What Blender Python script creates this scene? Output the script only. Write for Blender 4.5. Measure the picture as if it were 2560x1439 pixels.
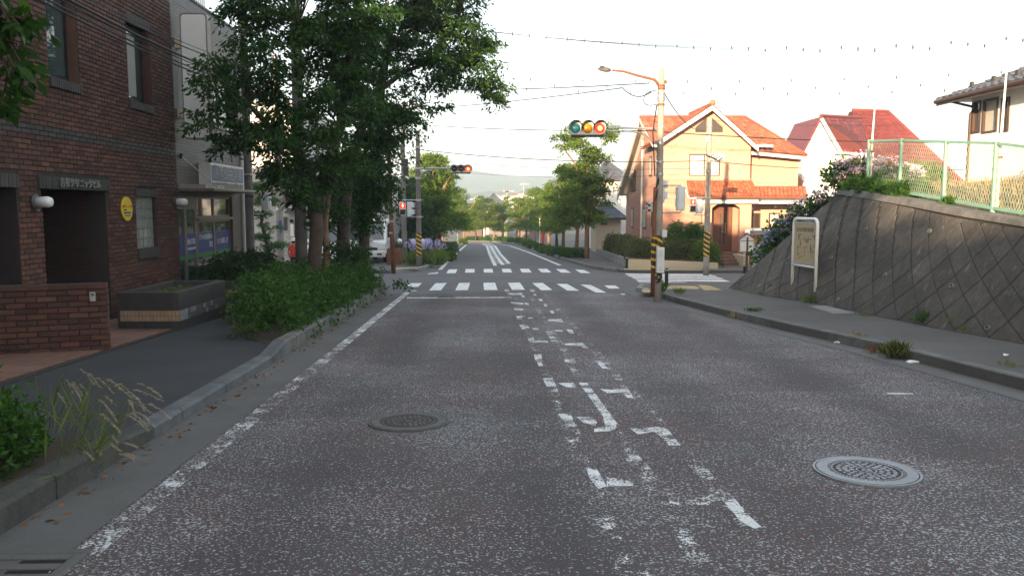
import bpy, bmesh, math, random
import numpy as np
from mathutils import Vector, Matrix, noise
for _o in list(bpy.data.objects): bpy.data.objects.remove(_o)
R = math.radians
SC = bpy.context.scene
C = SC.collection
# ------------------------------------------------------------------ camera, sky, sun, exposure
SLOPE, EYE, FPX = .0283, 1.7, 2050.0
PITCH = math.atan(207.5/FPX)
cd = bpy.data.cameras.new('camera'); cam = bpy.data.objects.new('camera', cd); C.objects.link(cam)
cd.sensor_width = 36; cd.lens = 36*FPX/2560; cd.clip_start = .05; cd.clip_end = 9000
cam.location = (0, 0, EYE); cam.rotation_euler = (R(90)-PITCH, 0, 0)
SC.camera = cam
SUN_EL, SUN_AZ = 8.0, 19.0          # sun low behind the camera, to its left (azimuth of travel from +Y toward +X)
W = bpy.data.worlds.new('World'); SC.world = W; W.use_nodes = True
wn = W.node_tree; bg = wn.nodes['Background']
sky = wn.nodes.new('ShaderNodeTexSky'); sky.sky_type = 'NISHITA'; sky.sun_disc = False
sky.sun_elevation = R(SUN_EL); sky.sun_rotation = R(180+SUN_AZ)
sky.air_density = 1.0; sky.dust_density = 2.0; sky.ozone_density = 1.0; sky.altitude = 50
veil = wn.nodes.new('ShaderNodeMix'); veil.data_type = 'RGBA'; veil.inputs[0].default_value = .6      # thin white evening overcast veiling the blue
wn.links.new(sky.outputs[0], veil.inputs[6]); veil.inputs[7].default_value = (2.05,2.1,2.2,1)
wn.links.new(veil.outputs[2], bg.inputs[0]); bg.inputs[1].default_value = .15
sl = bpy.data.lights.new('sun', 'SUN'); sl.energy = 4.7; sl.angle = R(.6); sl.color = (1, .72, .44)
sun = bpy.data.objects.new('sun', sl); C.objects.link(sun)
sd = Vector((math.sin(R(SUN_AZ))*math.cos(R(SUN_EL)), math.cos(R(SUN_AZ))*math.cos(R(SUN_EL)), -math.sin(R(SUN_EL))))
sun.rotation_euler = sd.to_track_quat('-Z', 'Y').to_euler(); sun.location = (-40, -60, 40)
vs = SC.view_settings; vs.view_transform = 'Standard'; vs.look = 'None'; vs.gamma = 1; vs.use_curve_mapping = False
vs.exposure = 2.0
SC.render.engine = 'CYCLES'
cy = SC.cycles; cy.max_bounces = 6; cy.diffuse_bounces = 3; cy.glossy_bounces = 3; cy.transmission_bounces = 6
cy.transparent_max_bounces = 8; cy.volume_bounces = 1; cy.use_denoising = True
try: cy.denoiser = 'OPENIMAGEDENOISE'
except Exception: pass
# ------------------------------------------------------------------ helpers: place and picture
_s, _c = math.sin(PITCH), math.cos(PITCH)
def ray(px, py):
    u, v = (px-1280)/FPX, (719.5-py)/FPX
    return Vector((u, _c+v*_s, -_s+v*_c))
def gz(y): return -SLOPE*min(max(y, -150), 150)
def G(px, py, h=0):
    d = ray(px, py); t = (h-EYE)/(d.z+SLOPE*d.y)
    return Vector((d.x*t, d.y*t, EYE+d.z*t))
def P(px, py, Y):
    d = ray(px, py); t = Y/d.y
    return Vector((d.x*t, Y, EYE+d.z*t))
def X(px, Y): return (px-1280)/FPX*Y*1.005
def Zr(py, Y): return P(1280, py, Y).z
RD = -.031
def Q(q, Y, h=0): return Vector((q+RD*Y, Y, gz(Y)+h))
ORG = {}
def tag(o, label=None, cat=None, group=None, kind=None):
    if label: o['label'] = label
    if cat: o['category'] = cat
    if group: o['group'] = group
    if kind: o['kind'] = kind
    return o
def thing(name, label, cat, loc, group=None):
    o = bpy.data.objects.new(name, None); C.objects.link(o); o.empty_display_size = .2
    o.location = Vector(loc); ORG[o.name] = Vector(loc)
    return tag(o, label, cat, group)
def org(o): return ORG.get(o.name, Vector((0, 0, 0))) if o else Vector((0, 0, 0))
def link_mesh(name, me, parent=None, origin=None, kind=None):
    o = bpy.data.objects.new(name, me); C.objects.link(o)
    og = Vector(origin) if origin is not None else org(parent)
    if parent: o.parent = parent; o.location = og-org(parent)
    else: o.location = og
    ORG[o.name] = og
    if kind: o['kind'] = kind
    return o
def setmats(me, mats):
    for m in (mats if isinstance(mats, (list, tuple)) else [mats]): me.materials.append(m)
class MB:
    def __init__(s, xf=None): s.v = []; s.f = []; s.m = []; s.xf = xf
    def p(s, p):
        p = Vector(p); s.v.append(s.xf @ p if s.xf else p); return len(s.v)-1
    def face(s, pts, m=0):
        s.f.append([s.p(p) for p in pts]); s.m.append(m); return s
    def box(s, x0, x1, y0, y1, z0, z1, m=0):
        i = [s.p(p) for p in ((x0,y0,z0),(x1,y0,z0),(x1,y1,z0),(x0,y1,z0),(x0,y0,z1),(x1,y0,z1),(x1,y1,z1),(x0,y1,z1))]
        for q in ((0,3,2,1),(4,5,6,7),(0,1,5,4),(1,2,6,5),(2,3,7,6),(3,0,4,7)): s.f.append([i[k] for k in q]); s.m.append(m)
        return s
    def beam(s, a, b, w, h, m=0, up=(0,0,1)):
        a, b = Vector(a), Vector(b); d = (b-a).normalized(); up = Vector(up)
        if abs(d.dot(up)) > .99: up = Vector((0,1,0))
        x = d.cross(up).normalized(); y = x.cross(d)
        q = [(-w/2,-h/2),(w/2,-h/2),(w/2,h/2),(-w/2,h/2)]
        i = [s.p(a+x*u+y*v) for u, v in q]+[s.p(b+x*u+y*v) for u, v in q]
        for k in ((0,3,2,1),(4,5,6,7),(0,1,5,4),(1,2,6,5),(2,3,7,6),(3,0,4,7)): s.f.append([i[j] for j in k]); s.m.append(m)
        return s
    def tube(s, pts, rad, n=8, m=0, caps=True):
        pts = [Vector(p) for p in pts]; rad = rad if isinstance(rad, (list, tuple)) else [rad]*len(pts)
        rings = []; x = None
        for k, p in enumerate(pts):
            d = (pts[min(k+1, len(pts)-1)]-pts[max(k-1, 0)]).normalized()
            if x is None:
                a = Vector((0,0,1)) if abs(d.z) < .9 else Vector((1,0,0))
                x = d.cross(a).normalized()
            else:
                x = (x-d*x.dot(d)); x = x.normalized() if x.length > 1e-6 else d.orthogonal().normalized()
            y = d.cross(x)
            rings.append([s.p(p+(x*math.cos(t)+y*math.sin(t))*rad[k]) for t in (2*math.pi*j/n for j in range(n))])
        for a, b in zip(rings, rings[1:]):
            for j in range(n): s.f.append([a[j], a[(j+1) % n], b[(j+1) % n], b[j]]); s.m.append(m)
        if caps:
            s.f.append(rings[0][::-1]); s.m.append(m); s.f.append(rings[-1]); s.m.append(m)
        return s
    def prism(s, poly, vec, m=0):
        n = len(poly); vec = Vector(vec)
        a = [s.p(p) for p in poly]; b = [s.p(Vector(p)+vec) for p in poly]
        s.f.append(a[::-1]); s.m.append(m); s.f.append(b); s.m.append(m)
        for j in range(n): s.f.append([a[j], a[(j+1) % n], b[(j+1) % n], b[j]]); s.m.append(m)
        return s
    def lathe(s, prof, c=(0,0,0), n=16, m=0, axis='Z'):
        c = Vector(c); rings = []
        def mp(r, t, z):
            u, v = r*math.cos(t), r*math.sin(t)
            return c+(Vector((u, v, z)) if axis == 'Z' else Vector((z, u, v)) if axis == 'X' else Vector((u, z, v)))
        for r, z in prof:
            rings.append([s.p(mp(max(r, 1e-4), 2*math.pi*j/n, z)) for j in range(n)])
        for a, b in zip(rings, rings[1:]):
            for j in range(n): s.f.append([a[j], a[(j+1) % n], b[(j+1) % n], b[j]]); s.m.append(m)
        s.f.append(rings[0][::-1]); s.m.append(m); s.f.append(rings[-1]); s.m.append(m)
        return s
    def ball(s, c, r, n=12, m=0, sq=(1,1,1)):
        k = n//2; c = Vector(c)
        prof = [(math.sin(math.pi*j/k)*r, -math.cos(math.pi*j/k)*r) for j in range(k+1)]
        b = len(s.v); xf = s.xf; s.xf = None
        s.lathe(prof, (0,0,0), n, m)
        for j in range(b, len(s.v)):
            q = s.v[j]; q = c+Vector((q.x*sq[0], q.y*sq[1], q.z*sq[2])); s.v[j] = xf @ q if xf else q
        s.xf = xf; return s
    def build(s, name, mats, parent=None, smooth=False, origin=None, bev=0, kind=None, fix=True):
        if origin is None and parent is None:
            n = len(s.v); lo = min(p.z for p in s.v)
            origin = Vector((sum(p.x for p in s.v)/n, sum(p.y for p in s.v)/n, lo))
        og = Vector(origin) if origin is not None else org(parent)
        me = bpy.data.meshes.new(name); me.from_pydata([p-og for p in s.v], [], s.f)
        setmats(me, mats)
        if max(s.m, default=0): me.polygons.foreach_set('material_index', s.m)
        if fix:
            bm = bmesh.new(); bm.from_mesh(me); bmesh.ops.recalc_face_normals(bm, faces=bm.faces); bm.to_mesh(me); bm.free()
        if smooth: me.polygons.foreach_set('use_smooth', [True]*len(me.polygons))
        me.update()
        o = link_mesh(name, me, parent, og, kind)
        if bev:
            b = o.modifiers.new('bevel', 'BEVEL'); b.width = bev; b.segments = 2; b.limit_method = 'ANGLE'; b.angle_limit = R(40)
        if smooth and not bev:
            try:
                with bpy.context.temp_override(object=o, selected_editable_objects=[o]): pass
            except Exception: pass
        return o
def bez(p0, p1, p2, n=8):
    p0, p1, p2 = map(Vector, (p0, p1, p2))
    return [p0*(1-t)**2+p1*2*t*(1-t)+p2*t*t for t in (k/n for k in range(n+1))]
def sag(a, b, d, n=14):
    a, b = Vector(a), Vector(b)
    return [a.lerp(b, k/n)-Vector((0, 0, 4*d*(k/n)*(1-k/n))) for k in range(n+1)]
# ------------------------------------------------------------------ materials
def _n(nt, t, **kw):
    n = nt.nodes.new(t)
    for k, v in kw.items():
        if k.startswith('i_'): n.inputs[k[2:].replace('_', ' ')].default_value = v
        else: setattr(n, k, v)
    return n
def col4(c): return (c[0], c[1], c[2], 1)
def newmat(name):
    m = bpy.data.materials.new(name); m.use_nodes = True
    nt = m.node_tree; b = nt.nodes['Principled BSDF']
    return m, nt, b
def mixc(nt, fac, a, b, mode='MIX'):
    n = nt.nodes.new('ShaderNodeMix'); n.data_type = 'RGBA'; n.blend_type = mode
    for i, v in ((0, fac), (6, a), (7, b)):
        if hasattr(v, 'is_output') or isinstance(v, bpy.types.NodeSocket): nt.links.new(v, n.inputs[i])
        else: n.inputs[i].default_value = v if i == 0 else (col4(v) if len(v) == 3 else v)
    return n.outputs[2]
def noise_f(nt, scale, detail=4, rough=.55, lo=.35, hi=.65, co=None, dist=0):
    n = _n(nt, 'ShaderNodeTexNoise', i_Scale=scale, i_Detail=detail, i_Roughness=rough, i_Distortion=dist)
    if co: nt.links.new(co, n.inputs['Vector'])
    r = _n(nt, 'ShaderNodeMapRange'); r.inputs[1].default_value = lo; r.inputs[2].default_value = hi
    nt.links.new(n.outputs[0], r.inputs[0]); return r.outputs[0]
def mat(name, c, rough=.65, var=.25, scale=3., bump=0., bscale=40., metal=0., spec=.4, island=0., c2=None, dirt=0., dirtc=(.05,.045,.035), coat=0.):
    m, nt, b = newmat(name)
    co = _n(nt, 'ShaderNodeNewGeometry').outputs['Position'] if True else None
    dark = tuple(x*(1-var) for x in c); lite = tuple(min(1, x*(1+var*.5)) for x in c)
    o = mixc(nt, noise_f(nt, scale, co=co), c2 and col4(c2) or col4(dark), col4(lite))
    o = mixc(nt, .35, o, mixc(nt, noise_f(nt, scale*9, co=co, detail=2), col4(dark), col4(lite)))
    if island:
        g = _n(nt, 'ShaderNodeNewGeometry'); oi = _n(nt, 'ShaderNodeObjectInfo')
        ad = _n(nt, 'ShaderNodeMath', operation='ADD'); nt.links.new(g.outputs['Random Per Island'], ad.inputs[0]); nt.links.new(oi.outputs['Random'], ad.inputs[1])
        fr = _n(nt, 'ShaderNodeMath', operation='FRACT'); nt.links.new(ad.outputs[0], fr.inputs[0])
        mr = _n(nt, 'ShaderNodeMapRange'); mr.inputs[3].default_value = 1-island; mr.inputs[4].default_value = 1+island*.6
        nt.links.new(fr.outputs[0], mr.inputs[0])
        hs = _n(nt, 'ShaderNodeHueSaturation'); nt.links.new(mr.outputs[0], hs.inputs['Value']); nt.links.new(o, hs.inputs['Color'])
        mh = _n(nt, 'ShaderNodeMapRange'); mh.inputs[3].default_value = .5-island*.03; mh.inputs[4].default_value = .5+island*.03
        sq = _n(nt, 'ShaderNodeMath', operation='MULTIPLY'); sq.inputs[1].default_value = 7.3; nt.links.new(fr.outputs[0], sq.inputs[0])
        f2 = _n(nt, 'ShaderNodeMath', operation='FRACT'); nt.links.new(sq.outputs[0], f2.inputs[0]); nt.links.new(f2.outputs[0], mh.inputs[0])
        nt.links.new(mh.outputs[0], hs.inputs['Hue']); o = hs.outputs[0]
    if dirt:
        o = mixc(nt, _mul(nt, noise_f(nt, scale*.6+.7, 6, .7, .45, .75, co), dirt), o, dirtc)
    nt.links.new(o, b.inputs['Base Color'])
    b.inputs['Roughness'].default_value = rough; b.inputs['Metallic'].default_value = metal
    b.inputs['Specular IOR Level'].default_value = spec; b.inputs['Coat Weight'].default_value = coat
    if bump:
        n = _n(nt, 'ShaderNodeTexNoise', i_Scale=bscale, i_Detail=5); nt.links.new(co, n.inputs['Vector'])
        bp = _n(nt, 'ShaderNodeBump', i_Strength=bump, i_Distance=.01)
        nt.links.new(n.outputs[0], bp.inputs['Height']); nt.links.new(bp.outputs[0], b.inputs['Normal'])
    return m
def _mul(nt, a, k):
    n = _n(nt, 'ShaderNodeMath', operation='MULTIPLY'); nt.links.new(a, n.inputs[0])
    if isinstance(k, (int, float)): n.inputs[1].default_value = k
    else: nt.links.new(k, n.inputs[1])
    return n.outputs[0]
def leafmat(name, a, b_, c_=None, trans=.35, rough=.45):
    m, nt, b = newmat(name)
    g = _n(nt, 'ShaderNodeNewGeometry'); oi = _n(nt, 'ShaderNodeObjectInfo')
    ad = _n(nt, 'ShaderNodeMath', operation='ADD'); nt.links.new(g.outputs['Random Per Island'], ad.inputs[0]); nt.links.new(oi.outputs['Random'], ad.inputs[1])
    fr = _n(nt, 'ShaderNodeMath', operation='FRACT'); nt.links.new(ad.outputs[0], fr.inputs[0])
    rp = _n(nt, 'ShaderNodeValToRGB'); e = rp.color_ramp.elements
    e[0].color = col4(a); e[1].color = col4(b_)
    if c_: n = e.new(.9); n.color = col4(b_); e[-1].position = 1; e[-1].color = col4(c_)
    nt.links.new(fr.outputs[0], rp.inputs[0])
    big = noise_f(nt, 1.1, 3, co=g.outputs['Position'])
    o = mixc(nt, _mul(nt, big, .35), rp.outputs[0], tuple(x*1.25 for x in b_))
    nt.links.new(o, b.inputs['Base Color']); b.inputs['Roughness'].default_value = rough; b.inputs['Specular IOR Level'].default_value = .2
    tr = _n(nt, 'ShaderNodeBsdfTranslucent')
    hs = _n(nt, 'ShaderNodeHueSaturation', i_Saturation=1.15, i_Value=1.3); nt.links.new(o, hs.inputs['Color']); nt.links.new(hs.outputs[0], tr.inputs[0])
    mx = _n(nt, 'ShaderNodeMixShader'); mx.inputs[0].default_value = trans
    nt.links.new(b.outputs[0], mx.inputs[1]); nt.links.new(tr.outputs[0], mx.inputs[2])
    nt.links.new(mx.outputs[0], nt.nodes['Material Output'].inputs[0]); return m
def glass(name, c=(.05,.07,.07), rough=.04):
    m, nt, b = newmat(name); b.inputs['Base Color'].default_value = col4(c); b.inputs['Roughness'].default_value = rough
    b.inputs['Specular IOR Level'].default_value = .8; b.inputs['Coat Weight'].default_value = .4; b.inputs['Coat Roughness'].default_value = .02
    return m
def emit(name, c, st, base=(.2,.05,.03)):
    m, nt, b = newmat(name); b.inputs['Base Color'].default_value = col4(base)
    b.inputs['Emission Color'].default_value = col4(c); b.inputs['Emission Strength'].default_value = st; b.inputs['Roughness'].default_value = .2
    return m
def clear(name, c=(.6,.75,.7), alpha=.45):
    m, nt, b = newmat(name); b.inputs['Base Color'].default_value = col4(c); b.inputs['Roughness'].default_value = .03
    b.inputs['Specular IOR Level'].default_value = .7
    t = _n(nt, 'ShaderNodeBsdfTransparent'); t.inputs[0].default_value = (.8,.88,.86,1)
    mx = _n(nt, 'ShaderNodeMixShader'); mx.inputs[0].default_value = 1-alpha
    nt.links.new(b.outputs[0], mx.inputs[1]); nt.links.new(t.outputs[0], mx.inputs[2]); nt.links.new(mx.outputs[0], nt.nodes['Material Output'].inputs[0])
    return m
def thresh(nt, sock, lo, hi):
    r = _n(nt, 'ShaderNodeMapRange'); r.inputs[1].default_value = lo; r.inputs[2].default_value = hi; nt.links.new(sock, r.inputs[0]); return r.outputs[0]
def speckle(nt, co, scale, lo, hi, detail=2, rough=.5):
    n = _n(nt, 'ShaderNodeTexNoise', i_Scale=scale, i_Detail=detail, i_Roughness=rough); nt.links.new(co, n.inputs['Vector'])
    return thresh(nt, n.outputs[0], lo, hi)
def road_speckled():
    m, nt, b = newmat('speckled_asphalt')
    co = _n(nt, 'ShaderNodeNewGeometry').outputs['Position']
    o = mixc(nt, noise_f(nt, 1.3, 6, .6, co=co), (.07,.071,.076), (.095,.096,.10))
    o = mixc(nt, speckle(nt, co, 300, .4, .6), o, (.05,.05,.054))
    big = noise_f(nt, .55, 4, .6, .3, .7, co)
    sx = _n(nt, 'ShaderNodeSeparateXYZ'); nt.links.new(co, sx.inputs[0]); ql = _n(nt, 'ShaderNodeMath', operation='MULTIPLY_ADD'); nt.links.new(sx.outputs['Y'], ql.inputs[0]); ql.inputs[1].default_value = .031; nt.links.new(sx.outputs['X'], ql.inputs[2])
    wv_ = _n(nt, 'ShaderNodeMath', operation='SINE'); nt.links.new(_mul(nt, ql.outputs[0], 3.9), wv_.inputs[0])
    track = _mul(nt, thresh(nt, wv_.outputs[0], -.2, 1.), noise_f(nt, .35, 3, .5, .3, .6, co))      # polished wheel tracks
    o = mixc(nt, _mul(nt, track, .5), o, (.05,.05,.053))
    # pale chips of worn aggregate, with shape of their own, denser in patches
    def frag(scale, bias, lo, off):
        mp = _n(nt, 'ShaderNodeMapping'); mp.inputs['Location'].default_value = (off,off*1.7,0); nt.links.new(co, mp.inputs['Vector'])
        n1 = _n(nt, 'ShaderNodeTexNoise', i_Scale=scale, i_Detail=2.5, i_Roughness=.62); nt.links.new(mp.outputs[0], n1.inputs['Vector'])
        ad = _n(nt, 'ShaderNodeMath', operation='ADD'); nt.links.new(n1.outputs[0], ad.inputs[0]); nt.links.new(_mul(nt, bias, .085), ad.inputs[1])
        sb = _n(nt, 'ShaderNodeMath', operation='SUBTRACT'); nt.links.new(ad.outputs[0], sb.inputs[0]); nt.links.new(_mul(nt, track, .04), sb.inputs[1])
        return thresh(nt, sb.outputs[0], lo, lo+.03)
    o = mixc(nt, _mul(nt, frag(52, noise_f(nt, .8, 3, .5, .3, .7, co), .575, 5.3), .75), o, (.12,.047,.042))
    o = mixc(nt, _mul(nt, frag(58, big, .618, 0.), .9), o, (.40,.42,.44))
    o = mixc(nt, _mul(nt, frag(120, big, .66, 9.1), .7), o, (.30,.31,.32))
    crk = _n(nt, 'ShaderNodeTexVoronoi', i_Scale=.55); crk.feature = 'DISTANCE_TO_EDGE'; wob = _n(nt, 'ShaderNodeMapping'); nz = _n(nt, 'ShaderNodeTexNoise', i_Scale=2.5, i_Detail=4); nt.links.new(co, nz.inputs['Vector'])
    vm = _n(nt, 'ShaderNodeVectorMath', operation='MULTIPLY_ADD'); nt.links.new(nz.outputs['Color'], vm.inputs[0]); vm.inputs[1].default_value = (.5,.5,.5); nt.links.new(co, vm.inputs[2]); nt.links.new(vm.outputs[0], crk.inputs['Vector'])
    o = mixc(nt, _mul(nt, _mul(nt, thresh(nt, crk.outputs['Distance'], .006, .001), noise_f(nt, .3, 2, .5, .5, .6, co)), .6), o, (.03,.03,.03))
    nt.links.new(o, b.inputs['Base Color']); b.inputs['Roughness'].default_value = .82; b.inputs['Specular IOR Level'].default_value = .3
    n = _n(nt, 'ShaderNodeTexNoise', i_Scale=130, i_Detail=3); nt.links.new(co, n.inputs['Vector'])
    bp = _n(nt, 'ShaderNodeBump', i_Strength=.6, i_Distance=.006); nt.links.new(n.outputs[0], bp.inputs['Height']); nt.links.new(bp.outputs[0], b.inputs['Normal'])
    return m
def asphalt(name, c, fine=.35, sp=.25):
    m, nt, b = newmat(name); co = _n(nt, 'ShaderNodeNewGeometry').outputs['Position']
    o = mixc(nt, noise_f(nt, .7, 6, .65, co=co), tuple(x*.82 for x in c), tuple(x*1.15 for x in c))
    o = mixc(nt, _mul(nt, speckle(nt, co, 150, .55, .7), sp), o, tuple(min(1, x*2.4) for x in c))
    o = mixc(nt, _mul(nt, speckle(nt, co, 210, .5, .62), fine), o, tuple(x*.5 for x in c))
    nt.links.new(o, b.inputs['Base Color']); b.inputs['Roughness'].default_value = .85; b.inputs['Specular IOR Level'].default_value = .3
    n = _n(nt, 'ShaderNodeTexNoise', i_Scale=160, i_Detail=3); nt.links.new(co, n.inputs['Vector'])
    bp = _n(nt, 'ShaderNodeBump', i_Strength=.4, i_Distance=.005); nt.links.new(n.outputs[0], bp.inputs['Height']); nt.links.new(bp.outputs[0], b.inputs['Normal'])
    return m
def paint(name, wear, c=(.72,.74,.75), streak=(1,1,1)):
    """road paint with worn-away holes"""
    m, nt, b = newmat(name); co = _n(nt, 'ShaderNodeNewGeometry').outputs['Position']
    mp = _n(nt, 'ShaderNodeMapping'); mp.inputs['Scale'].default_value = streak; nt.links.new(co, mp.inputs['Vector']); co = mp.outputs[0]
    o = mixc(nt, noise_f(nt, 6, 5, .6, co=co), tuple(x*.8 for x in c), c); nt.links.new(o, b.inputs['Base Color'])
    b.inputs['Roughness'].default_value = .6
    big = noise_f(nt, 5, 4, .6, .3, .7, co)
    n = _n(nt, 'ShaderNodeTexNoise', i_Scale=55, i_Detail=4, i_Roughness=.65); nt.links.new(co, n.inputs['Vector'])
    ad = _n(nt, 'ShaderNodeMath', operation='ADD'); nt.links.new(n.outputs[0], ad.inputs[0]); nt.links.new(_mul(nt, big, .35), ad.inputs[1])
    f = thresh(nt, ad.outputs[0], wear, wear+.04)
    t = _n(nt, 'ShaderNodeBsdfTransparent'); mx = _n(nt, 'ShaderNodeMixShader')
    nt.links.new(f, mx.inputs[0]); nt.links.new(t.outputs[0], mx.inputs[1]); nt.links.new(b.outputs[0], mx.inputs[2]); nt.links.new(mx.outputs[0], nt.nodes['Material Output'].inputs[0])
    return m
def stripes(name, a, b_, per=.17, slant=1.0, axis='X'):
    """diagonal hazard stripes wound round a pole"""
    m, nt, b = newmat(name); g = _n(nt, 'ShaderNodeTexCoord'); sx = _n(nt, 'ShaderNodeSeparateXYZ'); nt.links.new(g.outputs['Object'], sx.inputs[0])
    at = _n(nt, 'ShaderNodeMath', operation='ARCTAN2'); nt.links.new(sx.outputs['Y'], at.inputs[0]); nt.links.new(sx.outputs['X'], at.inputs[1])
    k = _mul(nt, at.outputs[0], slant/math.pi/2*2); z = _mul(nt, sx.outputs['Z'], 1/per)
    ad = _n(nt, 'ShaderNodeMath', operation='ADD'); nt.links.new(k, ad.inputs[0]); nt.links.new(z, ad.inputs[1])
    fr = _n(nt, 'ShaderNodeMath', operation='FRACT'); nt.links.new(ad.outputs[0], fr.inputs[0])
    lt = _n(nt, 'ShaderNodeMath', operation='LESS_THAN'); nt.links.new(fr.outputs[0], lt.inputs[0]); lt.inputs[1].default_value = .36
    co = _n(nt, 'ShaderNodeNewGeometry').outputs['Position']
    o = mixc(nt, lt.outputs[0], b_, a); o = mixc(nt, _mul(nt, noise_f(nt, 14, 4, co=co), .3), o, (.06,.05,.04))
    nt.links.new(o, b.inputs['Base Color']); b.inputs['Roughness'].default_value = .5; return m
def tilemat(name, c, grout, w=.2, h=.07, rough=.5):
    """small wall tiles, too small in the picture to be told apart"""
    m, nt, b = newmat(name); g = _n(nt, 'ShaderNodeNewGeometry'); sx = _n(nt, 'ShaderNodeSeparateXYZ'); nt.links.new(g.outputs['Position'], sx.inputs[0])
    ad = _n(nt, 'ShaderNodeMath', operation='ADD'); nt.links.new(sx.outputs['X'], ad.inputs[0]); nt.links.new(sx.outputs['Y'], ad.inputs[1])
    cx = _n(nt, 'ShaderNodeCombineXYZ'); nt.links.new(ad.outputs[0], cx.inputs[0]); nt.links.new(sx.outputs['Z'], cx.inputs[1])
    br = _n(nt, 'ShaderNodeTexBrick', i_Scale=1., i_Mortar_Size=.007); nt.links.new(cx.outputs[0], br.inputs['Vector'])
    br.inputs['Brick Width'].default_value = w; br.inputs['Row Height'].default_value = h
    br.inputs['Color1'].default_value = col4(tuple(x*.82 for x in c)); br.inputs['Color2'].default_value = col4(tuple(x*1.12 for x in c)); br.inputs['Mortar'].default_value = col4(grout)
    o = mixc(nt, _mul(nt, noise_f(nt, 1.2, 5, co=g.outputs['Position']), .3), br.outputs[0], tuple(x*.6 for x in c))
    nt.links.new(o, b.inputs['Base Color']); b.inputs['Roughness'].default_value = rough
    bp = _n(nt, 'ShaderNodeBump', i_Strength=.5, i_Distance=.004); bp.invert = True; nt.links.new(br.outputs['Fac'], bp.inputs['Height']); nt.links.new(bp.outputs[0], b.inputs['Normal'])
    return m
def blockmat():
    m = mat('wall_block', (.10,.092,.083), .92, .4, 1.2, .9, 38, island=.16, dirt=.6, dirtc=(.05,.047,.042)); nt = m.node_tree; b = nt.nodes['Principled BSDF']; lk = b.inputs['Base Color'].links[0].from_socket
    co = _n(nt, 'ShaderNodeNewGeometry').outputs['Position']; mp = _n(nt, 'ShaderNodeMapping'); mp.inputs['Scale'].default_value = (5,5,.55); nt.links.new(co, mp.inputs['Vector'])
    st = noise_f(nt, 1.5, 5, .6, .60, .74, mp.outputs[0]); o = mixc(nt, _mul(nt, st, .55), lk, (.24,.23,.215))
    sk = noise_f(nt, 1.1, 4, .6, .5, .75, mp.outputs[0], 1.5); o = mixc(nt, _mul(nt, sk, .6), o, (.04,.038,.033)); nt.links.new(o, b.inputs['Base Color']); return m
K = {}
K['road'] = road_speckled(); K['asph'] = asphalt('plain_asphalt', (.105,.105,.11)); K['walk'] = asphalt('footway_asphalt', (.05,.052,.056), .4, .2)
K['walkR'] = asphalt('footway_asphalt_old', (.10,.098,.095), .4, .25); K['soil'] = asphalt('soil', (.07,.055,.04), .5, .2)
K['gutter'] = asphalt('gutter_concrete', (.12,.12,.117), .5, .3); K['ground'] = asphalt('ground', (.12,.11,.09))
K['paint'] = paint('road_paint', .62); K['paintx'] = paint('crossing_paint', .50); K['paintworn'] = paint('road_paint_worn', .73); K['paintold'] = paint('road_paint_old', .80)
K['yelpaint'] = mat('tactile_yellow', (.42,.33,.16), .8, .35, 5, .3)
K['conc'] = mat('concrete', (.25,.25,.245), .85, .35, 2.5, .35, 60, dirt=.5); K['kerb'] = mat('kerb_concrete', (.12,.135,.145), .85, .35, 3, .4, 70, dirt=.45)
K['kerbdk'] = mat('kerb_concrete_mossy', (.075,.078,.07), .92, .45, 3, .6, 60, dirt=.7, dirtc=(.03,.034,.024)); K['kerbold'] = mat('kerb_concrete_old', (.155,.155,.15), .9, .4, 3, .5, 70, dirt=.7, dirtc=(.045,.05,.035))
K['block'] = blockmat(); K['joint'] = mat('wall_joint', (.035,.032,.03), .95, .3, 4)
K['brick'] = mat('brown_brick', (.11,.047,.032), .72, .25, 5, .35, 90, island=.45, dirt=.45, dirtc=(.035,.026,.022)); K['brickdk'] = mat('dark_brick', (.05,.047,.045), .6, .2, 5, .3, 90, island=.2)
K['mortar'] = mat('mortar', (.045,.036,.034), .95, .2, 8); K['beige'] = mat('beige_tile', (.36,.25,.16), .5, .2, 6, .15, 80, island=.15)
K['redtile'] = mat('terracotta_paving', (.21,.115,.085), .75, .25, 3, .3, 60, island=.15, dirt=.3)
K['tanwall'] = tilemat('tan_wall_tile', (.12,.103,.088), (.05,.044,.04)); K['tanband'] = tilemat('grey_band_tile', (.12,.12,.135), (.06,.06,.06))
K['white'] = mat('white_paint', (.74,.74,.72), .45, .1, 3, dirt=.12); K['whiteclean'] = mat('white_enamel', (.8,.8,.8), .3, .05, 3)
K['sigbox'] = mat('signal_grey_white', (.62,.66,.68), .35, .1, 4, dirt=.1); K['cream'] = mat('cream_stucco', (.52,.44,.32), .8, .1, 2, .2, 80)
K['salmon'] = mat('salmon_stucco', (.43,.225,.17), .85, .12, 1.5, .3, 90); K['salmon_lit'] = mat('salmon_stucco_lit', (.46,.275,.205), .85, .1, 1.5, .3, 90)  # second stucco is the same salmon, the sun's pale yellow put into its colour
K['orange'] = mat('orange_roof_tile', (.37,.12,.065), .6, .3, 4, .2, 50, island=.3); K['orbase'] = mat('orange_roof_bed', (.2,.06,.03), .8, .3, 4)
K['redroof'] = mat('dark_red_roof_tile', (.17,.038,.038), .55, .25, 4, .2, 50, island=.25); K['redbase'] = mat('dark_red_roof_bed', (.10,.022,.022), .8)
K['slate'] = mat('grey_slate', (.095,.11,.14), .6, .25, 4, .2, 50, island=.25); K['slatebase'] = mat('slate_bed', (.06,.06,.065), .8)
K['stucco'] = mat('white_stucco', (.86,.85,.83), .85, .08, 2, .2, 80); K['brown'] = mat('brown_metal', (.06,.035,.028), .5, .2, 6)
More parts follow.
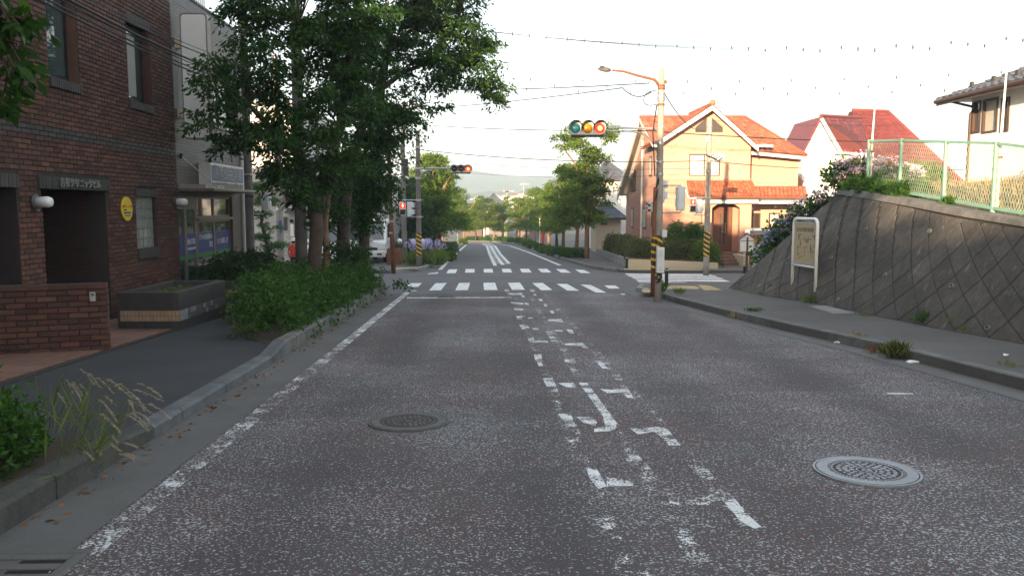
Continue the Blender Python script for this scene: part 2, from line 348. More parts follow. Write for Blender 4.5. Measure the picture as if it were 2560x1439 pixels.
K['wood'] = mat('dark_door_wood', (.13,.05,.025), .45, .35, 9); K['steel'] = mat('galvanised', (.42,.43,.43), .4, .2, 8, metal=.6, spec=.5, dirt=.2)
K['pole'] = mat('concrete_pole', (.33,.30,.26), .8, .25, 3, .25, 70, dirt=.35); K['poledk'] = mat('concrete_pole_dark', (.17,.155,.145), .85, .25, 3, .25, 70, dirt=.35)
K['rust'] = mat('rusty_steel', (.20,.075,.04), .8, .45, 9, .4, 60, dirt=.3); K['black'] = mat('black_plastic', (.018,.018,.02), .5, .2, 6); K['rubber'] = mat('cable_black', (.012,.012,.012), .6, .1)
K['alu'] = mat('brown_aluminium', (.22,.18,.155), .4, .12, 6, metal=.3); K['glass'] = glass('window_glass'); K['glassg'] = glass('shop_glass', (.05,.085,.075), .03)
K['blind'] = mat('window_blind', (.35,.36,.34), .8, .05); K['glassblk'] = glass('glass_block', (.27,.31,.28), .12)
K['greenm'] = mat('green_fence_paint', (.21,.40,.31), .5, .15, 5, dirt=.12); K['wire'] = mat('fence_wire', (.34,.42,.33), .5, .1, 5, metal=.4)
K['bark'] = mat('cherry_bark', (.08,.058,.047), .9, .4, 7, .9, 45); K['barkl'] = mat('pale_bark', (.24,.145,.09), .9, .35, 6, .7, 45); K['twig'] = mat('twig', (.09,.06,.04), .9)
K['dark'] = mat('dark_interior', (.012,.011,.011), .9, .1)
K['leafA'] = leafmat('cherry_leaf', (.016,.045,.012), (.036,.088,.018), (.085,.15,.022), .32)
K['leafB'] = leafmat('street_tree_leaf', (.065,.12,.022), (.125,.19,.035), (.19,.24,.05), .4)
K['leafC'] = leafmat('azalea_leaf', (.025,.07,.016), (.06,.135,.025), (.11,.19,.03), .3)
K['leafD'] = leafmat('dark_evergreen_leaf', (.016,.042,.014), (.035,.075,.02), None, .2)
K['leafH'] = leafmat('hedge_leaf', (.05,.07,.02), (.10,.115,.035), (.13,.11,.05), .2)
K['leafY'] = leafmat('yellow_green_leaf', (.12,.17,.03), (.22,.25,.04), None, .4)
K['grass'] = leafmat('grass_blade', (.06,.11,.025), (.14,.19,.05), (.26,.22,.10), .3); K['dry'] = leafmat('dry_grass', (.22,.17,.09), (.34,.26,.14), (.40,.30,.17), .3)
K['seed'] = leafmat('grass_seed_head', (.30,.27,.2), (.42,.37,.28), None, .35)
K['lilac'] = leafmat('lilac_petal', (.38,.35,.62), (.55,.52,.75), (.65,.62,.8), .4); K['pink'] = leafmat('pink_petal', (.55,.38,.52), (.66,.52,.64), (.6,.6,.75), .35)
K['bluep'] = leafmat('blue_petal', (.30,.30,.62), (.45,.45,.72), (.6,.5,.72), .35); K['litter'] = leafmat('dead_leaf', (.13,.065,.03), (.22,.11,.05), (.3,.17,.08), .1)
K['hazard'] = stripes('hazard_stripes', (.75,.47,.03), (.03,.028,.025)); K['silver'] = mat('silver_car_paint', (.5,.52,.55), .3, .05, 2, metal=.5, coat=.5)
K['yellow'] = mat('yellow_sign', (.62,.50,.04), .4, .06); K['blue'] = mat('blue_sign', (.03,.06,.24), .4, .1); K['green'] = mat('green_band', (.03,.22,.05), .4, .1)
K['signblue'] = mat('faded_blue_sign', (.085,.12,.27), .4, .15, 3); K['signgreen'] = mat('faded_green_sign', (.11,.17,.12), .4, .15, 3)
K['redp'] = mat('red_paint', (.5,.03,.02), .5, .15); K['iron'] = mat('cast_iron', (.27,.29,.32), .45, .25, 12, .3, 80, metal=.35); K['irondk'] = mat('cast_iron_dark', (.05,.045,.045), .8, .3, 12)
K['irond2'] = mat('dusty_iron', (.11,.11,.108), .7, .3, 10, .3, 80, metal=.2); K['lampw'] = mat('lamp_white', (.75,.76,.78), .25, .04)
K['skin'] = mat('skin', (.5,.3,.2), .6, .05); K['hair'] = mat('hair', (.02,.015,.012), .6); K['cloth'] = mat('red_cloth', (.62,.05,.035), .8, .15); K['hat'] = mat('hat_cloth', (.7,.66,.55), .85, .08); K['trous'] = mat('dark_trousers', (.03,.035,.05), .85)
K['map'] = None
# ================================================================== GROUND, ROADS, FOOTWAYS
def pre(o, label, kind='structure'):
    o['kind'] = kind; o['label'] = label; return o
def flat(name, xy, h, m, parent=None, thick=0, label=None):
    b = MB(); top = [(x, y, gz(y)+h) for x, y in xy]
    if thick:
        b.prism([(p[0], p[1], p[2]-thick) for p in top], (0, 0, thick))
    else: b.face(top)
    o = b.build(name, m, parent)
    if label: pre(o, label)
    return o
# ground sheet to the horizon
b = MB(); ys = [-900,-400,-150,-60,0,60,150,300,600,1200,2600,4500]; xs = [-3000,-800,-200,-40,40,200,800,3000]
def gfar(y): return gz(y)-.10
for y0, y1 in zip(ys, ys[1:]):
    for x0, x1 in zip(xs, xs[1:]):
        b.face([(x0,y0,gfar(y0)),(x1,y0,gfar(y0)),(x1,y1,gfar(y1)),(x0,y1,gfar(y1))])
pre(b.build('ground', K['ground'], origin=(0,0,0)), 'earth ground sheet under the whole street')
RK = [(6.9,-60),(6.3,-10),(5.85,3),(5.36,8.5),(5.03,11.2),(4.55,13.4),(4.13,15.7),(3.72,18.6),(3.50,20.6),(3.34,22),(3.62,23.2),(4.1,23.8),(6.5,24.2)]
LK = lambda Y: -2.7+RD*Y
near = [(LK(-60),-60)]+[(x, y) for x, y in RK if y <= 20.7]+[(3.4,21.9),(LK(21.9),21.9)]
road = flat('road', near, 0, K['road'], label='speckled asphalt road running down to the crossing')
FR = [(4.9,30.9),(4.0,31.6),(3.3,34.5),(2.9,40),(2.6,44.6),(1.64,67),(.5,83),(-1.95,99),(-5.9,105),(-14,110)]
FL = [(-4.5,30.8),(-3.7,32.6),(-3.5,34),(-3.7,42),(-4.36,60),(-4.95,84),(-6.2,96),(-9,101),(-16,104.5)]
road2 = flat('road', [(-70,22.6),(-3.6,22.6),(-3.4,21.9),(3.4,21.9),(3.34,22.0),(3.62,23.2),(4.1,23.8),(6.5,24.2),(70,26.5),(70,33.5),(4.9,30.9)]+FR[1:]+FL[::-1]+[(-70,30.5)], 0, K['asph'], label='plain grey asphalt of the crossroads and the road beyond')
# gutters
def strip(name, pts, off, w, h, m, parent):
    """ribbon along pts (x,y), from offset off to off+w on the left side of travel"""
    b = MB(); n = len(pts); L = []
    for k in range(n):
        a = Vector(pts[max(k-1, 0)]); c = Vector(pts[min(k+1, n-1)]); d = (c-a).normalized(); nn = Vector((-d.y, d.x)); p = Vector(pts[k])
        L.append((p+nn*off, p+nn*(off+w)))
    for (a0, a1), (b0, b1) in zip(L, L[1:]):
        b.face([(a0.x,a0.y,gz(a0.y)+h),(b0.x,b0.y,gz(b0.y)+h),(b1.x,b1.y,gz(b1.y)+h),(a1.x,a1.y,gz(a1.y)+h)])
    return b.build(name, m, parent)
leftline = [(LK(y), y) for y in (-40,-10,0,6,11,16,21.5)]
strip('gutter', leftline, -.5, .5, .004, K['gutter'], road)
strip('gutter', RK[1:10], 0, .38, .004, K['gutter'], road)
strip('gutter', RK[8:], 0, .32, .005, K['gutter'], road2)
strip('gutter', FL[1:8], -.35, .35, .004, K['gutter'], road2); strip('gutter', FR[2:9], 0, .35, .004, K['gutter'], road2)
# footways
flat('pavement', [(LK(-60)-.02,-60),(LK(22)-.02,22),(-3.9,23.0),(-5,23.4),(-30,23.4),(-30,18),(-5.6,18),(-5.25,12),(-4.95,-60)], .1, K['walk'], thick=.25, label='dark asphalt footway beside the brick building')
flat('pavement', RK[:9]+[(3.38,22),(3.66,23.15),(4.14,23.75),(6.5,24.15),(30,25.2),(30,22),(9,16),(9.5,-60)], .125, K['walkR'], thick=.25, label='grey asphalt footway below the retaining wall')
flat('pavement', [(-70,30.55),(-4.5,30.85),(-3.75,32.65),(-3.55,34),(-3.75,42),(-4.4,60),(-5.0,84),(-6.25,96),(-9,101.1),(-16,104.6),(-70,104)], .1, K['walkR'], thick=.25, label='footway on the far side of the crossing beyond the hedge')
flat('pavement', [(4.95,31),(4.05,31.7),(3.35,34.6),(2.95,40),(2.65,44.6),(1.7,67),(.56,83),(-1.9,99.1),(-5.9,105.1),(-14,110.1),(20,112),(70,110),(70,33.6)], .1, K['walkR'], thick=.25, label='footway in front of the orange tiled house')
fore = flat('forecourt', [(-5.27,12),(-5.45,18),(-9,18),(-9,4),(-5.1,4)], .112, K['mortar'], thick=.2, label='terracotta tiled forecourt of the brick building')
# forecourt paving tiles, one by one
b_ = MB(); b_.box(-.19,.19,-.19,.19,0,.012); _to = b_.build('paving_tile', K['redtile'], origin=(0,0,0)); tme = _to.data; bpy.data.objects.remove(_to)
n = 0
for iy in range(0, 34):
    for ix in range(0, 9):
        y = 5.2+iy*.39; x = -5.48-.06*(y-5)/7-ix*.39
        if x < -7.3-.02 or y > 17.6: continue
        o = link_mesh('paving_tile', tme, fore, (x, y, gz(y)+.112)); o.rotation_euler = (-math.atan(SLOPE), 0, R(1.8)); n += 1
# kerbs of separate stones
def kerb(label, pts, w, h, L, m, drop=None, side=1, top=0):
    k0 = thing('kerb', label, None, (pts[0][0], pts[0][1], gz(pts[0][1]))); k0['kind'] = 'structure'
    seg = []
    for (x0, y0), (x1, y1) in zip(pts, pts[1:]):
        d = Vector((x1-x0, y1-y0)); n = max(1, round(d.length/L))
        for k in range(n): seg.append((Vector((x0, y0))+d*(k/n), Vector((x0, y0))+d*((k+1)/n)))
    for i, (a, c) in enumerate(seg):
        d = (c-a).normalized(); nn = Vector((-d.y, d.x))*side; a = a+d*.004; c = c-d*.004
        ha, hc = (h, h) if not drop else (drop(a.y), drop(c.y))
        j = random.uniform(-.004, .004)
        b = MB(); pr = [(0,-.15),(0,1),(.025,1.0),(w,1),(w,-.15)]
        def ring(p, hh): 
            q = [(0+j,-.12),(0+j,hh-.025),(.025+j,hh),(w,hh),(w,-.12)]
            return [(p.x+nn.x*u, p.y+nn.y*u, gz(p.y)+z) for u, z in q]
        r0, r1 = ring(a, ha), ring(c, hc)
        for e in range(5): b.face([r0[e], r0[(e+1) % 5], r1[(e+1) % 5], r1[e]])
        b.face(r0); b.face(r1)
        b.build('kerb_stone', m(a.y) if callable(m) else m, k0)
    return k0
def dropL(y):
    if y < 5.6: return .17
    if y < 6.5: return .17-(y-5.6)/.9*.06
    if y < 10.2: return .11
    if y < 10.9: return .11+(y-10.2)/.7*.09
    return .20
kerb('low dropped concrete kerb along the dark footway', [(LK(-8),-8),(LK(5.6),5.6),(LK(6.5),6.5),(LK(10.2),10.2),(LK(10.9),10.9),(LK(22),22)], .17, .15, .62, (lambda y: K['kerbdk'] if y < 5.9 else K['kerb'] if y < 10.3 else K['kerbold']), dropL, 1)
kerb('tall mossy kerb along the footway below the retaining wall', RK[2:9], .16, .135, .62, K['kerbold'], None, -1)
kerb('low rounded kerb at the corner by the signal pole', RK[8:], .14, .13, .5, K['conc'], None, -1)
kerb('kerb stones round the agapanthus bed across the junction', FL[:7], .16, .15, .7, K['conc'], None, 1)
kerb('kerb stones below the clipped shrubs across the junction', FR[1:9], .16, .15, .7, K['kerbold'], None, -1)
soilb = flat('tree_bed', [(LK(11.0)-.17,11.0),(LK(21.6)-.17,21.6),(-4.85,21.6),(-4.8,14.2),(-4.5,13.0),(-4.1,12.2),(-3.6,11.5)], .108, K['soil'], label='bare soil of the tree bed under the hedge')
flat('tree_bed', [(LK(-8)-.17,-8),(LK(6.0)-.17,6.0),(LK(6.0)-.5,6.0),(-3.95,5.3),(-3.9,-8)], .14, K['soil'], label='bare soil bed at the near end of the footway')
# painted markings
def mark(poly, m, zo=None, parent=road, name='lane_marking', h=.004):
    if zo: poly = [(zo[0]+x/zo[2], zo[1]+y/zo[2]) for x, y in poly]
    b = MB(); b.face([G(x, y, h) for x, y in poly]); return b.build(name, m, parent)
ZA = (1200, 700, 1.9475); ZB = (1000, 600, 3.657); ZC = (1560, 420, 4.496)
for p in ([(232,283),(262,281),(266,292),(330,296),(332,305),(266,303),(240,302)],[(262,360),(298,360),(305,395),(270,395)],[(278,398),(300,398),(308,418),(286,418)],
  [(303,476),(355,476),(372,517),(325,517)],[(380,500),(455,498),(470,524),(420,519)],[(380,650),(440,646),(460,690),(464,714),(424,710)],[(470,663),(545,666),(570,690),(562,707),(500,692)],
  [(516,913),(568,913),(616,1002),(577,1014),(533,962)],[(480,498),(522,498),(604,610),(664,690),(664,722),(632,733),(556,738),(556,720),(610,712),(598,660),(543,582)],
  [(378,188),(399,189),(405,204),(330,198),(330,191)],[(420,239),(448,239),(459,260),(437,260)],[(362,242),(402,244),(402,250),(366,249)],[(412,307),(500,305),(528,332),(505,332),(485,318),(415,316)],
  [(558,392),(590,392),(620,427),(598,430)],[(583,528),(640,533),(690,523),(720,526),(748,570),(720,572),(690,546),(620,549)],[(728,719),(800,720),(850,713),(902,713),(942,760),(979,803),(920,803),(870,752),(840,736),(770,750)],
  [(1040,1060),(1100,1053),(1150,1028),(1212,1033),(1252,1075),(1292,1130),(1370,1198),(1340,1208),(1268,1172),(1198,1090),(1175,1066),(1110,1092),(1058,1092)],
  [(118,45),(140,45),(143,55),(122,55)],[(133,62),(205,62),(207,71),(140,71)],[(240,45),(262,45),(268,55),(245,55)],[(258,68),(272,68),(276,75),(262,75)],[(284,91),(302,91),(306,101),(290,101)],[(308,116),(325,116),(330,127),(313,127)],[(340,149),(357,149),(363,161),(347,161)],
  [(145,106),(210,109),(212,118),(160,116)],[(165,136),(217,139),(202,148),(170,147)],[(176,174),(205,174),(206,189),(182,189)],[(191,217),(230,219),(242,233),(205,239)],[(215,108),(237,112),(237,120),(220,119)],[(198,72),(214,72),(220,84),(204,84)],[(255,232),(285,233),(286,240),(258,240)],[(235,182),(255,182),(256,187),(236,187)],[(410,384),(432,384),(436,398),(414,398)]):
    mark(p, K['paint'], ZA)
for p in ([(420,400),(447,402),(505,490),(472,492)],[(645,735),(690,735),(765,850),(790,868),(726,864)],[(755,888),(812,890),(856,948),(800,948)],[(785,955),(866,952),(840,1016),(812,1004)],[(955,1195),(1005,1205),(1070,1260),(1045,1320),(1005,1275)],[(470,850),(520,850),(545,920),(505,920)],[(615,955),(750,980),(745,1000),(615,1002)],
  [(315,245),(345,245),(385,305),(355,308)],[(410,700),(470,700),(500,770),(440,790)],[(360,560),(385,560),(400,640),(372,640)],[(905,1030),(950,1035),(985,1100),(930,1100)],[(590,1190),(640,1195),(700,1260),(640,1260)],[(700,1410),(820,1408),(840,1440),(700,1440)],[(1000,1040),(1050,1045),(1060,1100),(1000,1085)]):
    mark(p, K['paintworn'], ZA, h=.005)
# ghost of the three long lines, nearly worn away
for q0 in (.69, 1.08, 1.5):
    b = MB(); b.face([Q(q0-.06,2.5,.0045),Q(q0+.06,2.5,.0045),Q(q0+.05,21.5,.0045),Q(q0-.05,21.5,.0045)]); b.build('lane_marking', K['paintold'], road)
for y0, y1 in ((3.2,4.9),(4.9,8.2),(8.2,11.5),(11.5,15),(15,21.6)):
    b = MB(); w = .075
    b.face([Q(-2.1-w,y0,.005),Q(-2.1+w,y0,.005),Q(-2.1+w,y1,.005),Q(-2.1-w,y1,.005)]); b.build('edge_line', K['paintworn'] if y0 < 11 else K['paint'], road)
for p in ([(80,393),(200,392),(165,427),(62,427)],[(325,393),(427,390),(375,458),(263,460)],[(540,391),(640,390),(620,456),(505,458)],[(762,390),(868,388),(893,455),(768,455)],[(985,390),(1095,387),(1143,453),(1025,455)],[(1208,392),(1305,390),(1393,455),(1292,458)],[(1430,398),(1530,400),(1640,463),(1530,460)],[(1648,405),(1740,408),(1890,480),(1790,478)],[(1868,413),(1970,415),(2008,440),(1910,443)],
  [(253,305),(350,293),(345,305),(260,310)],[(445,268),(525,266),(508,302),(423,303)],[(600,264),(683,263),(680,297),(594,297)],[(765,263),(845,262),(852,296),(766,296)],[(930,262),(1010,262),(1026,295),(940,295)],[(1095,262),(1178,262),(1205,295),(1115,295)],[(1260,262),(1345,262),(1385,295),(1295,295)],[(1425,264),(1510,266),(1565,298),(1470,296)],[(1600,268),(1680,271),(1745,303),(1650,300)]):
    mark(p, K['paintx'], ZB, road2, 'crossing_stripe')
mark([(60,522),(1020,519),(1024,528),(62,531)], K['paint'], ZB, road, 'stop_line')
mark([(105,459),(150,459),(150,467),(100,467)], K['paint'], ZB, road2, 'edge_line'); mark([(2008,488),(2040,488),(2068,498),(2035,500)], K['paint'], ZB, road2, 'edge_line')
for p in ([(10,1185),(950,1190),(1000,1203),(30,1199)],[(38,1204),(1020,1209),(1055,1222),(60,1217)],[(75,1223),(1075,1231),(1125,1246),(110,1238)],[(115,1248),(1135,1256),(1190,1275),(150,1261)],[(150,1267),(700,1277),(712,1288),(165,1280)]):
    mark(p, K['paintx'], ZC, road2, 'crossing_stripe', h=.0045)
for p in ([(190,1375),(250,1345),(330,1370),(320,1395),(230,1400)],[(440,1318),(800,1325),(860,1345),(820,1360),(430,1352)],[(830,1312),(960,1320),(1110,1370),(900,1372)]):
    mark(p, K['yelpaint'], ZC, None, 'tactile_paving', h=.13)['kind'] = 'structure'
for o in [o for o in C.objects if o.name.startswith('tactile_paving')]: o['label'] = 'worn yellow tactile paving at the dropped corner'
o = mark([(10,1122),(870,1136),(880,1146),(0,1140)], K['yelpaint'], ZC, None, 'tactile_paving', h=.106); o['kind'] = 'structure'; o['label'] = 'yellow tactile paving across the side street'
o = mark([(985,674.5),(1046,672),(1040,667),(990,669)], K['yelpaint'], None, None, 'tactile_paving', h=.106); o['kind'] = 'structure'; o['label'] = 'yellow tactile paving by the agapanthus'
# far road lines
def pline(pts, w, m, name='lane_marking', h=.0045):
    return strip(name, pts, -w/2, w, h, m, road2)
GX = lambda px, py: tuple(G(px,py))[:2]
LFL = [GX(*p) for p in ((1100,674),(1120,653),(1148,627),(1162,615),(1166,612))]+[(-7.6,92),(-11,97)]
RFL = [GX(*p) for p in ((1400,663),(1369,650),(1320,630),(1275,614.5),(1240,608.5),(1205,606.2),(1165,605.6))]
pline(LFL, .17, K['paintx'], 'edge_line'); pline(RFL, .17, K['paintx'], 'edge_line')
CEN = [[GX(*p) for p in l] for l in (((1238,664),(1224,635),(1217,615),(1206,609.5),(1165,607)),((1257,662),(1238,635),(1227,615),(1212,608.5),(1165,606.6)),((1273,659),(1251,635),(1238,615),(1220,608),(1165,606.2)))]
for c_ in CEN: pline(c_, .17, K['paintx'])
for k in range(36):
    y = 36.5+k*1.25; f = (y-36)/7.6 if y < 43.6 else None
    if not CEN[1][0][1] < y < CEN[1][2][1]: continue
    i_ = 0 if y < CEN[1][1][1] else 1; (xa_,ya_), (xb_,yb_) = CEN[1][i_], CEN[1][i_+1]; xc = xa_+(xb_-xa_)*(y-ya_)/(yb_-ya_)
    for s in (-1, 1):
        b = MB(); b.face([(xc+s*.1,y,gz(y)+.006),(xc+s*.36,y+.25,gz(y)+.006),(xc+s*.36,y+.55,gz(y)+.006),(xc+s*.1,y+.3,gz(y)+.006)]); b.build('lane_marking', K['paint'], road2)
# manholes
def manhole(label, c, r, mt, mdk, seed, orn=True):
    t = thing('manhole_cover', label, 'manhole cover', c); rg = random.Random(seed)
    xf = Matrix.Translation(c) @ Matrix.Rotation(-math.atan(SLOPE), 4, 'X')
    b = MB(xf); b.lathe([(r*.955,-.02),(r*.955,.011),(r,.011),(r,-.02)], n=48); b.build('frame', mt, t)
    b = MB(xf); b.lathe([(r*.72,-.02),(r*.72,.0125),(r*.93,.0125),(r*.93,-.02)], n=48); b.build('rim', mt, t)
    b = MB(xf); b.lathe([(0,-.02),(0,.006),(r*.96,.006),(r*.96,-.02)], n=40); b.build('cover', mdk, t)
    b = MB(xf); b.lathe([(r*.63,0),(r*.63,.0125),(r*.655,.0125),(r*.655,0)], n=40); b.lathe([(r*.17,0),(r*.17,.0125),(r*.2,.0125),(r*.2,0)], n=24); b.build('ring', mt, t)
    b = MB(xf)
    for ring, cnt, sz in ((.07,5,.045),(.28,13,.055),(.40,19,.055),(.52,25,.05)):
        for k in range(cnt):
            a = 2*math.pi*k/cnt+ring*9; cx, cy_ = r*ring*math.cos(a), r*ring*math.sin(a); s = r*sz*rg.uniform(.8,1.1)
            poly = [(cx+s*math.cos(a+q)*rg.uniform(.85,1.2), cy_+s*math.sin(a+q)*rg.uniform(.85,1.2), .006) for q in (0,1.05,2.1,3.14,4.2,5.25)]
            b.prism(poly, (0,0,.0065))
    for k in range(60):
        a = 2*math.pi*k/60
        if k % 15 == 0: continue
        b.prism([(r*u*math.cos(a+v), r*u*math.sin(a+v), .006) for u, v in ((.665,-.02),(.71,-.02),(.71,.02),(.665,.02))], (0,0,.006))
    b.build('studs', mt, t, kind='stuff')
    return t
manhole('clean pale round manhole cover in the oncoming lane', G(2166,1178,.002), .355, K['iron'], K['irondk'], 1)
manhole('dusty worn round manhole cover in the near lane', G(1022,1054,.002), .355, K['irond2'], K['irondk'], 2)
manhole('round manhole cover lying beside the stop line', G(1115,741,.002), .33, K['irond2'], K['irondk'], 3)
# drain grate, bottom corner
gp = G(20,1425,.004); t = thing('drain_grate', 'slotted concrete drain grate in the gutter', 'drain', gp)
b = MB(); x0, x1, y0, y1 = gp.x-.45, gp.x+.30, gp.y-.22, gp.y+.22; zz = gp.z
xf = Matrix.Translation(gp) @ Matrix.Rotation(R(1.8), 4, 'Z') @ Matrix.Rotation(-math.atan(SLOPE), 4, 'X')
b = MB(xf); b.box(-.45,.3,.19,.25,-.05,.012); b.box(-.45,.3,-.6,-.54,-.05,.012); b.box(.24,.3,-.54,.19,-.05,.012); b.build('frame', K['gutter'], t, bev=.008)
b = MB(xf); b.box(-.46,.24,-.54,.19,-.05,.0); b.build('pit', K['dark'], t)
for k in range(6):
    b = MB(xf); y = -.5+k*.125; b.box(-.45,.235,y,y+.07,-.03,.008); b.build('bar', K['gutter'], t, bev=.006)
# bits of litter in the gutters
for i, (px, py, w, lab) in enumerate(((2093,856,.05,'small teal and white wrapper in the gutter'),(2281,905,.09,'crumpled white paper scrap by the gutter weeds'),(2514,888,.05,'tiny white scrap on the grey footway'))):
    c = G(px, py, .01 if i < 2 else .135); b = MB(Matrix.Translation(c) @ Matrix.Rotation(.4*i, 4, 'Z'))
    b.prism([(-w,-w*.4,0),(w,-w*.5,0),(w*.8,w*.4,.005),(0,w*.55,.01),(-w*.9,w*.3,0)], (0,0,.012)); o = b.build('litter_scrap', K['whiteclean']); tag(o, lab, 'litter')
    if i == 0: b = MB(Matrix.Translation(c)); b.box(-.03,.0,-.02,.015,.012,.018); b.build('print', K['greenm'], o)
c = G(2250,983,.006); b = MB(); b.box(c.x-.13,c.x+.13,c.y-.012,c.y+.012,c.z-.004,c.z+.004); tag(b.build('paint_tick', K['paint'], road))
# ================================================================== BRICK BUILDING (left)
def hit(px, py, p0, n):
    d = ray(px, py); o = Vector((0,0,EYE)); n = Vector(n); return o+d*((Vector(p0)-o).dot(n)/d.dot(n))
FA = Vector((-6.516, 0, 0)); FD = Vector((RD, 1, 0)).normalized(); FN = Vector((1, -RD, 0)).normalized()
FX = Matrix.Translation(FA) @ Matrix(((FD.x,-FN.x,0,0),(FD.y,-FN.y,0,0),(0,0,1,0),(0,0,0,1)))   # x along the street, -y out to the road, z up
def fs(px, py=512, off=0):
    q = hit(px, py, FA+FN*off, FN); return (q-FA).dot(FD)
def fz(px, py, off=0): return hit(px, py, FA+FN*off, FN).z
def FW(s, y, z): return FX @ Vector((s, y, z))
def cells(b, s0, s1, z0, z1, ops, y0, y1, m=0):
    ss = sorted({s0, s1}|{v for o in ops for v in o[:2] if s0 < v < s1}); zs = sorted({z0, z1}|{v for o in ops for v in o[2:4] if z0 < v < z1})
    for a, c in zip(ss, ss[1:]):
        for e, f in zip(zs, zs[1:]):
            ms, mz = (a+c)/2, (e+f)/2
            if any(o[0] < ms < o[1] and o[2] < mz < o[3] for o in ops): continue
            b.box(a, c, y0, y1, e, f, m)
def text(body, size, xf, m, parent, name='lettering', ext=.004, align='CENTER', sx=1.):
    cu = bpy.data.curves.new(name, 'FONT'); cu.body = body; cu.size = size; cu.extrude = ext; cu.align_x = align; cu.align_y = 'CENTER'; cu.resolution_u = 2
    to = bpy.data.objects.new('tmp', cu); C.objects.link(to)
    dg = bpy.context.evaluated_depsgraph_get(); me = bpy.data.meshes.new_from_object(to.evaluated_get(dg)); bpy.data.objects.remove(to)
    og = org(parent); me.transform(Matrix.Translation(-og) @ xf @ Matrix.Diagonal((sx,1,1,1))); me.name = name
    me.materials.clear(); setmats(me, m); return link_mesh(name, me, parent)
def TX(s, y, z): # text frame on the street facade: reads along +s, faces the road
    return Matrix.Translation(FW(s, y, z)) @ Matrix(((FD.x,0,FN.x,0),(FD.y,0,FN.y,0),(0,1,0,0),(0,0,0,1)))
S1, S2 = 11.0, fs(453, 690)                       # visible near end, far corner
Sw = fs(612, 600)
d0, d1 = fs(110, 580), fs(270, 580)               # doorway
dz = fz(115, 472); lz = fz(110, 440)
e1 = fs(50, 600)                                  # far edge of the first opening
wz0, wz1 = 3.62, 5.02
w1 = (fs(122,150), fs(192,150)); w2 = (fs(321,180), fs(374,180)); gb = (fs(343,560), fs(390,560), fz(345,622), fz(345,492))
OPS = [(d0,d1,-1.,dz),(9.3,e1,-1.,dz),(w1[0],w1[1],wz0,wz1),(w2[0],w2[1],wz0,wz1),gb,(8.6,9.6,wz0,wz1)]
TOP = 8.0
bb = thing('brick_building', 'three storey brown brick clinic building with dark bands and a deep dark doorway', 'building', (FW(13, 3, gz(13))))
wall = MB(FX); cells(wall, 7, S2, -.8, TOP, OPS, .012, .3); wall.box(7, S2, 6, 6.3, -.8, TOP); wall.box(7, S2, .3, 6, TOP-.3, TOP-.01); wall.box(7,7.3,.3,6,-.8,TOP-.31); wall.box(S2-.25,S2-.004,.3,6,-.8,TOP-.31)
wall = wall.build('wall', K['mortar'], bb)
bmesh_cache = {}
def brick_mesh(w, h, d, m):
    k = (round(w,3), round(h,3), round(d,3), m.name)
    if k not in bmesh_cache:
        b = MB(); e = .004
        b.v = [Vector(p) for p in ((0,0,0),(w,0,0),(w,0,h),(0,0,h),(e,-d,e),(w-e,-d,e),(w-e,-d,h-e),(e,-d,h-e))]
        b.f = [[4,5,6,7],[0,1,5,4],[1,2,6,5],[2,3,7,6],[3,0,4,7]]; b.m = [0]*5
        o = b.build('brick', m, origin=(0,0,0)); bmesh_cache[k] = o.data; bpy.data.objects.remove(o)
    return bmesh_cache[k]
def bricks(parent, xf, s0, s1, z0, z1, ops, matf, L=.235, Hh=.074, j=.012, d=.014, keep=300, ybase=.012, key=None, stack=False, name='brick'):
    rows = []; r = 0; z = z0
    while z < z1-.02:
        s = s0-(0 if stack else (r % 2)*L/2)
        while s < s1:
            a, c = max(s, s0), min(s+L-j, s1); h = min(Hh-j, z1-z)
            segs = [(a, c)]
            for o in ops:
                if o[2]-.02 < z+h/2 < o[3]+.02:
                    ns = []
                    for p, q in segs:
                        if q <= o[0] or p >= o[1]: ns.append((p, q))
                        else:
                            if p < o[0]: ns.append((p, o[0]))
                            if q > o[1]: ns.append((o[1], q))
                    segs = ns
            for p, q in segs:
                if q-p > .02: rows.append((p, z, q-p, h, matf(z+h/2)))
            s += L
        z += Hh; r += 1
    key = key or (lambda t: (xf @ Vector((t[0], 0, t[1]))-Vector((0,0,EYE))).length)
    rows.sort(key=key); M3 = xf.to_3x3().to_4x4()
    for p, z, w, h, m in rows[:keep]:
        me = brick_mesh(w, h, d, m); o = link_mesh(name, me, parent, xf @ Vector((p, ybase, z))); o.rotation_euler = M3.to_euler()
    rest = {}
    for p, z, w, h, m in rows[keep:]: rest.setdefault(m.name, (m, []))[1].append((p, z, w, h))
    for m, lst in rest.values():
        b = MB(xf); e = .004
        for p, z, w, h in lst:
            i = [b.p(q) for q in ((p,ybase,z),(p+w,ybase,z),(p+w,ybase,z+h),(p,ybase,z+h),(p+e,ybase-d,z+e),(p+w-e,ybase-d,z+e),(p+w-e,ybase-d,z+h-e),(p+e,ybase-d,z+h-e))]
            for f in ([4,5,6,7],[0,1,5,4],[1,2,6,5],[2,3,7,6],[3,0,4,7]): b.f.append([i[k] for k in f]); b.m.append(0)
        b.build(name+'work', m, parent, kind='stuff', fix=False)
bandz = (fz(5,331), fz(5,293))
def bmat(z): return K['brickdk'] if bandz[0] < z < bandz[1] or 5.78 < z < 6.12 else K['brick']
OPB = OPS+[(d0-.12,d1+.12,dz-.3,lz+.01),(8,e1+.05,dz-.3,lz+.01)]+[(w[0]-.02,w[1]+.06,wz0-.17,wz1+.02) for w in (w1,w2)]+[(gb[0]-.03,gb[1]+.06,gb[2]-.2,gb[3]+.16)]
inview = lambda t: (0 if (FX @ Vector((t[0],0,t[1]))).x/(FX @ Vector((t[0],0,t[1]))).y > -.624 and t[1] < 5.6 else 100)+(FX @ Vector((t[0], 0, t[1]))-Vector((0,0,EYE))).length
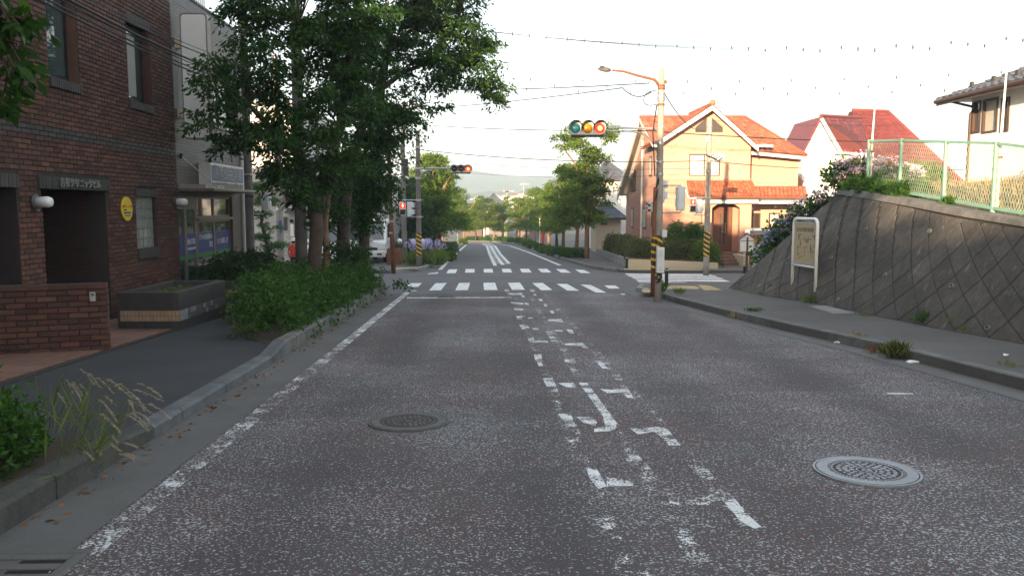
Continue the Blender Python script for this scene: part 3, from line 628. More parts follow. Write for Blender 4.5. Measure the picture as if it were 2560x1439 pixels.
bricks(wall, FX, 8.5, S2, -.62, TOP, OPB, bmat, key=inview, keep=300)
# dark soldier-brick lintels and sills
def soldiers(s0, s1, z0, z1, y, n, nm='lintel'):
    b = MB(FX); b.box(s0, s1, y+.012, y+.18, z0, z1); o = b.build(nm, K['brickdk'], bb)
    w = (s1-s0)/n
    for k in range(n):
        me = brick_mesh(w-.008, z1-z0, .012, K['brickdk']); q = link_mesh('brick', me, o, FW(s0+k*w+.004, y+.012, z0)); q.rotation_euler = FX.to_3x3().to_euler()
soldiers(d0-.1, d1+.1, dz, lz, -.035, 28); soldiers(9.3, e1+.03, dz, lz, -.035, 24)
for w in (w1, w2): soldiers(w[0]-.02, w[1]+.06, wz0-.16, wz0-.01, -.04, 13, 'sill'); soldiers(w[0]-.02, w[1]+.06, wz1+.01, wz1+.16, -.01, 13)
soldiers(gb[0]-.03, gb[1]+.06, gb[2]-.19, gb[2]-.01, -.035, 10, 'sill'); soldiers(gb[0]-.03, gb[1]+.06, gb[3]+.005, gb[3]+.15, -.03, 10)
text('吉邨クリニックビル', .155, TX((d0+d1)/2+.05, -.062, (dz+lz)/2), K['steel'], bb, ext=.01, sx=.95)
# recesses of the two openings
K['brickshade'] = tilemat('brick_shaded_recess', (.05,.024,.018), (.02,.016,.016), .235, .074, .8)  # facade brick darkened, the shade of the recess put into its colour
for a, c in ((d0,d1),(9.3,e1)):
    b = MB(FX); b.box(a-.2,a,.3,2.2,-.8,dz+.1); b.box(c,c+.2,.3,2.2,-.8,dz+.1); b.box(a-.2,c+.2,2.2,2.4,-.8,dz+.1); b.box(a-.2,c+.2,.3,2.2,dz+.1,dz+.3); b.build('entrance_recess', K['brickshade'], bb)
b = MB(FX); b.box(d0+.3,d1-.25,2.14,2.19,-.35,dz-.1); dr = b.build('door', K['dark'], bb); b = MB(FX); b.box(d0+.38,(d0+d1)/2-.03,2.12,2.139,-.2,dz-.2); b.box((d0+d1)/2+.03,d1-.33,2.12,2.139,-.2,dz-.2); b.build('pane', K['glass'], dr)
# upper windows
for k, w in enumerate((w1, w2)):
    b = MB(FX); f = .05
    for q in ((w[0],w[0]+f,wz0,wz1),(w[1]-f,w[1],wz0,wz1),(w[0]+f,w[1]-f,wz0,wz0+f+.03),(w[0]+f,w[1]-f,wz1-f,wz1)): b.box(q[0],q[1],.14,.2,q[2],q[3])
    wo = b.build('window', K['black'], bb); b = MB(FX); b.box(w[0]+f,w[1]-f,.165,.175,wz0+f,wz1-f); b.build('pane', K['glass'], wo)
    if k: 
        b = MB(FX); b.box(w[0]+f,w[0]+.7*(w[1]-w[0]),.15,.163,wz0+.12,wz1-.15); b.build('blind', K['blind'], wo)
    b = MB(FX); b.box(w[1]-.001,w[1]+.002,.0,.14,wz0,wz1); b.build('reveal', K['brick'], wo)
# glass block window
t_ = thing('glass_block_window', None, None, FW(gb[0], 0, gb[2])); t_.parent = bb; t_.location = org(t_)-org(bb); t_.name = 'window'; ORG[t_.name] = FW(gb[0],0,gb[2])
nx, nz = 4, 5; cw, ch = (gb[1]-gb[0]-.02)/nx, (gb[3]-gb[2])/nz
b = MB(FX)
for i in range(nx+1): b.box(gb[0]+i*cw, gb[0]+i*cw+.018, .06,.14, gb[2], gb[3])
for k in range(nz+1): b.box(gb[0], gb[1], .055,.138, gb[2]+k*ch-.009, gb[2]+k*ch+.009)
b.build('frame', K['steel'], t_)
for i in range(nx):
    for k in range(nz):
        b = MB(FX); b.box(gb[0]+i*cw+.02, gb[0]+(i+1)*cw-.002, .075,.13, gb[2]+k*ch+.011, gb[2]+(k+1)*ch-.011); b.build('glass_block', K['glassblk'], t_, bev=.015)
# low brick wall across the entrance
A1 = G(272,877,.1); wl = Vector((-2.7,-1,0)).normalized(); LWx = Matrix.Translation((A1.x,A1.y,0)) @ Matrix(((-wl.x,-(-wl.y)*-1*-1,0,0),(-wl.y,-wl.x*-1*-1,0,0),(0,0,1,0),(0,0,0,1)))
ux = -wl; uy = Vector((0,0,1)).cross(ux)          # ux toward the road, uy away from the camera
LWx = Matrix.Translation((A1.x,A1.y,0)) @ Matrix(((ux.x,uy.x,0,0),(ux.y,uy.y,0,0),(0,0,1,0),(0,0,0,1)))
lt = Zr(708, A1.y)
lw = thing('low_wall', 'low brown brick wall in front of the dark doorway', 'wall', (A1.x,A1.y,gz(A1.y)))
b = MB(LWx); b.box(-2.2,0,.012,.18,-.9,lt-.002); b.build('core', K['mortar'], lw)
bricks(lw, LWx, -2.2, 0.0, -.56, lt-.07, [], lambda z: K['brick'], keep=230, ybase=.012)
for k in range(10): 
    me = brick_mesh(.223,.062,.2,K['brick']); o = link_mesh('brick', me, lw, LWx @ Vector((-2.2+k*.2205,.195,lt-.064))); o.rotation_euler = LWx.to_3x3().to_euler()
ENx = LWx @ Matrix.Rotation(R(90), 4, 'Z')
bricks(lw, Matrix.Translation(LWx @ Vector((.0,.012,0))) @ (LWx.to_3x3() @ Matrix.Rotation(R(90),3,'Z')).to_4x4(), 0, .168, -.56, lt-.07, [], lambda z: K['brick'], L=.17, keep=40, ybase=0.0)
ic = hit(232,741,LWx @ Vector((0,-.003,0)),uy); t = thing('intercom', 'small grey intercom box on the low brick wall', 'intercom', ic)
xi = Matrix.Translation(ic) @ LWx.to_3x3().to_4x4(); b = MB(xi); b.box(-.035,.035,-.03,.005,-.06,.06); b.build('housing', K['steel'], t, bev=.006); b = MB(xi); b.box(-.018,.018,-.033,-.03,.01,.045); b.build('grille', K['irond2'], t)
# name plate on the side wall of the first opening
t = thing('nameplate', 'shiny blank metal nameplate inside the first brick opening', 'nameplate', FW(e1,.3,.9))
z0_, z1_ = fz(20,607), fz(20,565); b = MB(FX); b.box(e1-.03,e1-.002,.36,.75,z0_,z1_); b.build('plate', mat('mirror_plate',(.6,.62,.62),.12,.05,2,metal=.9), t, bev=.004)
# wall lamps
for px, lab in ((86,'white cylinder wall lamp beside the dark doorway'),(438,'white cylinder wall lamp beside the pharmacy door')):
    s_, z_ = fs(px,505), fz(px,505); t = thing('wall_lamp', lab, 'lamp', FW(s_,0,z_), 'white wall lamps')
    b = MB(FX); 
    for pr, m, nm in (([(.11,-.002),(.115,-.03),(.09,-.05)],'irond2','base'),([(.078,-.05),(.08,-.2),(.072,-.215),(.06,-.245),(.02,-.25)],'lampw','lamp_shade')):
        b = MB(FX); b.lathe(pr, (s_,0,z_), 20, 0, 'Y'); b.build(nm, K[m], t, smooth=True)
    b = MB(FX); b.box(s_-.012,s_+.012,-.06,-.03,z_-.13,z_-.1); b.build('bracket', K['steel'], t)
# round yellow sign
s_, z_ = fs(314,522), fz(314,522); t = thing('yellow_sign', 'round yellow sign with red and blue lettering on brown brick', 'sign', FW(s_,0,z_))
b = MB(FX); b.lathe([(.215,-.004),(.22,-.02),(.215,-.034)], (s_,0,z_), 32, 0, 'Y'); b.build('disc', K['yellow'], t)
text('吉邨クリニックビル', .058, TX(s_,-.036,z_+.04), K['redp'], t, ext=.002, sx=.85); text('診療案内', .03, TX(s_-.1,-.036,z_-.02), K['black'], t, ext=.002); text('湘南山手薬局 2F', .045, TX(s_,-.036,z_-.075), K['blue'], t, ext=.002, sx=.9); text('TEL 046-823-4488', .03, TX(s_,-.036,z_-.125), K['blue'], t, ext=.002)
# planters
def planter(label, c0, c1, wdt, zt, zb, bands, name='planter'):
    """c0 near road corner, c1 far road corner, body wdt to the left"""
    t = thing(name, label, 'planter', (c0[0],c0[1],gz(c0[1])))
    d = Vector((c1[0]-c0[0], c1[1]-c0[1], 0)); L = d.length; d.normalize(); nn = Vector((-d.y, d.x, 0))
    xf = Matrix.Translation((c0[0],c0[1],0)) @ Matrix(((d.x,nn.x,0,0),(d.y,nn.y,0,0),(0,0,1,0),(0,0,0,1)))
    b = MB(xf); w = .12
    for q in ((0,L,0,w),(0,L,wdt-w,wdt),(0,w,w,wdt-w),(L-w,L,w,wdt-w)): b.box(q[0],q[1],q[2],q[3],zb-.3,zt)
    b.build('body', K['brickdk'], t, bev=.006)
    b = MB(xf); b.face([(w,w,zt-.12),(L-w,w,zt-.12),(L-w,wdt-w,zt-.12),(w,wdt-w,zt-.12)]); b.build('soil', K['soil'], t)
    if bands:
        z0, z1 = bands; nb = int(wdt/.058); hh = (z1-z0)/2
        for r in range(2):
            for k in range(nb):
                b = MB(xf); b.box(-.006,.0,k*.058+.003,k*.058+.055,z0+r*hh+.003,z0+(r+1)*hh-.003); b.build('tile', K['beige'], t)
            n2 = int(L/.11)
            for k in range(n2):
                b = MB(xf); b.box(k*L/n2+.003,(k+1)*L/n2-.003,-.006,.0,z0+r*hh+.003,z0+(r+1)*hh-.003); b.build('tile', K['conc'] if k < 1 or random.random() < .25 else K['irond2'], t)
    return t
c0, c1 = G(450,825,.1), G(566,789,.1)
zt = Zr(731, c0.y)
planter('empty dark tiled planter with a beige tile band beside the forecourt', c0, c1, abs(c0.x-X(290,c0.y)), zt, -.5, (Zr(803,c0.y), Zr(776,c0.y)))
PL1 = (c0, c1, zt)
c2, c3 = Vector((-5.5,17.1,0)), Vector((-5.62,20.6,0))
planter('dark tiled planter holding a round dark bush by the pharmacy', c2, c3, 1.25, .12, -.6, (-.2,-.06))
# ================================================================== PHARMACY BUILDING
ph = thing('pharmacy_building', 'tan tiled pharmacy with glazed shopfront and projecting white signboard', 'building', FW(19,3,gz(19)))
S3 = Sw; r0 = .05
sd0, sd1 = S2+.02, fs(503,560); sw1 = fs(587,560); ztop = fz(540,492); zsill = fz(515,655); ztop2 = fz(575,66)
u0, u1, uz0, uz1 = fs(527,250), fs(592,250), fz(540,312), fz(540,185)
OPP = [(sd0,sd1,-1.2,ztop),(sd1,sw1,zsill,ztop),(u0,u1,uz0,uz1)]
b = MB(FX); cells(b, S2, S3, -1.2, ztop2, OPP, r0, r0+.25); b.box(S2,S3,15,15.25,-1.2,ztop2); b.box(S3-.25,S3,.3,15,-1.2,ztop2); b.box(S2,S3,.3,15,ztop2-.5,ztop2-.3); pw = b.build('wall', K['tanwall'], ph)
for z0_, z1_ in ((fz(580,95),fz(575,72)+.02),(fz(480,392),fz(480,362))): b = MB(FX); b.box(S2+.002,S3+.004,r0-.006,r0-.002,z0_,z1_); b.build('tile_band', K['tanband'], pw)
b = MB(FX); b.box(S2,S3,r0-.03,r0+.3,ztop2,ztop2+.05); b.build('coping', K['conc'], pw)
b = MB(FX); sr = fs(525,30); zr = ztop2+.05
for k in range(26): b.box(S2+.1+k*.13, S2+.125+k*.13, .4,.425, zr, zr+.75)
b.box(S2,S2+.1+26*.13,.39,.435,zr+.75,zr+.8); b.build('railing', K['white'], ph)
# shopfront
def pane(parent, s0, s1, z0, z1, y, f, m_f, m_g, nm='window'):
    b = MB(FX)
    for q in ((s0,s0+f,z0,z1),(s1-f,s1,z0,z1),(s0+f,s1-f,z0,z0+f),(s0+f,s1-f,z1-f,z1)): b.box(q[0],q[1],y,y+.06,q[2],q[3])
    o = b.build(nm, m_f, parent, bev=.004); b = MB(FX); b.box(s0+f,s1-f,y+.025,y+.032,z0+f,z1-f); b.build('pane', m_g, o); return o
zg = gz(19)+.12; sm = (sd0+sd1)/2
b = MB(FX); b.box(sd0,sd1,r0+.03,r0+.12,ztop-.22,ztop); b.build('transom', K['alu'], ph)
for a, c in ((sd0,sm),(sm,sd1)): pane(ph, a, c, zg, ztop-.22, r0+.06, .07, K['alu'], K['glassg'], 'door')
zm = fz(515,545); zm2 = fz(515,560); smw = fs(547,560)
for a, c in ((sd1+.02,smw),(smw,sw1)):
    pane(ph, a, c, zm, ztop, r0+.06, .05, K['alu'], K['glassg']); pane(ph, a, c, zsill, zm-.06, r0+.06, .05, K['alu'], K['glassg'])
b = MB(FX); b.box(sd1,sw1,r0-.01,r0+.12,zm-.06,zm); b.build('transom', K['alu'], ph)
b = MB(FX); b.box(sd1-.05,sw1+.08,r0-.08,r0+.1,zsill-.07,zsill-.001); b.build('sill', K['white'], ph, bev=.01)
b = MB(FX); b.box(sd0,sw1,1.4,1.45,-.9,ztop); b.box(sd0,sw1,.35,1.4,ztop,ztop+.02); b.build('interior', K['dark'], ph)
# blue film with lettering behind the panes
zb0, zb1, zgn = fz(515,632), fz(515,582), fz(515,640)
for a, c in ((sd0+.07,sm-.07),(sm+.07,sd1-.07),(sd1+.07,smw-.05),(smw+.05,sw1-.05)):
    b = MB(FX); b.box(a,c,r0+.078,r0+.082,zb0,zb1); o = b.build('film', K['blue'], ph); b = MB(FX); b.box(a,c,r0+.0775,r0+.0815,zb0-.1,zb0-.001); b.build('film', K['green'], ph)
zc = (zb0+zb1)/2
text('湘南山手薬局', .15, TX((sm+sd1)/2,r0+.075,zc+.05), K['whiteclean'], ph, ext=.002, sx=.78); text('TEL.046-823-4488', .085, TX((sm+sd1)/2,r0+.075,zc-.1), K['whiteclean'], ph, ext=.002, sx=.85)
text('どちらの医療機関の', .15, TX((sd1+smw)/2+.02,r0+.075,zc+.12), K['whiteclean'], ph, ext=.002, sx=.68); text('処方', .16, TX(smw-.22,r0+.075,zc-.06), K['whiteclean'], ph, ext=.002, sx=.8); text('せんでも調剤します', .16, TX((smw+sw1)/2,r0+.075,zc-.02), K['whiteclean'], ph, ext=.002, sx=.6)
# upper window
um = (u0+u1)/2; pane(ph,u0,um,uz0,uz1,r0+.1,.06,K['alu'],K['glassg']); pane(ph,um,u1,uz0,uz1,r0+.1,.06,K['alu'],K['glassg'])
b = MB(FX); b.box(u0-.05,u1+.05,r0-.05,r0+.1,uz0-.06,uz0-.001); b.build('sill', K['white'], ph)
# small slot window beside the brick corner
b = MB(FX); b.box(S2+.12,S2+.42,r0-.012,r0-.002,fz(441,270),fz(441,120)); b.build('window', K['blind'], ph)
# canopy with tie rods
t = thing('canopy', 'thin metal canopy on two tie rods over the pharmacy door', 'canopy', FW(S2,0,ztop))
zc1 = ztop+.1; b = MB(FX); b.box(S2+.02,fs(592,480),-.75,r0-.004,zc1,zc1+.06); b.build('slab', K['alu'], t, bev=.01)
b = MB(FX); b.box(S2+.1,fs(500,470),-.55,r0-.004,zc1+.06,zc1+.14); b.build('flashing', K['steel'], t)
for s_ in (S2+.35, S2+2.2):
    b = MB(FX); b.tube([(s_,r0-.02,zc1+.75),(s_+.05,-.7,zc1+.08)], .014, 6); b.build('tie_rod', K['steel'], t); b = MB(FX); b.box(s_-.03,s_+.03,r0-.05,r0,zc1+.7,zc1+.8); b.build('anchor', K['irondk'], t)
# box sign of the pharmacy
a0, a1, bz0, bz1 = fs(529,440,.25), fs(609,440,.25), fz(560,478,.25), fz(535,408,.25)
t = thing('box_sign', 'faded blue and green box sign with white Japanese lettering', 'sign', FW(a0,-.2,bz0))
b = MB(FX); b.box(a0,a1,-.24,r0-.003,bz0,bz1); b.build('case', K['white'], t, bev=.01)
zb = bz0+(bz1-bz0)*.33
b = MB(FX); b.box(a0+.04,a1-.04,-.246,-.2405,zb+.015,bz1-.05); b.build('blue_panel', K['signblue'], t); b = MB(FX); b.box(a0+.04,a1-.04,-.246,-.2405,bz0+.06,zb-.015); b.build('green_panel', K['signgreen'], t)
K['pale'] = mat('faded_yellow_letters',(.4,.4,.33),.6,.2,6)
text('湘南山手薬局', .36, TX((a0+a1)/2,-.248,(zb+bz1)/2-.01), K['pale'], t, ext=.002, sx=min(1,(a1-a0)/2.3)); text('処方せん調剤 TEL.046-823-4488', .16, TX((a0+a1)/2,-.248,(bz0+zb)/2+.02), K['pale'], t, ext=.002, sx=.8*min(1,(a1-a0)/2.0))
# projecting blank signboard
yb = S2+.25; pa, pc = P(448,33,yb), P(519,348,yb)
t = thing('projecting_signboard', 'tall blank white projecting signboard on the pharmacy corner', 'sign', (pa.x,yb,pc.z))
ptop, pbot = P(480,33,yb).z, P(480,348,yb).z; xl, xr = pa.x, P(520,150,yb).x
def rrect(x0,x1,z0,z1,r,y,n=5):
    o = []
    for cx, cz, a0 in ((x1-r,z1-r,0),(x0+r,z1-r,90),(x0+r,z0+r,180),(x1-r,z0+r,270)):
        for k in range(n+1): a = R(a0+90*k/n); o.append((cx+r*math.cos(a), y, cz+r*math.sin(a)))
    return o
b = MB(); b.prism(rrect(xl,xr,pbot,ptop,.08,yb), (0,.2,0)); b.build('case', K['alu'], t); b = MB(); b.prism(rrect(xl+.025,xr-.025,pbot+.03,ptop-.03,.07,yb-.006), (0,.005,0)); b.build('face_panel', K['whiteclean'], t)
for py in (108,284):
    z_ = P(440,py,yb).z; b = MB(); b.box(xl-.32,xl-.001,yb+.02,yb+.18,z_-.1,z_+.1); b.build('bracket', K['cream'], t, bev=.01)
# downpipe at the far corner
b = MB(FX); b.tube([(S3-.03,r0-.05,-.9),(S3-.03,r0-.05,ztop2-.1)], .04, 8); o = b.build('downpipe', K['white'], ph)
b = MB(FX); b.box(S3-.02,S3+.25,r0-.1,r0+.25,gz(22),-.08); o = b.build('meter_box', K['conc']); tag(o, 'pale concrete block at the foot of the pharmacy corner', 'block')
# ================================================================== RETAINING WALL AND EMBANKMENT (right)
BASE = [Vector((8.5,-6,gz(-6)+.125)), Vector((7.75,5,gz(5)+.125)), G(2560,860,.125), G(2294,811,.125), G(2066,763,.125), G(1900,737,.125), G(1822,720,.125)]
TOPW = [Vector((9.3,-6,.75)), Vector((8.0,7.0,1.02)), P(2560,556,12.3), P(2400,529,14.0), P(2271,502,15.8), P(2161,482,17.8), P(2105,475,18.9)]
rw = thing('retaining_wall', 'dark battered concrete block retaining wall with diagonal joints', 'wall', BASE[3])
def polyat(pts, d):
    for a, c in zip(pts, pts[1:]):
        L = (c-a).length
        if d <= L or c is pts[-1]: return a.lerp(c, d/L)
        d -= L
def plen(pts): return sum((c-a).length for a, c in zip(pts, pts[1:]))
LB, NB = plen(BASE), None
# the face as a ruled sheet, u 0..1 by index so that near and far ends stay true
def face_pt(u, v, off=0):
    k = min(int(u*6), 5); f = u*6-k
    a = BASE[k].lerp(BASE[k+1], f); c = TOPW[k].lerp(TOPW[k+1], f); p = a.lerp(c, v)
    if off:
        t = (BASE[k+1]-BASE[k]).normalized(); n = (c-a).cross(t).normalized()
        if n.x > 0: n = -n
        p = p+n*off
    return p
b = MB(); NU = 48
for i in range(NU):
    for j in range(6):
        b.face([face_pt(i/NU,j/6), face_pt((i+1)/NU,j/6), face_pt((i+1)/NU,(j+1)/6), face_pt(i/NU,(j+1)/6)])
for i in range(NU):   # back, so that the wall has a body
    p, q = face_pt(i/NU,1), face_pt((i+1)/NU,1); b.face([p, q, q+Vector((.3,0,0)), p+Vector((.3,0,0))])
endp = face_pt(1,0), face_pt(1,1); b.face([endp[0], endp[1], endp[1]+Vector((2.5,1.2,-.4)), endp[0]+Vector((3.,.6,0))])
b.build('backing', K['joint'], rw)
def clip(poly, f):
    out = []
    for a, c in zip(poly, poly[1:]+poly[:1]):
        fa, fc = f(a), f(c)
        if fa >= 0: out.append(a)
        if (fa >= 0) != (fc >= 0):
            t = fa/(fa-fc); out.append((a[0]+(c[0]-a[0])*t, a[1]+(c[1]-a[1])*t))
    return out
# arc length table along mid height
US = [i/200 for i in range(201)]; AL = [0]
for a, c in zip(US, US[1:]): AL.append(AL[-1]+(face_pt(c,.4)-face_pt(a,.4)).length)
def u_of(d):
    d = min(max(d,0),AL[-1]); lo = max(i for i in range(201) if AL[i] <= d); lo = min(lo,199)
    return US[lo]+(d-AL[lo])/(AL[lo+1]-AL[lo]+1e-9)/200
e = .46/math.sqrt(2); nb = 0
for i in range(int(2*AL[-1]/.46*1.5)):
    for j in range(12):
        cx, cy_ = (i+.0)*e, (j-1)*e
        if (i+j) % 2: continue
        hS = (face_pt(u_of(cx),1)-face_pt(u_of(cx),0)).length
        w = e-.010; q = [(cx-w,cy_),(cx,cy_-w),(cx+w,cy_),(cx,cy_+w)]
        q = clip(q, lambda p: p[0]-.02); 
        if q: q = clip(q, lambda p: AL[-1]-.01-p[0])
        if q: q = clip(q, lambda p: p[1]-.0)
        if q: q = clip(q, lambda p: hS-.13-p[1])
        if len(q) < 3: continue
        ar = abs(sum(a[0]*c[1]-a[1]*c[0] for a, c in zip(q, q[1:]+q[:1])))/2
        if ar < .004: continue
        pr = random.uniform(.008,.016); pc = [face_pt(u_of(p[0]), p[1]/hS, .002) for p in q]; cen = sum(pc, Vector())/len(pc)
        pt = [face_pt(u_of(p[0]), p[1]/hS, pr) for p in q]; cm = sum(pt, Vector())/len(pt); pt = [p.lerp(cm,.05) for p in pt]
        b = MB(); m_ = len(q); ia = [b.p(p) for p in pc]; ib = [b.p(p) for p in pt]
        b.f.append(ib); b.m.append(0)
        for k in range(m_): b.f.append([ia[k], ia[(k+1) % m_], ib[(k+1) % m_], ib[k]]); b.m.append(0)
        b.build('block', K['block'], rw); nb += 1
# coping along the top
b = MB()
for i in range(NU):
    r = []
    for u in (i/NU, (i+1)/NU):
        p = face_pt(u,1); q = face_pt(u,.94); r.append([face_pt(u,.955,.03), face_pt(u,1,.035)+Vector((0,0,.02)), p+Vector((.32,.05,.03)), p+Vector((.32,.05,-.1))])
    for k in range(3): b.face([r[0][k], r[0][k+1], r[1][k+1], r[1][k]])
b.build('coping', K['kerbold'], rw)
# weep holes
for px, py in ((2153,569),(2313,580),(2075,653),(2210,679),(2385,717),(2096,753),(2480,826),(1969,657),(1899,722)):
    best = min(((face_pt(u/120,v/14), u/120, v/14) for u in range(40,121) for v in range(15)), key=lambda t: abs((t[0].x/t[0].y*.995)-(px-1280)/FPX*(1+ (719.5-py)/FPX*_s))*3+abs((t[0].z-EYE)/t[0].y-(Zr(py,10)-EYE)/10))
    p = face_pt(best[1],best[2],.025); q = face_pt(best[1],best[2],.055); n_ = (q-p).normalized()
    b = MB(); M_ = Matrix.Translation(p) @ n_.to_track_quat('Z','Y').to_matrix().to_4x4(); b.xf = M_
    b.lathe([(.028,-.02),(.028,.02),(.042,.02),(.042,-.02)], n=14); b.build('weep_hole', K['conc'], rw); b = MB(M_); b.lathe([(0,.0),(0,.004),(.03,.004),(.03,0)], n=12); b.build('weep_hole', K['dark'], rw)
# embankment behind the wall
def ztop(y):
    if y <= TOPW[0].y: return TOPW[0].z
    for a, c in zip(TOPW, TOPW[1:]):
        if y <= c.y: return a.z+(c.z-a.z)*(y-a.y)/(c.y-a.y)
    return TOPW[-1].z
def zemb(x, y):
    z = ztop(min(y,18.9))+min(max(x-8,0)*.07,.5)
    ye = 19.0+min(max(x-7.8,0),5)*.75; f = min(max((y-ye)/(1.9),0),1)
    return z*(1-f)+(gz(24)+.05)*f
b = MB(); XS = [7.9,8.2,8.6,9.2,10,11,12.5,14,16,19,24,40]; YS = [-6,-2,2,5,7,8.5,10,11.5,13,14.5,16,17.5,19,20,21,22,23,24.0]
def wx(x, y): # keep the near edge just behind the wall top
    k = max(0, (x-7.9)); e0 = 7.72 if y > 8 else 7.72+(8-y)*.105
    return e0+.25+k*(40-e0)/(40-7.9)
for x0, x1 in zip(XS, XS[1:]):
    for y0, y1 in zip(YS, YS[1:]):
        b.face([(wx(x,y),y,zemb(x,y)-.02) for x, y in ((x0,y0),(x1,y0),(x1,y1),(x0,y1))])
emb = b.build('embankment', mat('dry_turf',(.13,.105,.06),.95,.4,3,.6,30,c2=(.08,.09,.04)), origin=(0,0,0), smooth=True); pre(emb, 'grassy bank above the retaining wall')
# map board
mb_b, mb_a = G(2037,756,.125), G(1979,746,.125)
t = thing('map_board', 'white tubular frame notice board with a faded street map', 'notice board', mb_b.lerp(mb_a,.5))
hA, hB = Zr(546, mb_a.y), Zr(549, mb_b.y); up = Vector((0,0,1)); dd = (mb_a-mb_b).normalized(); r_ = .12
ht = max(hA, hB)
path = [mb_b-up*.02]+[Vector((mb_b.x,mb_b.y,ht-r_))]+[Vector((mb_b.x,mb_b.y,ht-r_))+Vector((dd.x,dd.y,0))*r_*(1-math.cos(a))+up*r_*math.sin(a) for a in (R(30),R(60),R(90))]
p2 = [Vector((mb_a.x,mb_a.y,ht-r_))-Vector((dd.x,dd.y,0))*r_*(1-math.cos(a))+up*r_*math.sin(a) for a in (R(90),R(60),R(30))]+[Vector((mb_a.x,mb_a.y,ht-r_)), mb_a-up*.02]
b = MB(); b.tube(path+p2, .035, 10); b.build('frame', K['whiteclean'], t, smooth=True)
zlo = Zr(669, mb_b.y)
b = MB(); b.tube([Vector((mb_b.x,mb_b.y,zlo)), Vector((mb_a.x,mb_a.y,zlo))], .026, 8); b.build('crossbar', K['whiteclean'], t, smooth=True)
BX = Matrix.Translation((mb_a.x,mb_a.y,0)) @ Matrix(((-dd.x,-dd.y,0,0),(-dd.y,dd.x,0,0),(0,0,1,0),(0,0,0,1)))   # x toward near post; y to the wall side
W_ = (Vector((mb_a.x,mb_a.y))-Vector((mb_b.x,mb_b.y))).length
ny = BX.to_3x3() @ Vector((0,1,0)); sgn = -1 if ny.x > 0 else 1
K['map'] = mat('faded_map_print',(.40,.33,.20),.6,.25,9,c2=(.45,.40,.26)); K['mapln'] = mat('map_ink',(.16,.13,.13),.6,.4,20); K['mapred'] = mat('map_red_ink',(.42,.17,.1),.6,.3,20)
b = MB(BX); b.box(.05,W_-.05,-.012,.012,zlo+.07,ht-.09); b.build('panel', K['map'], t)
for z in (zlo+.055, ht-.085): b = MB(BX); b.box(.06,W_-.06,-.018,.018,z-.022,z+.022); b.build('clamp', K['steel'], t)
fy = sgn*.0145; TM = BX @ Matrix.Translation((W_/2,fy,ht-.24)) @ Matrix(((1,0,0,0),(0,0,sgn,0),(0,1,0,0),(0,0,0,1)))
text('住居表示街区案内図', .105, TM, K['mapln'], t, ext=.001, sx=.78)
rg = random.Random(5)
for k in range(34):
    x = rg.uniform(.1,W_-.1); z = rg.uniform(zlo+.14,ht-.36); L = rg.uniform(.05,.2); a = rg.choice((0,.3,1.57,1.2,2.2))
    b = MB(BX); b.beam((x,fy*1.05,z),(min(max(x+L*math.cos(a),.07),W_-.07),fy*1.05,min(z+L*math.sin(a),ht-.33)),.001,rg.uniform(.006,.02),up=(0,1,0)) if False else b.tube([(x,fy,z),(min(max(x+L*math.cos(a),.07),W_-.07),fy,min(z+L*math.sin(a),ht-.33))], rg.uniform(.003,.009), 4); b.build('map_line', K['mapln'] if rg.random() < .7 else K['mapred'], t)
# manhole-like concrete slab on the footway
sl_ = [G(x,y,.13) for x, y in ((2022,765),(2066,763),(2138,782),(2085,784))]; b = MB(); b.face(sl_); o = b.build('service_slab', K['conc']); tag(o, 'pale concrete cover slab beside the map board', 'slab')
# fence
ft = thing('mesh_fence', 'pale green steel mesh fence on top of the retaining wall', 'fence', (8.0,15.4,1.8))
PX = [(2157,353,470),(2237,350,487),(2347,355,510),(2470,358,530),(2610,376,566)]; posts = []
for px, yt, yb in PX:
    Y = 7.98*FPX/(px-1280)*.995; z0 = zemb(8.0,Y)-.05; z1 = Zr(yt,Y); posts.append((Vector((7.98,Y,z0)),z1))
posts.append((Vector((8.2,9.2,zemb(8.2,9.2)-.05)),zemb(8.2,9.2)+1.0)); posts.append((Vector((8.45,6.2,zemb(8.4,6.2)-.05)),zemb(8.4,6.2)+1.0))
for p, z1 in posts: b = MB(); b.beam(p, (p.x,p.y,z1+.03), .058, .058); b.build('post', K['greenm'], ft, bev=.006)
for (p, z1), (q, z2) in zip(posts, posts[1:]):
    b = MB(); b.beam((p.x,p.y,z1),(q.x,q.y,z2),.04,.045); b.build('rail', K['greenm'], ft); b = MB(); b.beam((p.x,p.y,p.z+.14),(q.x,q.y,q.z+.14),.05,.05); b.build('rail', K['greenm'], ft)
    L = (q-p).length; n = int(L/.075); b = MB()
    za, zb_, ya, yb_ = p.z+.16, z1-.03, q.z+.16, z2-.03
    def fp(s, t): return Vector((p.x+(q.x-p.x)*s, p.y+(q.y-p.y)*s, (za+(ya-za)*s)*(1-t)+(zb_+(yb_-zb_)*s)*t))
    k_ = 1.0/L*1.0
    for i in range(-n, 2*n):
        for sg in (1,-1):
            s0 = i/n; s1 = s0+sg*.5/L; lo, hi = 0., 1.
            if s1 == s0: continue
            ts = sorted(((0-s0)/(s1-s0), (1-s0)/(s1-s0))); lo, hi = max(0,ts[0]), min(1,ts[1])
            if hi-lo < .02: continue
            b.tube([fp(s0+(s1-s0)*lo, lo), fp(s0+(s1-s0)*hi, hi)], .0028, 3, caps=False)
    b.build('wire_mesh', K['wire'], ft, kind='stuff', fix=False)
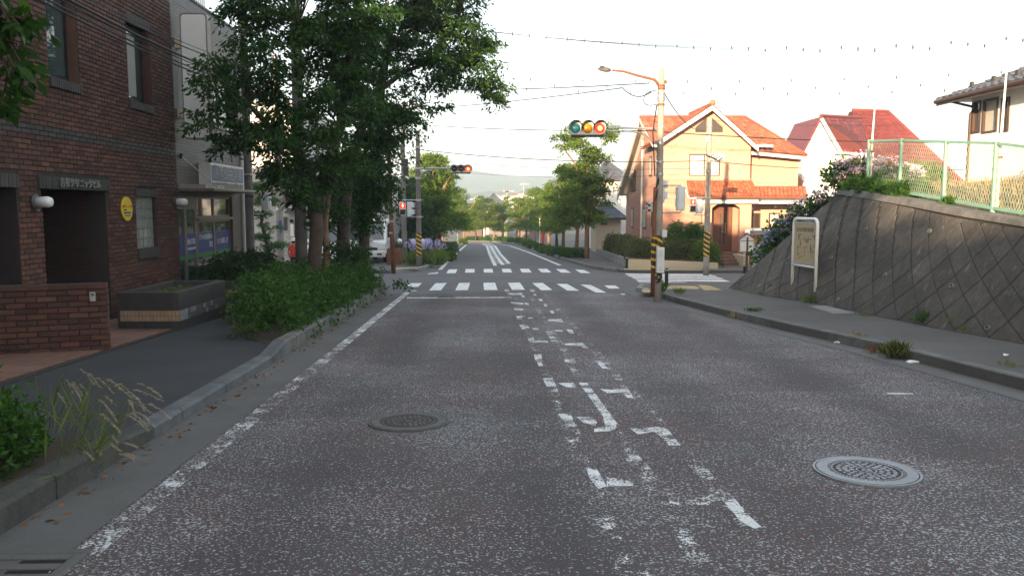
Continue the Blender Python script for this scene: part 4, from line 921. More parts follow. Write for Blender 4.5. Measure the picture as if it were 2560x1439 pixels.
for px, py, pi, lab in ((2481,150,3,'tall thin pale pole rising from the green fence near the white house'),(2168,250,0,'tall thin pale pole rising from the far end of the green fence')):
    p, z1 = posts[pi]; tz = Zr(py,p.y); o_ = thing('net_pole', lab, 'pole', p+Vector((.07,0,0)))
    b = MB(); b.tube([p+Vector((.07,0,0)), Vector((p.x+.07,p.y,z1+.1)), Vector((p.x+.1,p.y,tz))], [.025,.022,.012], 8); b.build('shaft', K['white'], o_, smooth=True)
    b = MB(); b.tube([(p.x+.07,p.y,z1-.25),(p.x+.07,p.y,z1-.21)], .05, 8); b.build('clamp', K['rust'], o_)
# ================================================================== POLES, SIGNALS
def hood(b, c, r, L, m=0, a0=-.5, a1=3.64, n=10):
    """visor: open half tube pointing to -Y"""
    for k in range(n):
        t0, t1 = a0+(a1-a0)*k/n, a0+(a1-a0)*(k+1)/n
        def q(t, y, rr): return (c[0]+rr*math.cos(t), c[1]+y, c[2]+rr*math.sin(t))
        L0 = L*(.45+.55*max(0,math.sin((t0-a0)/(a1-a0)*math.pi))); L1 = L*(.45+.55*max(0,math.sin((t1-a0)/(a1-a0)*math.pi)))
        b.face([q(t0,0,r),q(t1,0,r),q(t1,-L1,r),q(t0,-L0,r)],m); b.face([q(t0,0,r*1.05),q(t0,-L0,r*1.05),q(t1,-L1,r*1.05),q(t1,0,r*1.05)],m); b.face([q(t0,-L0,r),q(t1,-L1,r),q(t1,-L1,r*1.05),q(t0,-L0,r*1.05)],m)
K['lens_g'] = mat('teal_lens',(.04,.26,.30),.15,.1,10,coat=.6); K['lens_y'] = mat('amber_lens',(.55,.24,.015),.15,.1,10,coat=.6); K['lens_dg'] = mat('dark_green_lens',(.02,.035,.045),.2,.1,10,coat=.6); K['lens_dy'] = mat('brown_amber_lens',(.16,.055,.015),.2,.1,10,coat=.6)
K['lens_r'] = emit('lit_red_lens',(1,.06,.02),.45); K['lens_core'] = emit('lit_red_core',(1,.45,.12),1.2); K['ped_r'] = emit('lit_red_figure_panel',(1,.04,.02),.4); K['ped_w'] = emit('lit_figure',(1,.75,.5),.8)
def signal_head(label, c, w, h, lit, parent_pole=None, rot=0, g='lens_g', y='lens_y', group=None):
    t = thing('traffic_signal', label, 'traffic signal', c, group); xf = Matrix.Translation(c) @ Matrix.Rotation(rot,4,'Z')
    b = MB(xf); o = []
    for k in range(7): a = R(90+180*k/6); o.append((-w/2+h/2+h/2*math.cos(a), .0, h/2*math.sin(a)))
    for k in range(7): a = R(-90+180*k/6); o.append((w/2-h/2+h/2*math.cos(a), .0, h/2*math.sin(a)))
    b.prism(o, (0,.14,0)); b.build('housing', K['sigbox'], t, bev=.02)
    b = MB(xf); b.box(-w/2+h*.25,w/2-h*.25,-.02,.16,-h/2-.03,-h/2+.012); b.build('base_plate', K['black'], t, bev=.006)
    r = h*.36
    for k, m in ((-1,g),(0,y),(1,'lens_r')):
        cx = k*w*.31; b = MB(xf); b.lathe([(0,-.06),(r*.5,-.055),(r*.9,-.03),(r,-.004)], (cx,0,-.01), 20, 0, 'Y'); lo = b.build('lens', K[m], t, smooth=True)
        if k == 1: b = MB(xf); b.ball((cx,-.045,-.01), r*.5, 12, 0, (1,.5,1)); b.build('lamp', K['lens_core'], lo, smooth=True)
        b = MB(xf); hood(b, (cx,-.002,r*.08), r*1.22, .24); b.build('visor', K['black'], t, fix=False)
        b = MB(xf); b.lathe([(r*1.02,-.01),(r*1.18,-.012),(r*1.18,0)], (cx,0,-.005), 20, 0, 'Y'); b.build('lens_rim', K['sigbox'], t)
    return t
def ped_signal(label, c, w, h, rot, lit=True, group='pedestrian signals'):
    """faces local -Y"""
    t = thing('pedestrian_signal', label, 'pedestrian signal', c, group); xf = Matrix.Translation(c) @ Matrix.Rotation(rot,4,'Z')
    b = MB(xf); d = w*.75; b.prism([(-w/2,0,0),(w/2,0,0),(w*.46,d*.75,0),(w*.3,d,0),(-w*.3,d,0),(-w*.46,d*.75,0)], (0,0,h)); b.build('housing', K['sigbox'], t, bev=.02)
    for k in (0,1):
        z0, z1 = h*(.07+.46*k), h*(.47+.46*k)
        b = MB(xf); b.box(-w*.38,w*.38,-.012,-.002,z0,z1); lo = b.build('lens', K['ped_r'] if k and lit else K['irondk'], t)
        if k and lit: b = MB(xf); zc_ = (z0+z1)/2; b.box(-w*.07,w*.07,-.018,-.0125,zc_-h*.12,zc_+h*.05); b.ball((0,-.015,zc_+h*.1), h*.035, 8); b.box(-w*.13,w*.13,-.0175,-.0125,zc_-h*.03,zc_+h*.04); b.build('figure', K['ped_w'], lo)
        b = MB(xf); b.box(-w*.46,w*.46,-w*.5,-.001,z1-.008,z1+.008); b.box(-w*.46,-w*.42,-w*.4,-.001,z0+.05,z1-.0081); b.box(w*.42,w*.46,-w*.4,-.001,z0+.05,z1-.0081); b.build('visor', K['sigbox'], t)
    return t
def conc_pole(name, label, base, ztop_, r0, r1, m, cat='pole', group=None, lean=(0,0)):
    t = thing(name, label, cat, base, group); b = MB(); n = 7
    b.tube([(base.x+lean[0]*k/n,base.y+lean[1]*k/n,base.z-.2+(ztop_-base.z+.2)*k/n) for k in range(n+1)], [r0+(r1-r0)*k/n for k in range(n+1)], 14); b.build('shaft', m, t, smooth=True); return t
def band(t, base, z0, z1, r, m, nm='band'):
    b = MB(); b.lathe([(r,z0-base.z),(r,z1-base.z)], (0,0,0), 16)
    for i in range(len(b.v)): b.v[i] = b.v[i]+base
    return b.build(nm, m, t, smooth=False)
# --- corner pole with signal and street lamp
pb = G(1644,739,.125); Y1 = pb.y
t = conc_pole('signal_pole', 'weathered concrete signal pole with street lamp arm at the corner', pb, Zr(172,Y1), .095, .066, K['pole'], 'signal pole')
for py in (232,243,250,318,358,405,435): band(t, pb, Zr(py+3,Y1), Zr(py-3,Y1), .09, K['steel'], 'clamp')
for py in (215,222,262): band(t, pb, Zr(py+2.5,Y1), Zr(py-2.5,Y1), .085, K['rust'], 'clamp')
band(t, pb, Zr(690,Y1), Zr(588,Y1), .0985, K['hazard'], 'hazard_band')
pipe = MB(); px_ = pb.x-.125; pipe.tube([(px_,pb.y-.02,pb.z),(px_+.01,pb.y-.02,Zr(600,Y1)),(px_+.03,pb.y-.02,Zr(468,Y1))], .05, 10); pipe.build('steel_pipe', K['rust'], t, smooth=True)
b = MB(); b.tube([(px_+.03,pb.y-.05,Zr(470,Y1)),(px_+.05,pb.y-.12,Zr(455,Y1)),(px_+.08,pb.y-.1,Zr(445,Y1)),(px_+.09,pb.y-.04,Zr(470,Y1)),(px_+.02,pb.y-.1,Zr(500,Y1))], .014, 6); b.build('cable', K['rubber'], t)
b = MB(); c_ = Vector((px_-.0,pb.y,0)); b.lathe([(.056,Zr(672,Y1)),(.056,Zr(592,Y1))], (px_+.005,pb.y-.02,0), 12); hz = b.build('hazard_band', K['hazard'], t)
# lamp arm
la = [Vector((pb.x-.03,pb.y,Zr(218,Y1))), Vector((pb.x-.15,pb.y,Zr(200,Y1))), P(1590,188,Y1), P(1560,179,Y1), P(1530,176,Y1)]
b = MB(); b.tube(la, [.035,.032,.028,.025,.022], 8); b.build('lamp_arm', K['rust'], t, smooth=True)
lh0, lh1 = P(1527,176,Y1), P(1494,172,Y1); b = MB(); b.tube([lh0, lh0.lerp(lh1,.3), lh0.lerp(lh1,.75), lh1], [.03,.055,.045,.015], 8); b.build('street_lamp', K['greenm'] if False else K['irond2'], t, smooth=True)
b = MB(); b.box(lh0.x-.25,lh0.x-.15,pb.y-.05,pb.y+.05,lh0.z+.03,lh0.z+.09); b.build('lamp_sensor', K['irondk'], t)
# signal arms
z1_, z2_ = Zr(322,Y1), Zr(362,Y1)
b = MB(); b.tube([(pb.x,pb.y,z1_),P(1515,319,Y1)], .022, 8); b.build('arm', K['steel'], t); b = MB(); b.tube([(pb.x,pb.y,z2_),(pb.x-.18,pb.y,z2_+.04),P(1618,340,Y1),P(1600,332,Y1),P(1570,328,Y1),P(1515,328,Y1)], .017, 8); b.build('arm', K['steel'], t)
sc_ = P(1469,320,Y1); signal_head('large white traffic signal with its red lamp lit, near the corner pole', sc_, 97/FPX*Y1, 36/FPX*Y1, 2)
# control boxes
b = MB(); x0, x1 = X(1636,Y1), X(1655,Y1); b.box(x0,x1,pb.y-.25,pb.y-.1,Zr(680,Y1),Zr(617,Y1)); cb = b.build('control_box', K['sigbox'], t, bev=.012)
for z in (Zr(628,Y1),Zr(636,Y1),Zr(665,Y1),Zr(672,Y1)): b = MB(); b.lathe([(.008,-.012),(.008,0)], ((x0+x1)/2,pb.y-.25,z), 8, 0, 'Y'); b.build('bolt', K['irondk'], cb)
b = MB(); b.box(X(1649,Y1),X(1661,Y1),pb.y-.2,pb.y-.1,Zr(592,Y1),Zr(574,Y1)); b.build('junction_box', K['sigbox'], t, bev=.008)
b = MB(); b.tube([(pb.x,pb.y-.12,Zr(683,Y1)),(pb.x-.08,pb.y-.16,Zr(694,Y1)),(pb.x+.08,pb.y-.15,Zr(700,Y1)),(pb.x-.05,pb.y-.13,Zr(706,Y1)),(pb.x+.07,pb.y-.14,Zr(690,Y1))], .022, 6); b.build('cable', K['rubber'], t)
b = MB(); b.box(X(1648,Y1)-.15,X(1648,Y1)-.11,pb.y-.12,pb.y-.1,Zr(405,Y1),Zr(402,Y1)); b.build('nameplate', K['whiteclean'], t)
# arms for the two pedestrian signals
ysig = Y1+.05
for py in (463,531): b = MB(); b.tube([(pb.x,pb.y,Zr(py,Y1)),(X(1700,Y1),ysig+.1,Zr(py,Y1)),(X(1704,Y1),ysig+.1,Zr(py+(5 if py < 500 else -5),Y1))], .015, 8); b.build('arm', K['steel'], t)
ped_signal('white pedestrian signal seen from behind on the corner pole bracket', Vector((X(1701,Y1),ysig+.2,Zr(526,Y1))), .21, 60/FPX*Y1, R(180), False)
ped_signal('pedestrian signal edge-on just behind the corner pole', Vector((X(1655,Y1),ysig+.1,Zr(507,Y1))), .2, 58/FPX*Y1, R(115), False)
ped_signal('small black visored pedestrian signal beside the corner pole over the side street', Vector((X(1622,Y1),Y1+.1,Zr(530,Y1))), .16, 26/FPX*Y1, R(-75), False)
# --- pole across the side street
qb = G(1765,681,.1); Y2 = qb.y
t = conc_pole('signal_pole', 'pale concrete pole with hazard stripes in front of the orange house', qb, Zr(298,Y2), .11, .085, K['pole'], 'signal pole')
band(t, qb, Zr(641,Y2), Zr(578,Y2), .111, K['hazard'], 'hazard_band')
for py in (316,345,428,494,537): band(t, qb, Zr(py+2,Y2), Zr(py-2,Y2), .108, K['steel'], 'clamp')
b = MB(); c_ = P(1795,393,Y2); b.lathe([(.06,-.32),(.13,-.28),(.15,0),(.13,.2),(.05,.24)], c_, 14, 0, 'X'); b.build('cable_closure', K['white'], t, smooth=True)
for k in range(4): b = MB(); p_ = P(1765+k*7,386+k*3,Y2-.15); b.tube([p_, p_+Vector((.12,0,-.1)), p_+Vector((.3,0,.02))], .022, 6); b.build('cable', K['rubber'], t)
b = MB(); b.box(qb.x-.16,qb.x-.08,qb.y-.2,qb.y-.08,Zr(357,Y2),Zr(343,Y2)); b.build('junction_box', K['white'], t)
for py in (494,538): b = MB(); b.tube([(qb.x,qb.y,Zr(py,Y2)),(X(1745,Y2),qb.y-.1,Zr(py,Y2)),(X(1728,Y2),qb.y-.1,Zr(py-2,Y2))], .018, 8); b.build('arm', K['steel'], t)
ped_signal('pedestrian signal with red figure lit before the orange house', Vector((X(1726,Y2),Y2-.15,Zr(531,Y2))), .24, 36/FPX*Y2, R(-8), True)
ped_signal('sunlit white pedestrian signal seen side-on beside the striped pole', Vector((X(1746,Y2),Y2,Zr(534,Y2))), .22, 36/FPX*Y2, R(120), False)
b = MB(); b.tube([Vector((X(1700,Y2),Y2-.1,Zr(462,Y2))), Vector((X(1716,Y2),Y2-.1,Zr(495,Y2)))], .02, 6); b.build('stay', K['white'], t)
# --- pole at the far left corner
lb = G(1048,667,.1); Y3 = lb.y
t = conc_pole('signal_pole', 'grey concrete signal pole with hazard stripes among lilac flowers', lb, Zr(328,Y3), .115, .085, K['poledk'], 'signal pole')
band(t, lb, Zr(638,Y3), Zr(582,Y3), .117, K['hazard'], 'hazard_band')
for py in (368,421,445,500,542): band(t, lb, Zr(py+2.5,Y3), Zr(py-2.5,Y3), .112, K['steel'], 'clamp')
b = MB(); b.tube([(lb.x,lb.y,Zr(421,Y3)),P(1126,420,Y3)], .035, 8); b.build('arm', K['steel'], t); b = MB(); b.tube([(lb.x,lb.y,Zr(445,Y3)),P(1058,430,Y3),P(1080,424,Y3)], .025, 8); b.build('arm', K['steel'], t)
signal_head('distant traffic signal with its red lamp lit over the far road', P(1153,422,Y3), 56/FPX*Y3, 20/FPX*Y3, 2, g='lens_dg', y='lens_dy')
for py in (500,542): b = MB(); b.tube([(lb.x+.2,lb.y,Zr(py,Y3)),(X(1010,Y3),lb.y-.1,Zr(py,Y3)),(X(1010,Y3),lb.y-.1,Zr(py+(5 if py < 520 else -3),Y3))], .022, 8); b.build('arm', K['steel'], t)
ped_signal('pedestrian signal with red figure lit at the far corner', Vector((X(1011,Y3),Y3-.2,Zr(539,Y3))), .28, 34/FPX*Y3, R(6), True)
ped_signal('white pedestrian signal side-on against the grey far pole', Vector((X(1034,Y3),Y3-.2,Zr(541,Y3))), .26, 36/FPX*Y3, R(80), False)
# rusty pole with white plate, dark pole with lamp
rb = G(984,684,.1); Y4 = rb.y
t = thing('rusty_pole', 'peeling rust red steel pole at the far footway corner', 'pole', rb); b = MB(); b.tube([(rb.x,rb.y,rb.z),(rb.x-.05,rb.y,Zr(560,Y4)),(rb.x-.1,rb.y,Zr(330,Y4))], [.085,.075,.06], 10); b.build('shaft', K['rust'], t, smooth=True)
for py in (553,582): band(t, Vector((rb.x-.06,rb.y,0)), Zr(py+2,Y4), Zr(py-2,Y4), .085, K['steel'], 'clamp')
b = MB(); b.prism(rrect(X(983,Y4)+.02,X(995,Y4)+.03,Zr(524,Y4),Zr(456,Y4),.04,Y4-.02), (0,.05,0)); b.build('sign_plate', K['whiteclean'], t)
db = Vector((X(1012,38),38,gz(38))); t = conc_pole('lamp_post', 'dark tall lamp post rising behind the far corner trees', db, Zr(262,38), .14, .07, K['poledk'], 'lamp post')
b = MB(); b.tube([(db.x,db.y,Zr(280,38)),P(1022,272,38),P(1040,265,38)], [.05,.04,.035], 8); b.build('lamp_arm', K['rust'], t); b = MB(); b.tube([P(1036,267,38),P(1045,264,38),P(1056,261,38)], [.05,.09,.02], 8); b.build('street_lamp', K['irondk'], t)
b = MB(); b.box(db.x+.03,db.x+.22,db.y-.1,db.y+.1,Zr(440,38),Zr(397,38)); b.build('box', K['irondk'], t)
# no-stopping sign on the far left footway
nb_ = G(1146,615,.1); Yn = nb_.y; Yn = 79; nb_ = Vector((X(1146,Yn),Yn,gz(Yn)+.1)); t = thing('road_sign', 'round blue and red no-stopping sign on a slim post', 'road sign', nb_)
b = MB(); b.tube([nb_, (nb_.x-.1,Yn,Zr(555,Yn))], .04, 8); b.build('post', K['white'], t)
for py, rr, ms in ((566,.28,('redp','signblue')),(551,.24,('rust','irond2'))):
    c_ = P(1143,py,Yn-.05); b = MB(); b.lathe([(rr,-.01),(rr,.01)], c_, 20, 0, 'Y'); d_ = b.build('disc', K[ms[0]], t); b = MB(); b.lathe([(rr*.72,-.016),(rr*.72,-.011)], c_, 20, 0, 'Y'); b.build('face', K[ms[1]], d_)
    if py == 566: b = MB(); b.beam(c_+Vector((-rr*.6,-.02,rr*.6)), c_+Vector((rr*.6,-.02,-rr*.6)), rr*.2, .006, up=(0,1,0)); b.build('bar', K['redp'], d_)
# bollards
def bollard(label, base, h, r=.05):
    t = thing('bollard', label, 'bollard', base, 'black bollards'); b = MB(); b.lathe([(r*1.3,0),(r*1.3,.03),(r,.04),(r,h-.02),(r*.8,h)], base, 14); b.build('post', K['black'], t, smooth=False)
    b = MB(); b.lathe([(r*1.03,h*.88),(r*1.03,h*.92)], base, 14); b.build('reflective_band', K['white'], t)
bb_ = G(1666,714,.125); bollard('black bollard with a pale band beside the corner pole', bb_, 44/FPX*bb_.y)
bb_ = G(1567,671,.1); bollard('short black bollard at the end of the white garden wall', bb_, 24/FPX*bb_.y+.1)
bb_ = Vector((X(637,22.5),22.5,gz(22.5)+.1)); bollard('black and white bollard beside the pharmacy utility pole', bb_, .75, .06)
bb_ = G(1861,683,.1); bollard('small dark bollard at the foot of the house-shaped notice board', bb_, .3, .05)
# ================================================================== ORANGE HOUSE
def tiles(parent, quad, nu, nv, m, keep=0, sink=0, name='roof_tile'):
    """overlapping curved tiles on a quad p00 (eave start) p10 (eave end) p11 (ridge end) p01 (ridge start)"""
    p00, p10, p11, p01 = [Vector(p) for p in quad]; n = (p10-p00).cross(p01-p00).normalized()
    if n.z < 0: n = -n
    def pt(u, v): return (p00.lerp(p10,u)).lerp(p01.lerp(p11,u), v)
    allb = MB(); cnt = 0
    for j in range(nv):
        for i in range(nu):
            if pt(0,(j+.5)/nv).lerp(pt(1,(j+.5)/nv),1).__sub__(pt(0,(j+.5)/nv)).length < .01: continue
            b = MB() if cnt < keep else allb
            u0, u1, v0, v1 = i/nu, (i+1)/nu, (j-.12)/nv, (j+1)/nv
            um = (u0*.55+u1*.45); h = .035
            q = [pt(u0,v0)+n*.012, pt(um,v0)+n*(.012+h+.02), pt(u1-.04/nu,v0)+n*.012, pt(u0,v1), pt(um,v1)+n*(h*.4), pt(u1-.04/nu,v1)]
            k = [b.p(x) for x in q]
            for f in ([k[0],k[1],k[4],k[3]],[k[1],k[2],k[5],k[4]],[k[0],k[2],k[1]]): b.f.append(f); b.m.append(0)
            if b is not allb: b.build(name, m, parent, fix=False)
            cnt += 1
    if allb.v: allb.build(name+'s', m, parent, kind='stuff', fix=False)
def slab(parent, poly, th, m, name='roof_deck'):
    b = MB(); b.prism([Vector(p)-Vector((0,0,th)) for p in poly], (0,0,th)); return b.build(name, m, parent)
Yh = 37.5; g0 = gz(Yh)+.1
oh = thing('orange_house', 'two storey salmon house with bright orange tiled roofs and a front gable', 'house', (9,Yh+4,g0))
xL, xG, xR, xc = X(1650,Yh), X(1867,Yh), X(1987,38.6), X(1763,Yh)
zE, zR = 4.42, 6.12; zM = Zr(448,Yh)
def wbox(x0,x1,y0,y1,z0,z1,m,nm='wall'): b = MB(); b.box(x0,x1,y0,y1,z0,z1); return b.build(nm, m, oh)
# body walls, one salmon stucco; above the string course a paler sun-painted copy
win = (X(1716,Yh),X(1793,Yh),Zr(440,Yh),Zr(385,Yh))
b = MB(); ops = [win]; 
def cellsxz(b, x0, x1, z0, z1, ops, y0, y1):
    xs_ = sorted({x0,x1}|{v for o in ops for v in o[:2] if x0 < v < x1}); zs_ = sorted({z0,z1}|{v for o in ops for v in o[2:] if z0 < v < z1})
    for a, c in zip(xs_, xs_[1:]):
        for e_, f_ in zip(zs_, zs_[1:]):
            if any(o[0] < (a+c)/2 < o[1] and o[2] < (e_+f_)/2 < o[3] for o in ops): continue
            b.box(a,c,y0,y1,e_,f_)
cellsxz(b, xL, xG, zM, zE, ops, Yh, Yh+.25); b.prism([(xL,Yh,zE),(xG,Yh,zE),(xc,Yh,zR-.08)], (0,.25,0)); b.build('wall', K['salmon_lit'], oh)
b = MB(); b.box(xL,xG,Yh-.012,Yh+.25,g0-.3,zM-.002); b.build('wall', K['salmon'], oh)
b = MB(); b.box(xL-.02,xG+.02,Yh-.03,Yh-.013,zM-.06,zM+.03); b.build('string_course', K['salmon'], oh)
# side wall facing the road, roof-shaped top
yr, yb_ = 41.6, 49.0
b = MB(); b.prism([(xL+.002,Yh+.26,zM),(xL+.002,yb_,zM-.9),(xL+.002,yb_,2.35),(xL+.002,yr,5.75),(xL+.002,Yh+.26,zE-.1)], (.2,0,0)); b.build('wall', K['salmon_lit'], oh)
b = MB(); b.prism([(xL-.012,Yh+.26,g0-.4),(xL-.012,yb_,g0-.6),(xL-.012,yb_,zM-.9),(xL-.012,Yh+.26,zM-.02)], (.2,0,0)); b.build('wall', K['salmon'], oh)
wbox(xL+.3,xR,yb_-.25,yb_,g0-.5,2.3,K['salmon_lit']); 
# right wing
yw = 38.7; wbox(xG,xR,yw,yw+.25,Zr(470,yw),Zr(372,yw),K['salmon_lit']); wbox(xG+.002,xR-.05,yw-.012,yw+.25,g0-.3,Zr(470,yw)-.002,K['salmon_lit']); b = MB(); b.prism([(xR-.25,yw+.25,g0-.3),(xR-.25,yb_-.25,g0-.3),(xR-.25,yb_-.25,2.2),(xR-.25,yr+.5,4.0),(xR-.25,yw+.25,Zr(372,yw))],(.24,0,0)); b.build('wall', K['salmon_lit'], oh)
wbox(xG-.25,xG-.002,Yh+.25,yw-.013,g0,zE,K['salmon'])
# roofs: main ridge along the street front, front gable, wing hip
roof = thing('roof', None, None, (xc,40,zR)); roof.parent = oh; roof.location = org(roof)-org(oh)
zr_ = Zr(295,yr); xl0 = X(1592,yr); xrE = X(1850,yr)
main_f = [(xl0,Yh+.1,4.42),(xrE+.2,Yh+.1,4.42),(xrE,yr,zr_),(xl0,yr,zr_)]
slab(roof, main_f, .12, K['white']); tiles(roof, [Vector(p)+Vector((0,0,.012)) for p in main_f], 20, 15, K['orange'])
main_b = [(xl0,yb_+.5,2.35),(xR+.3,yb_+.5,2.35),(xrE+.1,yr,zr_),(xl0,yr,zr_)]; slab(roof, main_b, .12, K['white']); slab(roof, [Vector(p)+Vector((0,0,.03)) for p in main_b], .028, K['orbase'], 'roof_covering')
eL, eR = (X(1637,Yh-.5),4.50), (X(1883,Yh-.5),4.28); yg = Yh-.55
gl = [(eL[0],yg,eL[1]),(eL[0],yr,eL[1]),(xc,yr,Zr(263,Yh)),(xc,yg,Zr(263,yg))]; gr = [(eR[0],yr,eR[1]),(eR[0],yg,eR[1]),(xc,yg,Zr(263,yg)),(xc,yr,Zr(263,Yh))]
for q in (gl, gr): slab(roof, [Vector(p)+Vector((0,0,.02)) for p in q], .1, K['orbase'])
tiles(roof, [Vector(p)+Vector((0,0,.035)) for p in gr], 15, 11, K['orange'], 150); tiles(roof, [Vector(p)+Vector((0,0,.035)) for p in gl], 15, 11, K['orange'], 80)
hipR = (X(2003,yw-.5),yw-.6,Zr(388,yw-.5)); wing_f = [(eR[0]-.4,yw-.6,Zr(372,yw-.5)),hipR,(xrE,yr,zr_),(X(1815,yr),yr,zr_)]
slab(roof, [Vector(p)-Vector((0,0,.03)) for p in wing_f], .1, K['orbase']); tiles(roof, wing_f, 11, 13, K['orange'], 70)
wing_r = [hipR,(hipR[0],yb_,hipR[2]-.2),(xrE,yr+1,zr_),(xrE,yr,zr_)]; slab(roof, wing_r, .1, K['orbase']); tiles(roof, wing_r, 22, 12, K['orange'])
b = MB(); zg_ = Zr(263,yg)
for a, c in (((eL[0]-.03,yg-.03,eL[1]-.02),(xc,yg-.03,zg_-.02)),((xc,yg-.03,zg_-.02),(eR[0]+.03,yg-.03,eR[1]-.02))):
    b = MB(); a, c = Vector(a), Vector(c); b.prism([a,c,c-Vector((0,0,.2)),a-Vector((0,0,.2))],(0,.06,0)); b.build('bargeboard', K['white'], roof)
b = MB(); b.prism([(xl0-.02,yr,zr_-.02),(xl0-.02,yb_+.5,2.33),(xl0-.02,yb_+.5,1.95),(xl0-.02,yr,zr_-.42)],(-.06,0,0)); b.build('bargeboard', K['white'], roof)
b = MB(); b.tube([(xc,yg-.05,zg_+.06),(xc,yr,Zr(263,Yh)+.06)], .09, 8); b.build('ridge_cap', K['orange'], roof); b = MB(); b.tube([(xl0,yr,zr_+.05),(xrE,yr,zr_+.05),hipR], .08, 8); b.build('ridge_cap', K['orange'], roof); b = MB(); b.ball((xc,yg-.02,zg_+.1), .14, 10); b.build('finial', K['orange'], roof)
b = MB(); a = Vector(wing_f[0]); c = Vector(hipR); b.beam(a+Vector((0,-.04,-.16)), c+Vector((.05,-.04,-.16)), .08, .14); b.build('gutter', K['white'], roof)
# lower lean-to roof over porch and bay
yp = Yh-1.25; zt_, ze_ = Zr(452,Yh), Zr(490,yp)
lo1 = [(X(1720,yp),yp,ze_),(X(1893,yp),yp,ze_),(X(1872,Yh),Yh-.02,zt_),(X(1711,Yh),Yh-.02,zt_)]; lo2 = [(X(1886,yp+.5),yp+.55,Zr(491,yp+.5)),(X(2012,yp+.5),yp+.55,Zr(491,yp+.5)),(X(2006,yw),yw-.02,Zr(466,yw)),(X(1880,yw),yw-.02,Zr(466,yw))]
for q, n1, kp in ((lo1,19,0),(lo2,13,0)): slab(roof, q, .1, K['orbase']); tiles(roof, [Vector(p)+Vector((0,0,.015)) for p in q], n1, 7, K['orange'], kp)
for q in (lo1, lo2): b = MB(); b.beam(Vector(q[0])+Vector((0,-.05,-.11)), Vector(q[1])+Vector((0,-.05,-.11)), .1, .09); b.build('gutter', K['brown'], roof); b = MB(); b.beam(Vector(q[0])+Vector((.05,.05,-.24)), Vector(q[1])+Vector((-.05,.05,-.24)), .06, .16); b.build('fascia', K['white'], roof)
for px in (1886,2001): b = MB(); b.tube([(X(px,yp+.5),yp+.5,Zr(498,yp)),(X(px-5,yp+.6),yw-.1,Zr(510,yw)),(X(px-5,yw),yw-.08,g0)], .045, 8); b.build('downpipe', K['brown'], oh)
rf2 = [(X(1985,yw+1),yw+.3,Zr(468,yw)),(X(2006,yw+2),yw+3.5,Zr(466,yw+3)),(X(2006,yw+2),yw+3.4,Zr(432,yw+3)),(X(1988,yw+1),yw+.4,Zr(452,yw))]
slab(roof, rf2, .08, K['orange'])
# porch with arch
x0, x1, xa, xb = X(1752,yp+.3), X(1873,yp+.3), X(1775,yp+.3), X(1845,yp+.3); ypf = yp+.3; zs, za = Zr(520,ypf), Zr(503,ypf); zt2 = ze_-.12
pol = [(x0,ypf,g0),(xa,ypf,g0),(xa,ypf,zs)]+[(xa+(xb-xa)*k/8,ypf,zs+(za-zs)*math.sin(math.pi*k/8)) for k in range(1,8)]+[(xb,ypf,zs),(xb,ypf,g0),(x1,ypf,g0),(x1,ypf,zt2),(x0,ypf,zt2)]
b = MB(); b.prism(pol, (0,.3,0)); b.build('porch', K['salmon_lit'], oh); b = MB(); b.box(x1-.2,x1-.001,ypf+.3,Yh-.013,g0,zt2); b.build('porch', K['salmon_lit'], oh)
dx0, dx1 = X(1781,Yh), X(1823,Yh); dz0, dz1 = Zr(627,Yh), Zr(512,Yh)
b = MB(); b.box(dx0-.05,dx1+.05,Yh-.05,Yh-.013,dz0,dz1+.05); dr = b.build('door', K['wood'], oh); b = MB(); b.box(dx0+.05,dx0+.42,Yh-.07,Yh-.051,dz0+.05,dz1-.03); b.build('leaf', K['wood'], dr); b = MB(); b.box(dx0+.46,dx1-.02,Yh-.07,Yh-.051,dz0+.05,dz1-.03); b.build('leaf', K['wood'], dr)
for px in (1796,1806): b = MB(); b.box(X(px-1.5,Yh),X(px+1.5,Yh),Yh-.08,Yh-.071,Zr(610,Yh),Zr(533,Yh)); b.build('pane', K['glass'], dr)
b = MB(); b.tube([(dx0+.5,Yh-.11,dz0+.8),(dx0+.5,Yh-.11,dz0+1.3)], .02, 6); b.build('handle', K['steel'], dr)
for k in range(4):
    y0 = ypf-1.3+k*.33; z1s = gz(y0)+.1+.13*(k+1); b = MB(); b.box(X(1783,y0),X(1853,y0)-(.3*0),y0,Yh-.013 if k == 3 else y0+.33,gz(y0),z1s); b.build('step', K['redtile'], oh)
b = MB(); b.box(X(1853,34.8),X(1868,34.8),34.6,36.4,gz(35),gz(35)+.55); b.build('porch_wall', K['cream'], oh)
# windows
def win_(x0,x1,z0,z1,y,m=K['glass'],f=.05,fm=K['brown'],mull=1):
    b = MB()
    for q in ((x0,x0+f,z0,z1),(x1-f,x1,z0,z1),(x0+f,x1-f,z0,z0+f),(x0+f,x1-f,z1-f,z1)): b.box(q[0],q[1],y-.03,y+.05,q[2],q[3])
    if mull: xm = (x0+x1)/2; b.box(xm-f/2,xm+f/2,y-.025,y+.045,z0+f,z1-f)
    w = b.build('window', fm, oh); 
    if mull:
        for a, c in ((x0+f,(x0+x1)/2-f/2),((x0+x1)/2+f/2,x1-f)): b = MB(); b.box(a,c,y,y+.012,z0+f,z1-f); b.build('pane', m, w)
    else: b = MB(); b.box(x0+f,x1-f,y,y+.012,z0+f,z1-f); b.build('pane', m, w)
    return w
K['curtain'] = mat('white_curtain',(.45,.43,.39),.8,.1,8); K['dkfilm'] = glass('dark_glass',(.035,.025,.02),.15)
w = win_(win[0],win[1],win[2],win[3],Yh+.08,K['curtain'])
